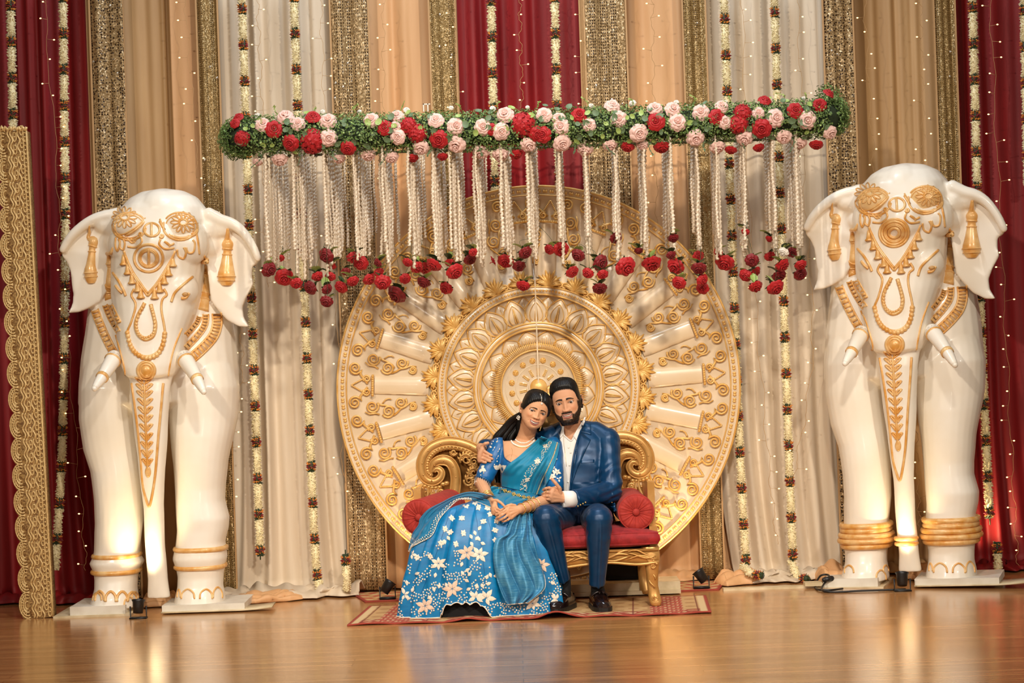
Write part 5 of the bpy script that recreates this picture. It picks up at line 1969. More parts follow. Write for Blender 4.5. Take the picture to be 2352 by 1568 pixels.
def skull(th, z, wide=1.0):
    w, f, b = np.interp(z, zd, WD) * wide, np.interp(z, zd, FD), np.interp(z, zd, BD)
    mid = f + (b - f) * .42
    st, ct = np.sin(th), np.cos(th)
    x = w * np.sign(st) * np.abs(st) ** .92
    y = np.where(ct > 0, mid + (f - mid) * np.abs(ct) ** .88, mid + (b - mid) * np.abs(ct) ** .95)
    return x, y


HL_W = {0: .072, 8: .070, 20: .063, 34: .051, 46: .035, 57: .015, 66: -.002, 75: -.016, 86: -.012, 97: -.008, 108: -.034, 125: -.07, 180: -.105}
HL_M = {0: .074, 15: .073, 30: .069, 42: .060, 50: .048, 57: .022, 63: .004, 72: -.004, 80: -.030, 88: -.030, 92: .006, 100: .016, 112: .014, 130: -.03, 180: -.085}


class Head:
    def __init__(s, who, centre, roll, yaw, pitch, sc):
        s.m = who == 'm'
        s.M = Matrix.Translation(centre) @ Matrix.Rotation(roll, 4, 'Y') @ Matrix.Rotation(yaw, 4, 'Z') @ Matrix.Rotation(pitch, 4, 'X') @ Matrix.Diagonal((sc[0], sc[1], sc[2], 1))
        s.ex = .0315 if s.m else .0330
        s.ez = 0.0
        s.eh = .0037 if s.m else .0027
        s.ew = .0150
        s.mz = -.070 if s.m else -.0695
        s.mw = .0245 if s.m else .0268
        s.wide = 1.0 if s.m else .965

    def mouth(s, x):
        """centre height and half opening of the smiling mouth"""
        zc = s.mz - (.0 if s.m else .0022) + (9.0 if s.m else 13.5) * x * x
        h = (.0056 if s.m else .0066) * np.sqrt(np.clip(1 - (x / s.mw) ** 2, 0, 1))
        return zc, h

    def feature(s, x, z):
        """height of the face over the plain skull, towards the front"""
        d = np.zeros_like(x)
        ax = np.abs(x)
        d += (.0045 if s.m else .0020) * G(z - .019, .009) * G(ax - .026, .020)
        d -= .0100 * G(ax - s.ex, .0165) * G(z - .001, .0115)
        # nose
        nt = -.041 if s.m else -.038
        t = np.clip((.012 - z) / (.012 - nt), 0, 1)
        ridge = .003 + .0180 * t ** 1.2
        wid = .0070 + .0056 * t
        below = np.where(z < nt, G(z - nt, .0078), 1.0) * np.where(z > .012, G(z - .012, .014), 1.0)
        d += (ridge if s.m else ridge * .90) * np.exp(-(ax / wid) ** 2) * below
        d += .0090 * G(ax - .0140, .0066) * G(z - nt - .001, .0080)
        d -= .0065 * G(ax - .0070, .0035) * G(z - nt + .0085, .0030)
        # cheeks, smile folds
        d += (.0060 if s.m else .0100) * G(ax - .041, .016) * G(z + .031, .016)
        fx = .0185 + (-z - .044) * .62
        d -= .0034 * G(ax - fx, .0036) * ss(-.078, -.066, z) * (1 - ss(-.048, -.040, z))
        # lips and mouth opening
        zc, h = s.mouth(x)
        inm = ss(1.15, .9, ax / s.mw)
        d += .0050 * G(z - s.mz, .017) * G(x, .026)
        up, lo = zc + h, zc - h
        d += .0042 * G(z - up - .0022, .0030) * inm
        d += .0056 * G(z - lo + .0034, .0040) * inm * G(x, .022)
        d -= .0035 * G(z - lo + .0115, .0050) * G(x, .016)
        hole = ss(1.02, .92, ax / s.mw) * ss(1.15, .75, np.abs(z - zc) / np.maximum(h, 1e-5)) * (h > 1e-4)
        d -= .0125 * hole
        # chin
        d += (.0055 if s.m else .0040) * G(x, .015) * G(z + .102, .012)
        # lids follow the eyeball, the slit between them opens inward
        r2 = (ax - s.ex) ** 2 + (z - s.ez) ** 2
        d += .0075 * np.exp(-r2 / .0098 ** 2)
        slit = s.slit(x, z)
        d -= .0095 * slit
        return d

    def slit(s, x, z):
        q = (np.abs(x) - s.ex) / s.ew
        up = s.eh * np.sqrt(np.clip(1 - q * q, 0, 1)) * 1.05
        lo = -s.eh * (.75 if s.m else .55) * np.sqrt(np.clip(1 - q * q, 0, 1))
        zz = z - s.ez - (.0012 if s.m else .0020) * q - (.0 if s.m else .0008)
        mid, hh = (up + lo) / 2, np.maximum((up - lo) / 2, 1e-5)
        return ss(1.2, .8, np.abs(zz - mid) / hh) * (np.abs(q) < 1)

    def surf(s, th, z, off=0.0, feat=True):
        x, y = skull(th, z, s.wide)
        if feat:
            front = ss(.15, .75, np.cos(th))
            y = y - s.feature(x, z) * front
        if np.any(off):
            c = np.stack([x, y - .01, z * .8], -1)
            n = np.linalg.norm(c, axis=-1)
            k = 1 + off / np.maximum(n, 1e-4)
            x, y, z = x * k, .01 + (y - .01) * k, z * k
        return x, y, z

    def angles(s):
        a = np.linspace(-1, 1, 190)
        return np.sign(a) * (np.abs(a) * .62 + np.abs(a) ** 3 * .38) * PI

    def shell(s):
        th = s.angles()[:-1]
        zs_ = np.concatenate([np.linspace(.1208, .05, 40), np.linspace(.0485, -.1207, 130)])
        b = Buf()
        T, Z = np.meshgrid(th, zs_)
        x, y, z = s.surf(T, Z)
        n = len(th)
        P = [[s.M @ Vector((x[j, i], y[j, i], z[j, i])) for i in range(n)] for j in range(len(zs_))]
        b.grid(P, True)
        b.f.append(tuple(range(n - 1, -1, -1)))
        m = (len(zs_) - 1) * n
        b.f.append(tuple(m + i for i in range(n)))
        # ears
        for sx in (-1, 1):
            rim = [(.0765, .012, .018), (.083, .020, .026), (.087, .030, .022), (.087, .034, .004), (.083, .028, -.016), (.078, .018, -.030), (.0745, .010, -.032)]
            b.caps([s.M @ Vector((sx * x_ * s.wide, y_, z_ - .006)) for x_, y_, z_ in smooth_path(rim, 16)], [.0048] * 17, 8)
            b.ball(s.M @ Vector((sx * .077 * s.wide, .018, -.008)), (.007, .016, .024), 10, 8)
            b.ball(s.M @ Vector((sx * .0765 * s.wide, .012, -.038)), (.006, .008, .010), 8, 6)
        return b

    def paint(s, W_, base):
        """colours of the skin by place on the head"""
        Mi = np.array(s.M.inverted())
        L = W_ @ Mi[:3, :3].T + Mi[:3, 3]
        x, y, z = L[:, 0], L[:, 1], L[:, 2]
        ax = np.abs(x)
        col = np.tile(np.array(base), (len(L), 1))
        head = (z > -.125) & (z < .13) & (ax < .095) & (y < .12) & (y > -.14)
        fr = head & (y < -.02)

        def mix(c, w):
            w = np.clip(w, 0, 1)[:, None]
            col[:] = col * (1 - w) + np.array(c) * w
        warm = np.array(base) * np.array([1.02, .78, .70])
        mix(warm, .55 * G(ax - .042, .016) * G(z + .032, .016) * fr)
        mix(warm, .35 * G(ax, .012) * G(z + .040, .012) * fr)
        zc, h = s.mouth(x)
        inside_m = (ax < s.mw) & (np.abs(z - zc) < h * .98) & fr
        lipc = (.42, .17, .14) if s.m else (.50, .16, .14)
        lip = fr * (ax < s.mw + .002) * np.maximum(G(z - (zc + h) - .0018, .0030), G(z - (zc - h) + .0032, .0042)) * ss(1.08, .9, ax / (s.mw + .001))
        mix(lipc, 1.3 * lip)
        mix((.05, .015, .015), inside_m * 1.0)
        # brows
        q = np.clip((ax - .011) / .036, 0, 1)
        bz = (.0172 if s.m else .0150) + (.0060 if s.m else .0062) * np.sin(PI * np.clip(q * .66 + .10, 0, 1)) - (.0060 if s.m else .0052) * q ** 2
        bh = (.0058 if s.m else .0045) * (1 - .60 * q)
        brow = fr * (ax > .010) * (ax < .049) * ss(1.25, .7, np.abs(z - bz) / bh)
        mix((.006, .004, .003), brow * 1.0)
        # lash line
        qq = (ax - s.ex) / s.ew
        up = s.eh * np.sqrt(np.clip(1 - qq * qq, 0, 1)) * 1.05
        lash = fr * (np.abs(qq) < 1.15) * G(z - s.ez - up - .0012 * qq - .0010, .0017 if s.m else .0027)
        mix((.018, .012, .010), lash * (.75 if s.m else 1.0))
        lo = -s.eh * (.75 if s.m else .55) * np.sqrt(np.clip(1 - qq * qq, 0, 1))
        mix((.06, .035, .025), fr * (np.abs(qq) < 1.05) * G(z - s.ez - lo - .0012 * qq + .0006, .0012) * (.45 if s.m else .7))
        nt = -.041 if s.m else -.038
        mix((.10, .04, .03), fr * G(ax - .0072, .0032) * G(z - nt + .0085, .0024) * .9)
        # short hair roots soften the edge of the hair
        th = np.abs(np.degrees(np.arctan2(x / .077, -(y - .004) / .094)))
        hl = HL_M if s.m else HL_W
        lim = np.interp(th, sorted(hl), [hl[k] for k in sorted(hl)])
        nzr = np.array([noise.noise(Vector((p[0] * 420, p[1] * 420, p[2] * 90))) if h_ else 0 for p, h_ in zip(L, head)])
        root = ss(-.0075 if s.m else -.0050, .002, z - lim + .0022 * nzr) * head * (z > -.04) * (th < 96)
        mix((.012, .009, .008), .9 * root)
        if s.m:
            # beard and moustache
            zl_ = np.interp(ax, [.020, .030, .040, .055, .064, .072], [-.070, -.066, -.0625, -.050, -.028, .0])
            jaw = ss(.006, -.005, z - zl_) * ss(.021, .034, ax)
            side = ss(.058, .064, ax) * ss(.012, -.006, z) * (y < .012)
            chin = np.maximum(ss(-.082, -.091, z), .38 * ss(-.072, -.080, z) * ss(.034, .026, ax))
            below = 1.0
            stach = ss(.031, .026, ax) * ss(.0112, .0078, np.abs(z - (zc + h + .0088 - .10 * np.clip(ax - .014, 0, 1))))
            corner = ss(.0075, .0045, np.abs(ax - .0300 - .06 * (s.mz - z))) * ss(-.058, -.064, z)
            soul = G(ax, .006) * G(z - (zc - h - .0125), .0045) * .6
            under = (y > -.062) & (z < -.07)
            m = np.maximum.reduce([jaw, side, chin, stach, corner, soul])
            nz = np.array([noise.noise(Vector(p) * 260) for p in L]) * .18
            keep_lip = 1 - np.clip(lip * 1.6, 0, 1)
            m = np.clip(m + nz * (m > .05), 0, 1) * head * (y < .02) * (1 - inside_m) * keep_lip
            mix((.006, .005, .004), m * .98)
            s.beard = m
        else:
            mix((.25, .03, .03), fr * G(x, .0016) * G(z - .024, .0016))
        return col, head


def skin_mat(name, base):
    m = M(name, (1, 1, 1, 1), .5, tint=True, bump=.05, bscale=500, spec=.25)
    return m


SKM, SKW = srgb(208, 154, 118)[:3], srgb(216, 162, 122)[:3]
SKINM, SKINW = skin_mat('skin_warm', SKM), skin_mat('skin_light_warm', SKW)
EYEW = M('eye_white', srgb(206, 192, 182), .15, coat=.8)
IRIS = M('iris_brown', srgb(58, 34, 20), .1, coat=1)
TEETH = M('teeth', srgb(246, 240, 228), .2, coat=.5)
HAIR = M('black_hair', srgb(15, 13, 12), .45, var=srgb(8, 7, 7), vscale=60, stretch=(1, 1, .15), bump=.3, bscale=260, spec=.35)


def face_bits(h, root):
    for sx in (-1, 1):
        c = Vector((sx * h.ex, -.0735, h.ez))
        part('eyeball', Buf().ball((0, 0, 0), .0122, 20, 14).xform(h.M @ Matrix.Translation(c)), EYEW, root)
        g = (h.M.inverted() @ CAMP - c).normalized()
        g = (g + Vector((0, -.25, 0))).normalized()
        q = Matrix.Translation(c) @ g.to_track_quat('Z', 'Y').to_matrix().to_4x4()
        part('iris', Buf().ball((0, 0, .0100), (.0069 if h.m else .0076, .0069 if h.m else .0076, .0029), 18, 10).xform(h.M @ q), IRIS, root)
        part('pupil', Buf().ball((0, 0, .0126), (.0028, .0028, .0006), 12, 6).xform(h.M @ q), DARK, root)
        part('glint', Buf().ball((.0016, .0020, .0130), (.0008, .0008, .0004), 8, 6).xform(h.M @ q), TEETH, root)
    # the upper teeth in the smile, one curved row
    rows = []
    xs_ = np.linspace(-h.mw * .90, h.mw * .90, 41)
    zc, hh = h.mouth(xs_)
    for f in (1.05, .6, .1, -.25, -.42) if not h.m else (1.05, .6, .15, -.05, -.15):
        rows.append([h.M @ Vector((x, -.0862 + 5.5 * x * x - .0016 * (1 - abs(f - .2)) + .0007 * abs(math.sin(x / .0066 * PI)), c_ + q_ * f)) for x, c_, q_ in zip(xs_, zc, hh)])
    part('teeth', Buf().grid(rows), TEETH, root)
    if h.m:
        part('lower_lip_inner', Buf().tube([h.M @ Vector((x, -.0885 + 5 * x * x, float(h.mouth(np.array([x]))[0][0] - h.mouth(np.array([x]))[1][0] * .9))) for x in np.linspace(-.019, .019, 11)], [.0008] + [.0020] * 9 + [.0008], 6), M('lip_inner', srgb(178, 104, 92), .35), root)


def hair_cap(h, root, hl, thick, wave, seed=0, lift=.0):
    """hl: angle (deg) -> lower limit of hair; thick: (th, z) -> thickness"""
    ks = np.array(sorted(hl))
    vs = np.array([hl[k] for k in ks])
    th = np.linspace(-PI, PI, 181)
    Z = np.concatenate([np.linspace(.1208, .09, 24), np.linspace(.089, -.112, 110)])
    T, ZZ = np.meshgrid(th, Z)
    lim = np.interp(np.abs(np.degrees(T)), ks, vs) + .0015 * np.sin(T * 70 + seed) + .0012 * np.sin(T * 133)
    m = ss(-.002, .012, ZZ - lim)
    off = m * thick(T, ZZ) + m * wave(T, ZZ) + .0008 - .006 * (1 - ss(-.006, .002, ZZ - lim))
    x, y, z = h.surf(T, ZZ, off, True)
    P = np.stack([x, y, z], -1)
    b = Buf()
    n = len(th)
    vs_ = [h.M @ Vector(P[j, i]) for j in range(len(Z)) for i in range(n)]
    fs = []
    for j in range(len(Z) - 1):
        for i in range(n - 1):
            if m[j, i] > .0 or m[j, i + 1] > 0 or m[j + 1, i] > 0:
                fs.append((j * n + i, j * n + i + 1, (j + 1) * n + i + 1, (j + 1) * n + i))
    used = sorted({k for f in fs for k in f})
    mp = {o: i for i, o in enumerate(used)}
    b.add([vs_[k] for k in used], [tuple(mp[k] for k in f) for f in fs])
    return part('hair', b, HAIR, root)


def hand(buf, wrist, wr, knuckles, fingers, rads, palm_r):
    """palm from the wrist to each knuckle, then each finger as a bent chain of its own"""
    for k in knuckles:
        buf.caps([wrist, wrist.lerp(k, .55), k], [wr, palm_r, palm_r * .86], 12)
    for i in range(len(knuckles) - 1):
        buf.caps([knuckles[i], knuckles[i + 1]], [palm_r * .86, palm_r * .86], 12)
    for f, r in zip(fingers, rads):
        n = len(f)
        buf.caps(f, [r * (1.06 - .24 * i / (n - 1)) for i in range(n)], 12)


def stick(buf, pts, r=.02):
    buf.caps(pts, [r] * len(pts), 8)


z3 = lambda x, y: (1080 + x / 9.046, 1080 + y / 9.046)
z4 = lambda x, y: (1080 + x / 8.709, 980 + y / 8.709)
z5 = lambda x, y: (1230 + x / 6.271, 950 + y / 6.271)
z6 = lambda x, y: (900 + x / 5.2275, 1130 + y / 5.2275)
z1 = lambda x, y: (1170 + x / 12.06, 880 + y / 12.06)
Z3 = lambda x, y, D: W(*z3(x, y), D)
Z4 = lambda x, y, D: W(*z4(x, y), D)

# ---------------------------------------------------------------- the woman
SILK = M('blue_silk', srgb(0, 126, 184), .36, var=srgb(0, 110, 168), vscale=14, sheen=.05, bump=.18, bscale=320, stretch=(1, 1, 3))
BLOUSE = M('blue_blouse_silk', srgb(4, 98, 160), .38, var=srgb(2, 86, 144), vscale=14, sheen=.05, bump=.18, bscale=320)
TEAL = sheer('teal_net', srgb(0, 134, 172), .10)
TEALT = sheer('teal_veil', srgb(20, 128, 172), .30)
BROC = M('blue_tissue', srgb(84, 152, 186), .36, .2, var=srgb(44, 124, 170), vscale=40, sheen=.1, bump=.5, bscale=90, stretch=(.4, .4, 6))
THREAD = M('cream_thread', srgb(248, 238, 220), .5, .0, var=srgb(238, 220, 196), vscale=90, bump=.5, bscale=500, coat=.3)
ROSETH = M('blush_thread', srgb(240, 212, 188), .5, .0, var=srgb(228, 196, 170), vscale=90, bump=.5, bscale=500)
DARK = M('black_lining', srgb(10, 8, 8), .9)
wr = thing('person', 'seated woman in blue embroidered skirt, blouse and veil, leaning on the man', 'person', (W(1120, 1400, 11.0).x, 11.1, .0))
# skirt: rings swept from the waist over the lap and down to the hem
RING = [(W(1188, 1133, 11.36), .122, (0, .108, 0)), (W(1168, 1166, 11.25), .20, (0, .05, -.083)), (W(1134, 1179, 11.09), .232, (0, .05, -.083)), (W(1108, 1196, 10.985), .275, (0, .085, -.078)),
        (W(1100, 1240, 10.955), .335, (0, .128, -.03)), (W(1098, 1292, 10.955), .376, (0, .150, .0)), (W(1104, 1350, 10.96), .412, (0, .158, 0)), (W(1106, 1415, 10.965), .428, (0, .164, 0))]
RC = smooth_path([tuple(c) for c, a, b in RING], 400)
RA = smooth_path([(a,) for c, a, b in RING], 400)
RBv = smooth_path([b for c, a, b in RING], 400)


def skirt(th, t):
    i = min(399, int(t * 400))
    f = t * 400 - i
    c = RC[i] * (1 - f) + RC[i + 1] * f
    a = RA[i][0] * (1 - f) + RA[i + 1][0] * f
    b = RBv[i] * (1 - f) + RBv[i + 1] * f
    k = t ** 1.3
    fold = (.046 * abs(math.sin(th * 6 + .6 * math.sin(th * 3) + t * .7)) ** .7 - .024 + .011 * math.sin(th * 23 + 2 * t + 1.3) + .018 * noise.noise(Vector((math.cos(th) * 3, math.sin(th) * 3, t * 2)))) * (.12 + k)
    fold += .006 * noise.noise(Vector((th * 5, t * 9, 2.0)))
    s = 1 + fold / max(.12, a * .5 + .1)
    ct, st = math.cos(th), math.sin(th)
    p = np.array([a * ct * s, 0, 0]) + b * math.copysign(abs(st) ** .9, st) * s + c
    return p


def hem_cut(x, z, t):
    """the front of the hem is lifted over the feet, with a scalloped rim"""
    return z


NT, NL = 300, 110
rows = []
for j in range(NL):
    t = j / (NL - 1)
    rw = []
    for i in range(NT):
        th = 2 * PI * i / NT
        p = Vector(skirt(th, t))
        if t > .70:
            px, py = PX(p)
            kk = ((t - .70) / .30) ** 2
            if math.sin(th) < 0:
                lf = ss(1004, 1030, np.array(px)) * (1 - ss(1098, 1140, np.array(px)))
                p.z += float(lf) * .088 * kk
            p.z += kk * (.016 * abs(math.sin(th * 26)) - .003)
            p.z = max(.0125 if j < NL - 1 else .010, p.z)
        rw.append(p)
    rows.append(rw)
sk = Buf().grid(rows, True)
SKM_ = sk.mesh('skirt', off=wr.location)
skv = bvh_of([(SKM_, wr.location)])
SKO = solid(part('skirt', SKM_, SILK, wr), .003, 1)
hemline = rows[-1]
part('hem_edging', Buf().tube([p + Vector((0, -.002 if p.y < 10.96 else .002, .001)) for p in hemline], .0032, 5, closed=True), THREAD, SKO)
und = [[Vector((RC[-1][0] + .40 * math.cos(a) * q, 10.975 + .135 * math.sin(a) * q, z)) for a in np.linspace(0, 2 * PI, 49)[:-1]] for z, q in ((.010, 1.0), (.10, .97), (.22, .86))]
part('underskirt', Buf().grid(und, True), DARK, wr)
HW = Head('w', W(1228.2, 941.8, 11.285), math.radians(21.0), math.radians(13), math.radians(2), (.99, .98, .875))
wb_ = HW.shell()
NB = W(1207, 1012, 11.345)
wb_.caps([HW.M @ Vector((0, .022, -.055)), W(1212, 990, 11.345), W(1208, 1004, 11.36), W(1206, 1018, 11.37)], [.052, .048, .050, .062], 18)
TORW = [(1003, 1186, 1230, 11.37, .045), (1011, 1152, 1262, 11.365, .062), (1024, 1137, 1284, 11.36, .085), (1045, 1141, 1282, 11.345, .108), (1065, 1146, 1277, 11.33, .122), (1088, 1149, 1268, 11.335, .118), (1112, 1150, 1252, 11.35, .105), (1137, 1145, 1243, 11.36, .105), (1165, 1136, 1243, 11.375, .12)]
ins = lambda rows, d: [(py, xl + d * 400, xr - d * 400, D, dr - d) for py, xl, xr, D, dr in rows]
loft_px(wb_, ins(TORW[1:6], .007), 26, 2.2)
for x, y in ((1178, 1067), (1233, 1066)):
    wb_.ball(W(x, y, 11.275), .062, 16, 12)
# arms
D0 = min(10.995, min(hit(skv, *z3(x, y)).y for x, y in ((770, 840), (640, 960), (800, 1000), (700, 1060)) if hit(skv, *z3(x, y))) - .030)
RSH, REL, RWR = W(1146, 1026, 11.355), W(1106, 1110, 11.25), Z3(395, 600, 11.06)
LSH, LEL, LWR = W(1270, 1024, 11.35), W(1276, 1142, 11.16), Z3(1015, 810, D0 + .008)
wb_.caps([RSH, RSH.lerp(REL, .5), REL, REL.lerp(RWR, .45), RWR], [.045, .042, .037, .034, .0235], 16)
wb_.caps([LSH, LSH.lerp(LEL, .5), LEL, LEL.lerp(LWR, .45), LWR], [.045, .042, .038, .034, .0235], 16)
hand(wb_, LWR, .021, [Z3(800, 770, D0 - .012), Z3(770, 840, D0 - .018), Z3(795, 915, D0 - .018), Z3(850, 975, D0 - .01)],
     [[Z3(800, 770, D0 - .014), Z3(690, 850, D0 - .030), Z3(600, 895, D0 - .022), Z3(540, 925, D0 - .008)],
      [Z3(770, 840, D0 - .020), Z3(660, 925, D0 - .034), Z3(590, 970, D0 - .024), Z3(545, 995, D0 - .008)],
      [Z3(795, 915, D0 - .020), Z3(710, 985, D0 - .034), Z3(640, 1022, D0 - .024), Z3(590, 1035, D0 - .008)],
      [Z3(850, 975, D0 - .012), Z3(775, 1032, D0 - .026), Z3(715, 1056, D0 - .018), Z3(670, 1062, D0 - .004)],
      [Z3(930, 730, D0 + .0), Z3(850, 712, D0 - .012), Z3(770, 735, D0 - .016), Z3(722, 765, D0 - .012)]], [.0078, .0080, .0076, .0066, .0085], .0150)
D1 = D0 + .028
hand(wb_, RWR, .021, [Z3(520, 690, D1 + .0), Z3(490, 760, D1 - .008), Z3(480, 820, D1 - .006), Z3(490, 880, D1 + .002)],
     [[Z3(520, 690, D1 - .006), Z3(560, 790, D1 - .018), Z3(625, 828, D1 - .016), Z3(700, 790, D1 - .016)],
      [Z3(490, 760, D1 - .010), Z3(545, 850, D1 - .016), Z3(620, 872, D1 - .014), Z3(690, 850, D1 - .012)],
      [Z3(480, 820, D1 - .008), Z3(545, 900, D1 - .010), Z3(620, 910, D1 - .004)],
      [Z3(490, 880, D1), Z3(550, 940, D1 + .004), Z3(620, 950, D1 + .010)],
      [Z3(460, 620, D1 + .015), Z3(560, 622, D1 - .004), Z3(640, 672, D1 - .014), Z3(705, 738, D1 - .018)]], [.0078, .0080, .0074, .0066, .0086], .0155)
stick(wb_, [W(1206, 1018, 11.37), W(1195, 1100, 11.37), W(1185, 1160, 11.37)], .03)
WBODY = remesh(wb_, .0019, 2, 'body', .4, off=wr.location)
wco = get_co(WBODY) + np.array(wr.location)
colw, headw = HW.paint(wco, SKW)
# ruddier knuckles and fingertips
set_col(WBODY, colw)
part('body', WBODY, SKINW, wr)
face_bits(HW, wr)
bodyv = bvh_of([(WBODY, wr.location)])
# hair: parted, drawn back over the ear, falling behind the shoulder
part_line = lambda T, Z: -.0085 * np.exp(-((T - .12) / .045) ** 2) * (Z > .05)
hair_cap(HW, wr, HL_W, lambda T, Z: .0085 + .003 * ss(.04, .1, Z), lambda T, Z: part_line(T, Z) + .0007 * np.sin(T * 46 + Z * 90) + .0006 * np.sin(T * 131 - Z * 60), 2)
hb = Buf()
r7 = np.random.default_rng(11)
for k in range(26):
    a = r7.uniform(0, 1)
    s0 = HW.M @ Vector((-.055 + .05 * a, .060 + .03 * a, -.045 - .02 * r7.uniform(0, 1)))
    e = W(1136 + 40 * a + r7.uniform(-4, 4), 1008 + 4 * a, 11.44 + r7.uniform(-.02, .03))
    m1 = s0.lerp(e, .35) + Vector((.0, .03, .018 - .05 * a * .3))
    m2 = s0.lerp(e, .7) + Vector((.0, .02, .010))
    hb.tube(smooth_path([s0, m1, m2, e, e + Vector((-.01, .03, -.10)), e + Vector((0, .03, -.25))], 18), [.007 + .009 * math.sin(PI * min(1, t * .85 + .1)) for t in np.linspace(0, 1, 19)], 7)
for k in range(10):
    s0 = HW.M @ Vector((.045 + .01 * r7.uniform(-1, 1), .065, -.05))
    e = W(1250 + r7.uniform(-8, 8), 1010, 11.46)
    hb.tube(smooth_path([s0, s0.lerp(e, .5) + Vector((0, .02, 0)), e, e + Vector((0, .02, -.15))], 10), [.012] * 11, 7)
hb.caps([HW.M @ Vector((0, .095, -.02)), HW.M @ Vector((-.01, .10, -.07)), W(1200, 1010, 11.46), W(1198, 1060, 11.475)], [.045, .05, .05, .035], 14)
part('long_hair', hb, HAIR, wr)
# blouse
bl = Buf()
loft_px(bl, TORW, 30, 2.2)
for x, y in ((1178, 1068), (1233, 1067)):
    bl.ball(W(x, y, 11.275), .070, 18, 14)
bl.caps([RSH, RSH.lerp(REL, .45), RSH.lerp(REL, .80)], [.056, .054, .0525], 18)
bl.caps([LSH, LSH.lerp(LEL, .45), LSH.lerp(LEL, .74)], [.056, .054, .052], 18)
BL = remesh(bl, .0045, 5, 'blouse', .5, off=wr.location)
co = get_co(BL) + np.array(wr.location)
no = get_no(BL)
set_co(BL, co - np.array(wr.location) + no * np.array([noise.noise(Vector((p[0] * 16, p[1] * 16, p[2] * 34))) * .0026 for p in co])[:, None])
NECK = [z4(*p) for p in [(640, 190), (652, 350), (668, 560), (705, 640), (812, 712), (850, 705), (1000, 575), (1180, 405), (1345, 260), (1345, 60), (640, 60)]]
BLc = cut_front(BL, wr.location, NECK, .6)
BLO = part('blouse', BLc, BLOUSE, wr)
blv = bvh_of([(BL, wr.location)])
part('neck_piping', Buf().tube(onto(blv, smooth_path(NECK[:6], 40), .001), .0026, 6), M('piping_blue', srgb(16, 70, 120), .5), BLO)
for shd, el, f, rr in ((RSH, REL, .80 + .13, .0525), ):
    d = (el - shd).normalized()
    q = d.to_track_quat('Z', 'Y').to_matrix()
    c = shd.lerp(el, .80) + d * .047
    part('sleeve_hem', Buf().tube([c - d * .016 + q @ Vector((math.cos(a) * .0475, math.sin(a) * .0475, 0)) for a in np.linspace(0, 2 * PI, 33)[:-1]], .0032, 6, closed=True), BLOUSE, BLO)
    fr_ = Buf()
    for a in np.linspace(0, 2 * PI, 23)[:-1]:
        p = c - d * .014 + q @ Vector((math.cos(a) * .0475, math.sin(a) * .0475, 0))
        e = p + d * .010 + Vector((0, -.002, -.020))
        fr_.tube([p, e], .0008, 4)
        fr_.ball(e, (.0022, .0022, .0042), 6, 5)
    part('sleeve_fringe', fr_, PEARL, BLO, kind='stuff')
# seams of the skirt panels
for x0, y0, x1, y1 in ((1050, 1160, 995, 1400), (1035, 1170, 950, 1405), (1090, 1165, 1120, 1400), (1120, 1190, 1165, 1390)):
    q = onto(skv, smooth_path([(x0, y0), ((x0 + x1) / 2 + 4, (y0 + y1) / 2), (x1, y1)], 30), .0006)
    if len(q) > 4: part('panel_seam', Buf().tube(q, .0011, 4), M('seam_blue', srgb(8, 78, 132), .5), SKO)


def drape(name, A, B, nu, nv, bvh, off, fold, mat, D, th=.0022, root=None):
    a, b = smooth_path(A, nv - 1), smooth_path(B, nv - 1)
    rows, ys = [], []
    for j in range(nv):
        rw = []
        for i in range(nu):
            u = i / (nu - 1)
            x, y = a[j] * (1 - u) + b[j] * u
            h = hit(bvh, x, y)
            rw.append([x, y, h.y if h else None])
        rows.append(rw)
    Y = np.array([[D if q[2] is None else q[2] for q in r] for r in rows])
    for _ in range(4):
        P = np.pad(Y, 1, 'edge')
        S = (P[:-2, 1:-1] + P[2:, 1:-1] + P[1:-1, :-2] + P[1:-1, 2:]) / 4
        Y = np.minimum(Y, S * .6 + Y * .4)
    out = []
    for j in range(nv):
        out.append([W(rows[j][i][0], rows[j][i][1], Y[j, i] - off - fold(i / (nu - 1), j / (nv - 1))) for i in range(nu)])
    o = part(name, Buf().grid(out), mat, root)
    solid(o, th)
    return out


def motif_pt(bvh, off):
    return lambda x, y: hit(bvh, x, y, off)


def flower(bvh, cx, cy, r, n, rot, off=.003, star=.42, sq=1.0, skew=0):
    """appliqué blossom of pointed petals lying on the cloth"""
    b = Buf()
    for k in range(n):
        a = rot + 2 * PI * k / n
        L = r * (1 - .22 * ((k * 7) % 3 == 1))
        dx, dy = math.cos(a), math.sin(a) * sq
        o = [(0.05, 0), (.38, star * .62), (.62, star * .58), (1.0, 0), (.62, -star * .58), (.38, -star * .62)]
        P = [hit(bvh, cx + L * (s * dx - w * math.sin(a)), cy + L * (s * dy + w * math.cos(a) * sq), off) for s, w in o]
        c = hit(bvh, cx + L * .5 * dx, cy + L * .5 * dy, off + .003)
        if c is None or any(p is None for p in P): continue
        if max(p.y for p in P) - min(p.y for p in P) > .10: continue
        b.add([c] + P, [(0, i + 1, (i + 1) % 6 + 1) for i in range(6)])
    return b


def dots(bvh, pts, r, off=.002):
    b = Buf()
    for x, y in pts:
        p = hit(bvh, x, y, off)
        if p is not None: b.ball(p, (r, r * .6, r), 6, 4)
    return b


veil_fold = lambda u, v: .004 * math.sin(u * 16 + v * 3) + .003 * math.sin(u * 29 - v * 5)
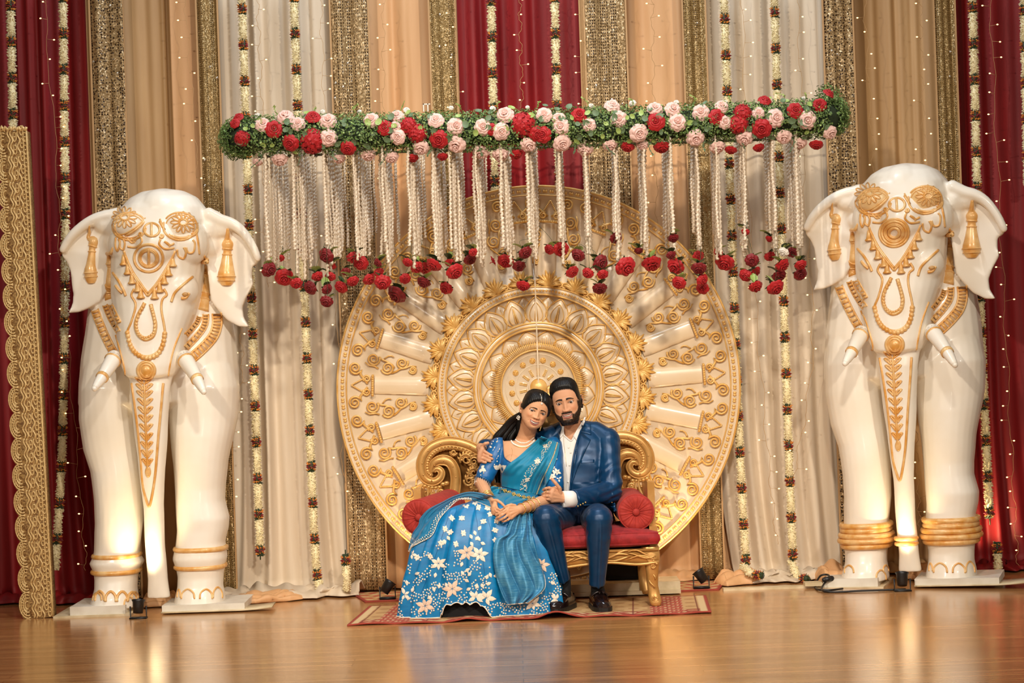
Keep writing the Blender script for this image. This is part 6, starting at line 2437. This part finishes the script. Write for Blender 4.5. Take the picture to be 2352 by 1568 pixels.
# veil over the lap and sofa arm
VA = [(1140, 1140), (1084, 1129), (1045, 1138), (1015, 1153), (984, 1169), (965, 1190), (961, 1205), (948, 1224), (943, 1240), (938, 1262)]
VB = [(1146, 1172), (1090, 1150), (1066, 1146), (1049, 1150), (1022, 1176), (1007, 1196), (992, 1229), (963, 1246), (946, 1256), (940, 1266)]
bolv = BVHTree.FromPolygons(*(lambda V, F: (V, F))([Vector(v) for r in rows for v in r], [tuple(f) for f in sk.f]))
vp = drape('lap_veil', VA, VB, 22, 60, skv, .010, veil_fold, TEALT, 10.985, root=wr)
part('veil_border', Buf().tube([r[-1] + Vector((0, -.003, 0)) for r in vp], .0022, 5), THREAD, wr)
eb_ = Buf()
for j in range(8, 60):
    for q in range(2):
        p = vp[j][20 - q * 3 - (j % 2)] + Vector((0, -.004, 0))
        eb_.ball(p, (.0032, .002, .0045) if (j + q) % 3 else (.006, .002, .003), 6, 4)
part('veil_embroidery', eb_, THREAD, wr, kind='stuff')
# front panel of the veil hanging over the skirt
FA = [(1184, 1168), (1178, 1184), (1168, 1205), (1160, 1226), (1138, 1240), (1133, 1279), (1139, 1321), (1154, 1366), (1167, 1388)]
FB = [(1216, 1166), (1217, 1180), (1221, 1205), (1223, 1226), (1227, 1249), (1237, 1283), (1249, 1318), (1250, 1352), (1212, 1384)]
fp = drape('veil_panel', FA, FB, 64, 70, skv, .018, lambda u, v: (.022 + .022 * v) * abs(math.sin(PI * (u * (3.4 - .6 * v) + .38 * math.sin(v * 4.2)))) ** .75 + .005 * math.sin(u * 33 + v * 9), BROC, 10.86, root=wr)
part('panel_edge', Buf().tube(fp[-1] + [r[-1] for r in fp[::-1]][:18], .0026, 5), THREAD, wr)
# swathe at the waist below the belt
WA = [(1130, 1116), (1124, 1126), (1134, 1142), (1150, 1156)]
WB = [(1238, 1134), (1214, 1146), (1188, 1154), (1176, 1160)]
drape('waist_swathe', WA, WB, 40, 16, bvh_of([(BL, wr.location), (SKM_, wr.location)]), .006, lambda u, v: .010 * math.sin(u * 24 + v * 8) + .005 * math.sin(u * 11), TEAL, 11.2, root=wr)
# pleated drape across the chest
CA = [z4(*p) for p in [(1425, 185), (1300, 290), (1180, 400), (960, 600), (800, 722), (655, 900), (622, 1080), (640, 1190)]]
CB = [z4(*p) for p in [(1790, 330), (1770, 460), (1730, 620), (1670, 800), (1600, 980), (1540, 1120), (1480, 1260), (1430, 1370)]]
pleat = lambda u, v: .003 * math.sin(u * 9 + v * 4) + (u > .55) * (.006 * abs(math.sin((u - .55) * 30)) + .004) + .002 * math.sin(u * 40 + v * 9) * (u < .55)
cp_ = drape('chest_drape', CA, CB, 56, 60, blv, .007, pleat, TEAL, 11.22, root=wr)
gl = Buf()
for j in range(59):
    p, q = cp_[j][48], cp_[j + 1][48]
    gl.tube([p + Vector((0, -.004, 0)), q + Vector((0, -.004, 0))], .0045, 5)
part('gold_border', gl, M('silver_gold_thread', srgb(214, 190, 150), .35, .6, bump=.6, bscale=400), wr)
dl = Buf()
for c_ in (34, 38, 42, 45, 52):
    for j in range(0, 60):
        dl.ball(cp_[j][c_] + Vector((0, -.003, 0)), .0013, 5, 3)
part('stitched_lines', dl, M('light_blue_thread', srgb(120, 180, 210), .4), wr, kind='stuff')
em = Buf()
r8 = np.random.default_rng(4)
for j in range(3, 58):
    for q in range(3):
        c_ = int(25 + r8.integers(0, 9))
        p = cp_[j][c_] + Vector((0, -.003, 0))
        em.ball(p, (r8.uniform(.0015, .004), .0015, r8.uniform(.0015, .004)), 5, 4)
part('drape_embroidery', em, THREAD, wr, kind='stuff')
cpv = BVHTree.FromPolygons([p for r in cp_ for p in r], [(j * 56 + i, j * 56 + i + 1, (j + 1) * 56 + i + 1, (j + 1) * 56 + i) for j in range(59) for i in range(55)])
for x, y, r in ((1500, 380, 55), (1345, 690, 75), (1140, 1060, 60), (1100, 1180, 40)):
    part('small_flower', flower(cpv, *z4(x, y), r / 8.709, 6, .3, .004), THREAD, wr)
# embroidery of the blouse
for x, y, r, n in ((595, 850, 150, 6), (470, 440, 60, 2), (570, 470, 60, 2), (545, 610, 55, 2), (215, 830, 120, 5), (490, 1040, 60, 4), (380, 385, 60, 3)):
    part('blouse_flower', flower(blv, *z4(x, y), r / 8.709, n, {2: -1.05}.get(n, .5), .003, .5 if n > 2 else .22), THREAD, BLO)
part('blouse_dots', dots(blv, [z4(*p) for p in [(460, 290), (545, 285), (545, 240), (430, 340), (540, 690), (485, 755), (270, 920), (210, 965), (270, 1020), (620, 1250), (560, 1215), (530, 300), (330, 560)]], .0042), THREAD, BLO)
for x, y, r, n, rot in ((1695, 560, 90, 2, -1.4), (1690, 650, 75, 3, -2.3), (1630, 850, 90, 4, .8), (1740, 900, 90, 5, .4), (1640, 990, 85, 6, .2), (1775, 1040, 70, 3, 1.4)):
    part('sleeve_flower', flower(blv, *z4(x, y), r / 8.709, n, rot, .006), THREAD, BLO)
# embroidery of the skirt
BIGF = [(900, 725, 100, 6, .2), (1050, 745, 95, 6, .9), (560, 855, 85, 6, .5), (725, 1160, 105, 6, 0), (1010, 1260, 85, 6, .6), (1130, 1270, 105, 6, .1), (400, 1365, 100, 6, .3), (150, 1230, 75, 5, .7), (235, 745, 65, 5, .2), (1800, 870, 85, 6, 1), (1690, 1335, 90, 6, .3), (1985, 1285, 75, 6, .6), (1310, 800, 55, 5, .2)]
for i, (x, y, r, n, rot) in enumerate(BIGF):
    part('embroidered_flower', flower(skv, *z6(x, y), r / 5.2275 * 1.22, n, rot, .0036, .36), THREAD if i % 3 else ROSETH, SKO)
SM = [(1040, 180), (840, 310), (890, 160), (1100, 350), (720, 310), (750, 140), (1150, 190), (1185, 260), (860, 490), (770, 622), (700, 480), (590, 610), (460, 770), (305, 785), (1240, 455), (1245, 578), (640, 440), (1000, 120), (1260, 340)]
for x, y in SM:
    part('small_flower', flower(skv, *z6(x, y), 44 / 5.2275, 6, x * .7, .003, .5), THREAD, SKO)
LV = [(985, 455, 1.2), (1035, 460, -1.0), (1020, 530, .9), (1000, 580, -.9), (1060, 600, .4), (940, 590, 1.0), (935, 500, 1.1), (625, 560, 1.3), (605, 630, -1.2), (660, 520, 1.0), (830, 940, 1.0), (880, 960, -.8), (870, 1040, .6), (910, 1010, -.9), (270, 985, -.3), (1000, 1100, .9), (1070, 1090, 1.1), (1130, 1110, -.4), (1130, 1050, -1.2), (170, 1050, 1.3), (230, 1200, -1.0), (500, 1130, 1.4), (640, 1080, 1.2), (560, 1160, -1.3), (890, 1180, -.5), (930, 1210, .2), (1230, 640, 1.3), (1215, 1005, 0), (1170, 960, 1.2), (430, 1240, .8), (1750, 1180, .6), (1900, 1080, .3), (1930, 1210, 1.1), (850, 830, 1.9), (530, 960, 1.8)]
lvb = Buf()
for x, y, a in LV:
    lvb.join(flower(skv, *z6(x, y), 70 / 5.2275, 1, a, .003, .45))
part('embroidered_leaf', lvb, THREAD, SKO, kind='stuff')
dp = []
for k in range(9000):
    x, y = r8.uniform(80, 2030), r8.uniform(640, 1500)
    dens = ss(620, 1250, np.array(y)) * .75 + .12
    if noise.noise(Vector((x / 120, y / 120, 3))) < -.08 + (1 - dens) * .45: continue
    if 1180 < x < 1880 and y < 1250: continue
    if any((x - bx_) ** 2 + (y - by_) ** 2 < (r * .95) ** 2 for bx_, by_, r, n, rot in BIGF): continue
    if any((x - q[0]) ** 2 + (y - q[1]) ** 2 < 25 ** 2 for q in dp): continue
    dp.append((x, y))
db = dots(skv, [z6(*p) for p in dp], .0050, .0015)
part('embroidered_buds', db, THREAD, SKO, kind='stuff')
# jewellery
nk = Buf()
N1 = [z4(*p) for p in [(792, 165), (808, 250), (855, 330), (945, 378), (1050, 396), (1150, 380), (1235, 325), (1298, 250), (1325, 200)]]
N2 = [z4(*p) for p in [(850, 175), (895, 245), (955, 295), (1035, 322), (1120, 316), (1200, 275), (1275, 215)]]
for path, k, r in ((N1, 34, .0055), (N2, 30, .0036)):
    for i, p in enumerate(onto(bodyv, smooth_path(path, k), .003)):
        nk.ball(p, (r, r * .7, r * 1.15), 8, 6)
part('necklace_stones', nk, PEARL, wr)
nk = Buf()
for path, dx in ((N1, -6), (N1, 7), (N2, 0)):
    q = onto(bodyv, smooth_path([(x, y + dx / 8.7 * 2) for x, y in path], 40), .002)
    nk.tube(q, .0022, 5)
part('necklace', nk, JEWEL, wr)
q = onto(bodyv, smooth_path([z4(*p) for p in [(830, 420), (845, 500), (825, 590), (805, 670)]], 16), .001)
if len(q) > 3: part('thin_chain', Buf().tube(q, .0009, 4), JEWEL, wr)
er = Buf()
ec = W(*z1(250, 940), 11.262)
for dx, dz in ((0, 0), (.006, .004), (-.006, .004), (.004, -.006), (-.004, -.006), (0, .008), (.007, -.001), (-.010, -.004), (-.003, -.012), (.003, -.013)):
    er.ball(ec + Vector((dx, -.004, dz)), .0032, 8, 6)
part('earring', er, PEARL, wr, 'pearl cluster earring')
e2_ = Buf()
for k in range(4): e2_.ball(W(*z1(880 - k * 12, 1200 + k * 34), 11.24), .0034, 8, 6)
part('earring', e2_, JEWEL, wr)
tk = Buf()
hv = bvh_of([(o.data, wr.location) for o in wr.children if o.name.startswith('hair')] + [(WBODY, wr.location)])
P = onto(hv, smooth_path([z1(*p) for p in [(855, 300), (885, 370), (893, 430), (897, 490)]], 8), .003)
for p in P: tk.ball(p, .0022, 6, 5)
p = hit(hv, *z1(897, 555), .003)
tk.ball(p, (.0048, .003, .0055), 10, 8)
for k in range(7): tk.ball(p + Vector((.0058 * math.cos(PI * k / 6), -.001, -.0064 * math.sin(PI * k / 6))), .0017, 6, 5)
part('forehead_jewel', tk, PEARL, wr)
bvall = bvh_of([(BL, wr.location), (SKM_, wr.location)])
bt = Buf()
BP = [z4(*p) for p in [(470, 1200), (600, 1238), (710, 1282), (820, 1325), (930, 1362), (1060, 1402), (1180, 1420), (1290, 1436)]]
bq = smooth_path(BP, 26)
for i, (x, y) in enumerate(bq):
    p = W(x, y, (hit(bvall, x, y) or W(x, y, 11.24)).y - .042)
    if i % 3 == 1:
        for k in range(6):
            bt.ball(p + Vector((.0085 * math.cos(k * PI / 3), 0, .0085 * math.sin(k * PI / 3))), (.0042, .003, .0042), 7, 5)
    bt.ball(p, (.0050, .004, .0050), 8, 6)
part('waist_belt', bt, JEWEL, wr, kind='stuff')


def bangle(p0, p1, f, r, tube, mat, name='bangle'):
    d = (p1 - p0).normalized()
    q = d.to_track_quat('Z', 'Y').to_matrix()
    c = p0.lerp(p1, f)
    b = Buf().tube([c + q @ Vector((r * math.cos(a), r * math.sin(a), 0)) for a in np.linspace(0, 2 * PI, 33)[:-1]], tube, 7, closed=True)
    part(name, b, JEWEL, wr)
    b = Buf()
    for a in np.linspace(0, 2 * PI, 25)[:-1]:
        b.ball(c + q @ Vector(((r + tube * .6) * math.cos(a), (r + tube * .6) * math.sin(a), 0)), tube * .75, 6, 4)
    part(name + '_stones', b, mat, wr, kind='stuff')


for f, r, m_ in ((.06, .0285, JEWEL), (.20, .0310, JEWEL), (.31, .0325, PEARL), (.42, .0340, PEARL)):
    bangle(LWR, LEL, f, r, .0030, m_)
for f in (.10, .17, .24): bangle(RWR, REL, f, .0300, .0034, JEWEL if f != .17 else PEARL, 'bracelet')
rp = Z3(772, 1018, D0 - .036)
rd = (Z3(710, 1045, D0 - .03) - Z3(850, 985, D0 - .03)).normalized()
rq = rd.to_track_quat('Z', 'Y').to_matrix()
part('finger_ring', Buf().tube([Z3(772, 1025, D0 - .027) + rq @ Vector((.0084 * math.cos(a), .0084 * math.sin(a), 0)) for a in np.linspace(0, 2 * PI, 21)[:-1]], .0016, 6, closed=True), JEWEL, wr)

# ---------------------------------------------------------------- the man
SUIT = M('blue_suit_silk', srgb(0, 60, 100), .36, .22, var=srgb(0, 50, 88), vscale=10, sheen=.04, bump=.10, bscale=500, stretch=(1, 1, 2))
SHIRT = M('white_shirt_cotton', srgb(236, 232, 226), .7, bump=.1, bscale=400)
SOCK = M('black_sock', srgb(14, 13, 14), .85, bump=.3, bscale=400)
SHOE = M('black_shoe_leather', srgb(26, 14, 14), .18, coat=.7)
mr = thing('person', 'seated bearded man in a shiny blue suit and open white shirt, arm round the woman', 'person', (W(1340, 1400, 11.1).x, 11.2, 0))
HM = Head('m', W(1300.5, 922.5, 11.335), math.radians(-9.0), math.radians(-7), math.radians(2), (1.06, 1.02, 1.06))
mb_ = HM.shell()
mb_.caps([HM.M @ Vector((0, .020, -.06)), W(1310, 972, 11.405), W(1313, 990, 11.42), W(1314, 1010, 11.42)], [.058, .060, .062, .07], 18)
MSH, MEL, MWR = W(1396, 1012, 11.385), W(1405, 1128, 11.245), W(1300, 1144, 11.07)
MSR, MER, MWR2 = W(1266, 1006, 11.45), W(1155, 1028, 11.60), W(1104, 1028, 11.38)
stick(mb_, [W(1314, 1010, 11.42), W(1330, 1080, 11.42), W(1335, 1170, 11.42)], .03)
stick(mb_, [W(1314, 1012, 11.42), MSH, MEL], .025)
mb_.caps([MEL, MEL.lerp(MWR, .6), MWR], [.03, .03, .029], 14)
stick(mb_, [W(1314, 1012, 11.42), MSR, MER], .025)
mb_.caps([MER, MWR2], [.028, .027], 14)
DH = 11.045
hand(mb_, MWR, .027, [Z3(1730, 395, DH - .010), Z3(1690, 470, DH - .022), Z3(1680, 545, DH - .022), Z3(1710, 615, DH - .012)],
     [[Z3(1730, 395, DH - .012), Z3(1640, 362, DH - .024), Z3(1570, 375, DH - .012), Z3(1522, 405, DH + .012)],
      [Z3(1690, 470, DH - .024), Z3(1610, 448, DH - .036), Z3(1545, 465, DH - .020), Z3(1508, 490, DH + .006)],
      [Z3(1680, 545, DH - .024), Z3(1600, 530, DH - .036), Z3(1530, 535, DH - .020), Z3(1490, 550, DH + .004)],
      [Z3(1710, 615, DH - .014), Z3(1620, 598, DH - .030), Z3(1540, 570, DH - .022), Z3(1478, 556, DH - .004)],
      [Z3(1870, 470, DH - .006), Z3(1850, 360, DH - .020), Z3(1780, 270, DH - .026), Z3(1700, 180, DH - .022)]], [.0094, .0097, .0093, .0082, .0108], .0190)


def onsl(x, y, lift):
    h = hit(blv, *z4(x, y))
    D = (h.y if h else 11.30) - lift
    return Z4(x, y, max(11.20, min(11.30, D)))


hand(mb_, Z4(225, 420, 11.345), .025, [onsl(240, 455, .016), onsl(205, 530, .018), onsl(190, 600, .018), onsl(190, 670, .014)],
     [[onsl(240, 455, .018), onsl(300, 500, .020), onsl(365, 540, .014), onsl(425, 568, .010)],
      [onsl(205, 530, .020), onsl(290, 575, .022), onsl(370, 612, .016), onsl(440, 640, .010)],
      [onsl(190, 600, .020), onsl(265, 635, .022), onsl(340, 668, .016), onsl(400, 690, .010)],
      [onsl(190, 670, .016), onsl(225, 692, .018), onsl(265, 705, .014), onsl(310, 715, .010)],
      [Z4(225, 430, 11.33), Z4(250, 375, 11.30), Z4(300, 335, 11.285), Z4(355, 322, 11.285)]], [.0092, .0095, .0092, .0084, .0108], .0175)
MBODY = remesh(mb_, .0019, 2, 'body', .4, off=mr.location)
mco = get_co(MBODY) + np.array(mr.location)
colm, headm = HM.paint(mco, SKM)
no = get_no(MBODY)
nzb = np.array([noise.noise(Vector(p) * 420) if q > .3 else 0 for p, q in zip(mco, HM.beard)])
set_co(MBODY, get_co(MBODY) + no * (HM.beard * (.0028 + .0022 * nzb))[:, None])
set_col(MBODY, colm)
part('body', MBODY, SKINM, mr)
face_bits(HM, mr)
hair_cap(HM, mr, HL_M, lambda T, Z: .0030 + .0075 * ss(.045, .10, Z) * (.8 + .2 * np.cos(T)), lambda T, Z: (.0007 * np.sin(T * 74) + .0006 * np.sin(T * 131 + 1)) * ss(.03, .08, Z), 5)
# shirt
TORM = [(982, 1296, 1340, 11.43, .06), (992, 1276, 1384, 11.425, .085), (1006, 1262, 1404, 11.42, .105), (1030, 1261, 1408, 11.41, .122), (1060, 1266, 1404, 11.40, .132), (1100, 1272, 1399, 11.395, .134), (1140, 1275, 1402, 11.39, .138), (1172, 1274, 1410, 11.40, .150), (1196, 1276, 1412, 11.41, .150)]
sb_ = Buf()
loft_px(sb_, ins(TORM, .012), 30, 2.3)
sb_.caps([W(1312, 975, 11.415), W(1313, 992, 11.42)], [.066, .078], 16)
SH = remesh(sb_, .005, 6, 'shirt', .5, off=mr.location)
co, no = get_co(SH), get_no(SH)
set_co(SH, co + no * np.array([noise.noise(Vector((p[0] * 22, p[1] * 10, p[2] * 9))) * .004 for p in co])[:, None])
SV = [z5(*p) for p in [(400, 120), (402, 290), (450, 345), (515, 385), (560, 320), (640, 215), (720, 20), (400, 20)]]
SVR = [(402, 150), (404, 290), (452, 347), (515, 387), (562, 322), (642, 217), (715, 50)]
SHc = cut_front(SH, mr.location, SV, .5)
SHIRTO = part('shirt', SHc, SHIRT, mr)
shv = bvh_of([(SH, mr.location)])


def flap(name, pts, bvh, off, mat, root, th=.004, n=9, default=11.29, bulge=.0):
    """flat piece of cloth laid over a garment: pts is a four sided outline a-b-c-d in the picture"""
    a, b, c, d = [np.array(p, float) for p in pts]
    rows, Y = [], []
    for j in range(n):
        v = j / (n - 1)
        rw = []
        for i in range(n):
            u = i / (n - 1)
            q = (a * (1 - u) + b * u) * (1 - v) + (d * (1 - u) + c * u) * v
            h = hit(bvh, *q)
            rw.append((q, (h.y if h else default) - off - bulge * math.sin(PI * u) * math.sin(PI * v)))
        rows.append(rw)
    o = part(name, Buf().grid([[W(q[0], q[1], y) for q, y in r] for r in rows]), mat, root)
    solid(o, th, 1)
    return o


flap('shirt_collar', [z5(385, 160), z5(408, 170), z5(404, 292), z5(352, 345)], shv, .012, SHIRT, SHIRTO)
flap('shirt_collar', [z5(690, 92), z5(712, 104), z5(610, 395), z5(540, 318)], shv, .012, SHIRT, SHIRTO)
part('shirt_placket', Buf().tube(onto(shv, smooth_path([z5(*p) for p in [(517, 385), (500, 560), (478, 760), (462, 1000), (455, 1110)]], 20), -.002), .0055, 6, flat=(Vector((0, 1, 0)), .35)), SHIRT, SHIRTO)
for y, x in ((490, 478), (560, 508), (740, 490), (980, 470)):
    p = hit(shv, *z5(x, y), .003)
    if p: part('shirt_button', Buf().ball(p, (.0052, .002, .0052), 10, 6), PEARL, SHIRTO)
# jacket
jb = Buf()
loft_px(jb, TORM, 32, 2.4)
jb.caps([W(1340, 984, 11.425), W(1365, 992, 11.42), MSH, MSH.lerp(MEL, .5), MEL], [.05, .062, .074, .066, .062], 18)
jb.caps([MEL, MEL.lerp(W(1322, 1145, 11.085), .5)], [.062, .058], 18)
E1 = W(1317, 1146, 11.08)
jb.tube([MEL.lerp(E1, .4), E1], [.058, .050], 22)
jb.caps([W(1290, 990, 11.43), MSR, MSR.lerp(MER, .5), MER, MER.lerp(MWR2, .75)], [.055, .070, .064, .06, .052], 18)
JK = remesh(jb, .0048, 5, 'jacket', .5, off=mr.location)
off_ = np.array(mr.location)
co, no = get_co(JK) + off_, get_no(JK)
dsp = np.zeros(len(co))
elb = np.array(MEL)
for i, p in enumerate(co):
    v = Vector(p)
    dsp[i] = noise.noise(Vector((v.x * 9 + v.z * 9, v.y * 7, v.z * 15))) * .0060
    d = np.linalg.norm(p - elb)
    if d < .24 and p[0] > MSH.x - .08:
        dsp[i] += .0042 * math.sin((v.z - v.x * .45) * 120 + 7 * noise.noise(v * 8)) * math.exp(-(d / .13) ** 2)
    if p[2] < MEL.z + .05 and p[0] < MEL.x:
        dsp[i] += .0024 * math.sin((v.x * 1.0 + v.z * .8) * 80 + 6 * noise.noise(v * 7)) * (p[1] < 11.3)
set_co(JK, co - off_ + no * dsp[:, None])
jkv = bvh_of([(JK, mr.location)])
JV = [z5(*p) for p in [(395, 0), (395, 170), (340, 270), (345, 420), (390, 950), (400, 1130), (500, 1130), (513, 900), (545, 640), (600, 400), (645, 265), (722, 40), (722, 0)]]
JKc = cut_front(JK, mr.location, JV, .35)
JACK = part('jacket', JKc, SUIT, mr)
flap('lapel', [z5(640, 258), z5(798, 372), z5(600, 800), z5(506, 1060)], jkv, .005, SUIT, JACK, .005, 14, 11.28, .006)
flap('jacket_collar', [z5(700, 92), z5(796, 142), z5(802, 300), z5(652, 258)], jkv, .006, SUIT, JACK, .006, 10, 11.34, .006)
flap('lapel', [z5(345, 270), z5(325, 300), z5(380, 930), z5(398, 1100)], jkv, .004, SUIT, JACK, .005, 10, 11.28)
part('front_edge', Buf().tube(onto(jkv, smooth_path([z5(*p) for p in [(700, 110), (648, 262), (602, 400), (547, 640), (515, 900), (508, 1000), (500, 1120)]], 50), .004, 11.28), .0062, 8), SUIT, JACK)
part('front_edge', Buf().tube(onto(jkv, smooth_path([z5(*p) for p in [(392, 60), (392, 170), (338, 270), (343, 420), (388, 950), (398, 1120)]], 40), .003, 11.28), .0055, 8), SUIT, JACK)
part('collar_band', Buf().tube(onto(shv, smooth_path([z5(*p) for p in SVR], 30), .002, 11.3), .0048, 8), SHIRT, SHIRTO)
flap('breast_pocket', [z5(655, 670), z5(850, 655), z5(850, 700), z5(650, 715)], jkv, .0015, SUIT, JACK, .002, 8)
flap('jacket_tail', [z5(690, 1320), z5(1130, 1290), z5(1180, 1410), z5(1060, 1370)], jkv, .02, SUIT, JACK, .006, 10, 11.2)
# shirt cuff and sleeve buttons
cw0, cw1 = W(1321, 1145.5, 11.085), W(1292, 1146, 11.062)
part('shirt_cuff', Buf().tube([cw0, cw0.lerp(cw1, .5), cw1, cw1 + (cw0 - cw1) * .12], [.046, .046, .0455, .036], 24, True, (Vector((0, 1, 0)), .85)), SHIRT, mr)
for k in range(4):
    p = hit(jkv, *z5(612 + 36 * k, 1330 - 18 * k), .003)
    if p: part('sleeve_button', Buf().ball(p, (.0052, .003, .0052), 10, 6), M('gold_button', srgb(190, 160, 100), .35, .8), JACK)
# trousers
tb = Buf()
KR, KL = W(1254, 1190, 10.905), W(1376, 1192, 10.885)
AR, AL = W(1291, 1334, 10.985), W(1371.5, 1343, 10.975)
HR_, HL_ = W(1300, 1188, 11.36), W(1365, 1186, 11.37)
tb.caps([W(1310, 1178, 11.42), W(1372, 1176, 11.42)], [.095, .095], 18)
for h, k, a in ((HR_, KR, AR), (HL_, KL, AL)):
    tb.caps([h, h.lerp(k, .5), k], [.092, .084, .073], 20)
    tb.tube([k, k.lerp(a, .25), k.lerp(a, .6), a], [.073, .070, .055, .043], 22)
TR = remesh(tb, .005, 5, 'trousers', .5, off=mr.location)
co, no = get_co(TR) + off_, get_no(TR)
dsp = np.zeros(len(co))
for i, p in enumerate(co):
    v = Vector(p)
    dsp[i] = noise.noise(Vector((v.x * 12, v.y * 8, v.z * 10))) * .004
    for k, a in ((KR, AR), (KL, AL)):
        if p[2] < k.z and p[1] < 11.05:
            f = (k.z - p[2]) / (k.z - a.z)
            xc = k.x + (a.x - k.x) * f
            if abs(p[0] - xc) < .1:
                dsp[i] += .0095 * math.exp(-((p[0] - xc - .006) / .0075) ** 2) * min(1, f * 4)
        d = np.linalg.norm(p - np.array(k))
        if d < .2 and p[1] > k.y - .02:
            dsp[i] += .004 * math.sin((v.y * 1.0 + v.z * 1.3) * 90 + 2.5 * noise.noise(v * 8)) * math.exp(-(d / .12) ** 2)
set_co(TR, co - off_ + no * dsp[:, None])
part('trousers', TR, SUIT, mr)


def shoe(ank, yaw, toe_len=.19):
    Mx = Matrix.Translation((ank.x, ank.y, .0095)) @ Matrix.Rotation(yaw, 4, 'Z')
    secs = [(.085, .028, .062), (.075, .036, .074), (.04, .041, .078), (.0, .043, .076), (-.04, .046, .074), (-.075, .049, .064), (-.105, .050, .056), (-.135, .047, .050), (-.16, .040, .044), (-.178, .028, .036), (-.187, .012, .026)]
    rows = []
    for y, w, h in secs:
        rows.append([(w * math.copysign(abs(math.cos(a)) ** .75, math.cos(a)), y, .022 + (h - .004) * math.sin(a) ** .8) for a in np.linspace(0, PI, 15)])
    b = Buf().grid(rows)
    b.add(rows[0], [tuple(range(15))]).add(rows[-1], [tuple(range(14, -1, -1))])
    sho = part('shoe', b.xform(Mx), SHOE, mr)
    ol = [(w + .004, y) for y, w, h in secs] + [(-w - .004, y) for y, w, h in secs[::-1]]
    sb2 = Buf()
    V = [(x, y, 0) for x, y in ol] + [(x, y, .024) for x, y in ol]
    n = len(ol)
    sb2.add(V, [tuple(range(n)), tuple(range(2 * n - 1, n - 1, -1))] + [(i, i + n, (i + 1) % n + n, (i + 1) % n) for i in range(n)])
    part('shoe_sole', sb2.xform(Mx), M('shoe_sole_rubber', srgb(20, 18, 18), .5), sho, smooth=False)
    ap = [(.030 * math.cos(a), -.105 - .060 * math.sin(a), .066 - .016 * math.sin(a) + .004 * abs(math.cos(a))) for a in np.linspace(0, PI, 17)]
    ap = [(.033, -.04, .083)] + ap + [(-.033, -.04, .083)]
    st2 = Buf().tube([Mx @ Vector(p) for p in ap], .0032, 6)
    st2.tube([Mx @ Vector((x, -.062 + abs(x) * .2, .098 - 12 * x * x)) for x in np.linspace(-.048, .048, 11)], .0055, 6)
    st2.caps([Mx @ Vector((.004, -.066, .102)), Mx @ Vector((.012, -.098, .094))], [.005, .004], 8)
    st2.caps([Mx @ Vector((-.004, -.066, .102)), Mx @ Vector((-.010, -.098, .094))], [.005, .004], 8)
    part('shoe_seam', st2, SHOE, sho)
    part('sock', Buf().caps([ank + Vector((0, 0, .03)), Vector((ank.x, ank.y, .12)), Mx @ Vector((0, -.015, .075))], [.036, .037, .041], 16), SOCK, mr)


shoe(Vector((AL.x + .004, 11.02, AL.z)), math.radians(9))
shoe(Vector((AR.x + .012, 11.03, AR.z)), math.radians(-24))
part('thin_neck_chain', Buf().tube(onto(shv, smooth_path([z5(*p) for p in [(402, 300), (408, 420), (430, 600), (445, 760)]], 14), .003), .0009, 4), JEWEL, mr)
part('finger_ring', Buf().tube([Z3(1570, 440, DH - .028) + Vector((.004 * math.cos(a), .010 * math.sin(a), .0108 * math.cos(a))) for a in np.linspace(0, 2 * PI, 21)[:-1]], .0014, 6, closed=True), JEWEL, mr)
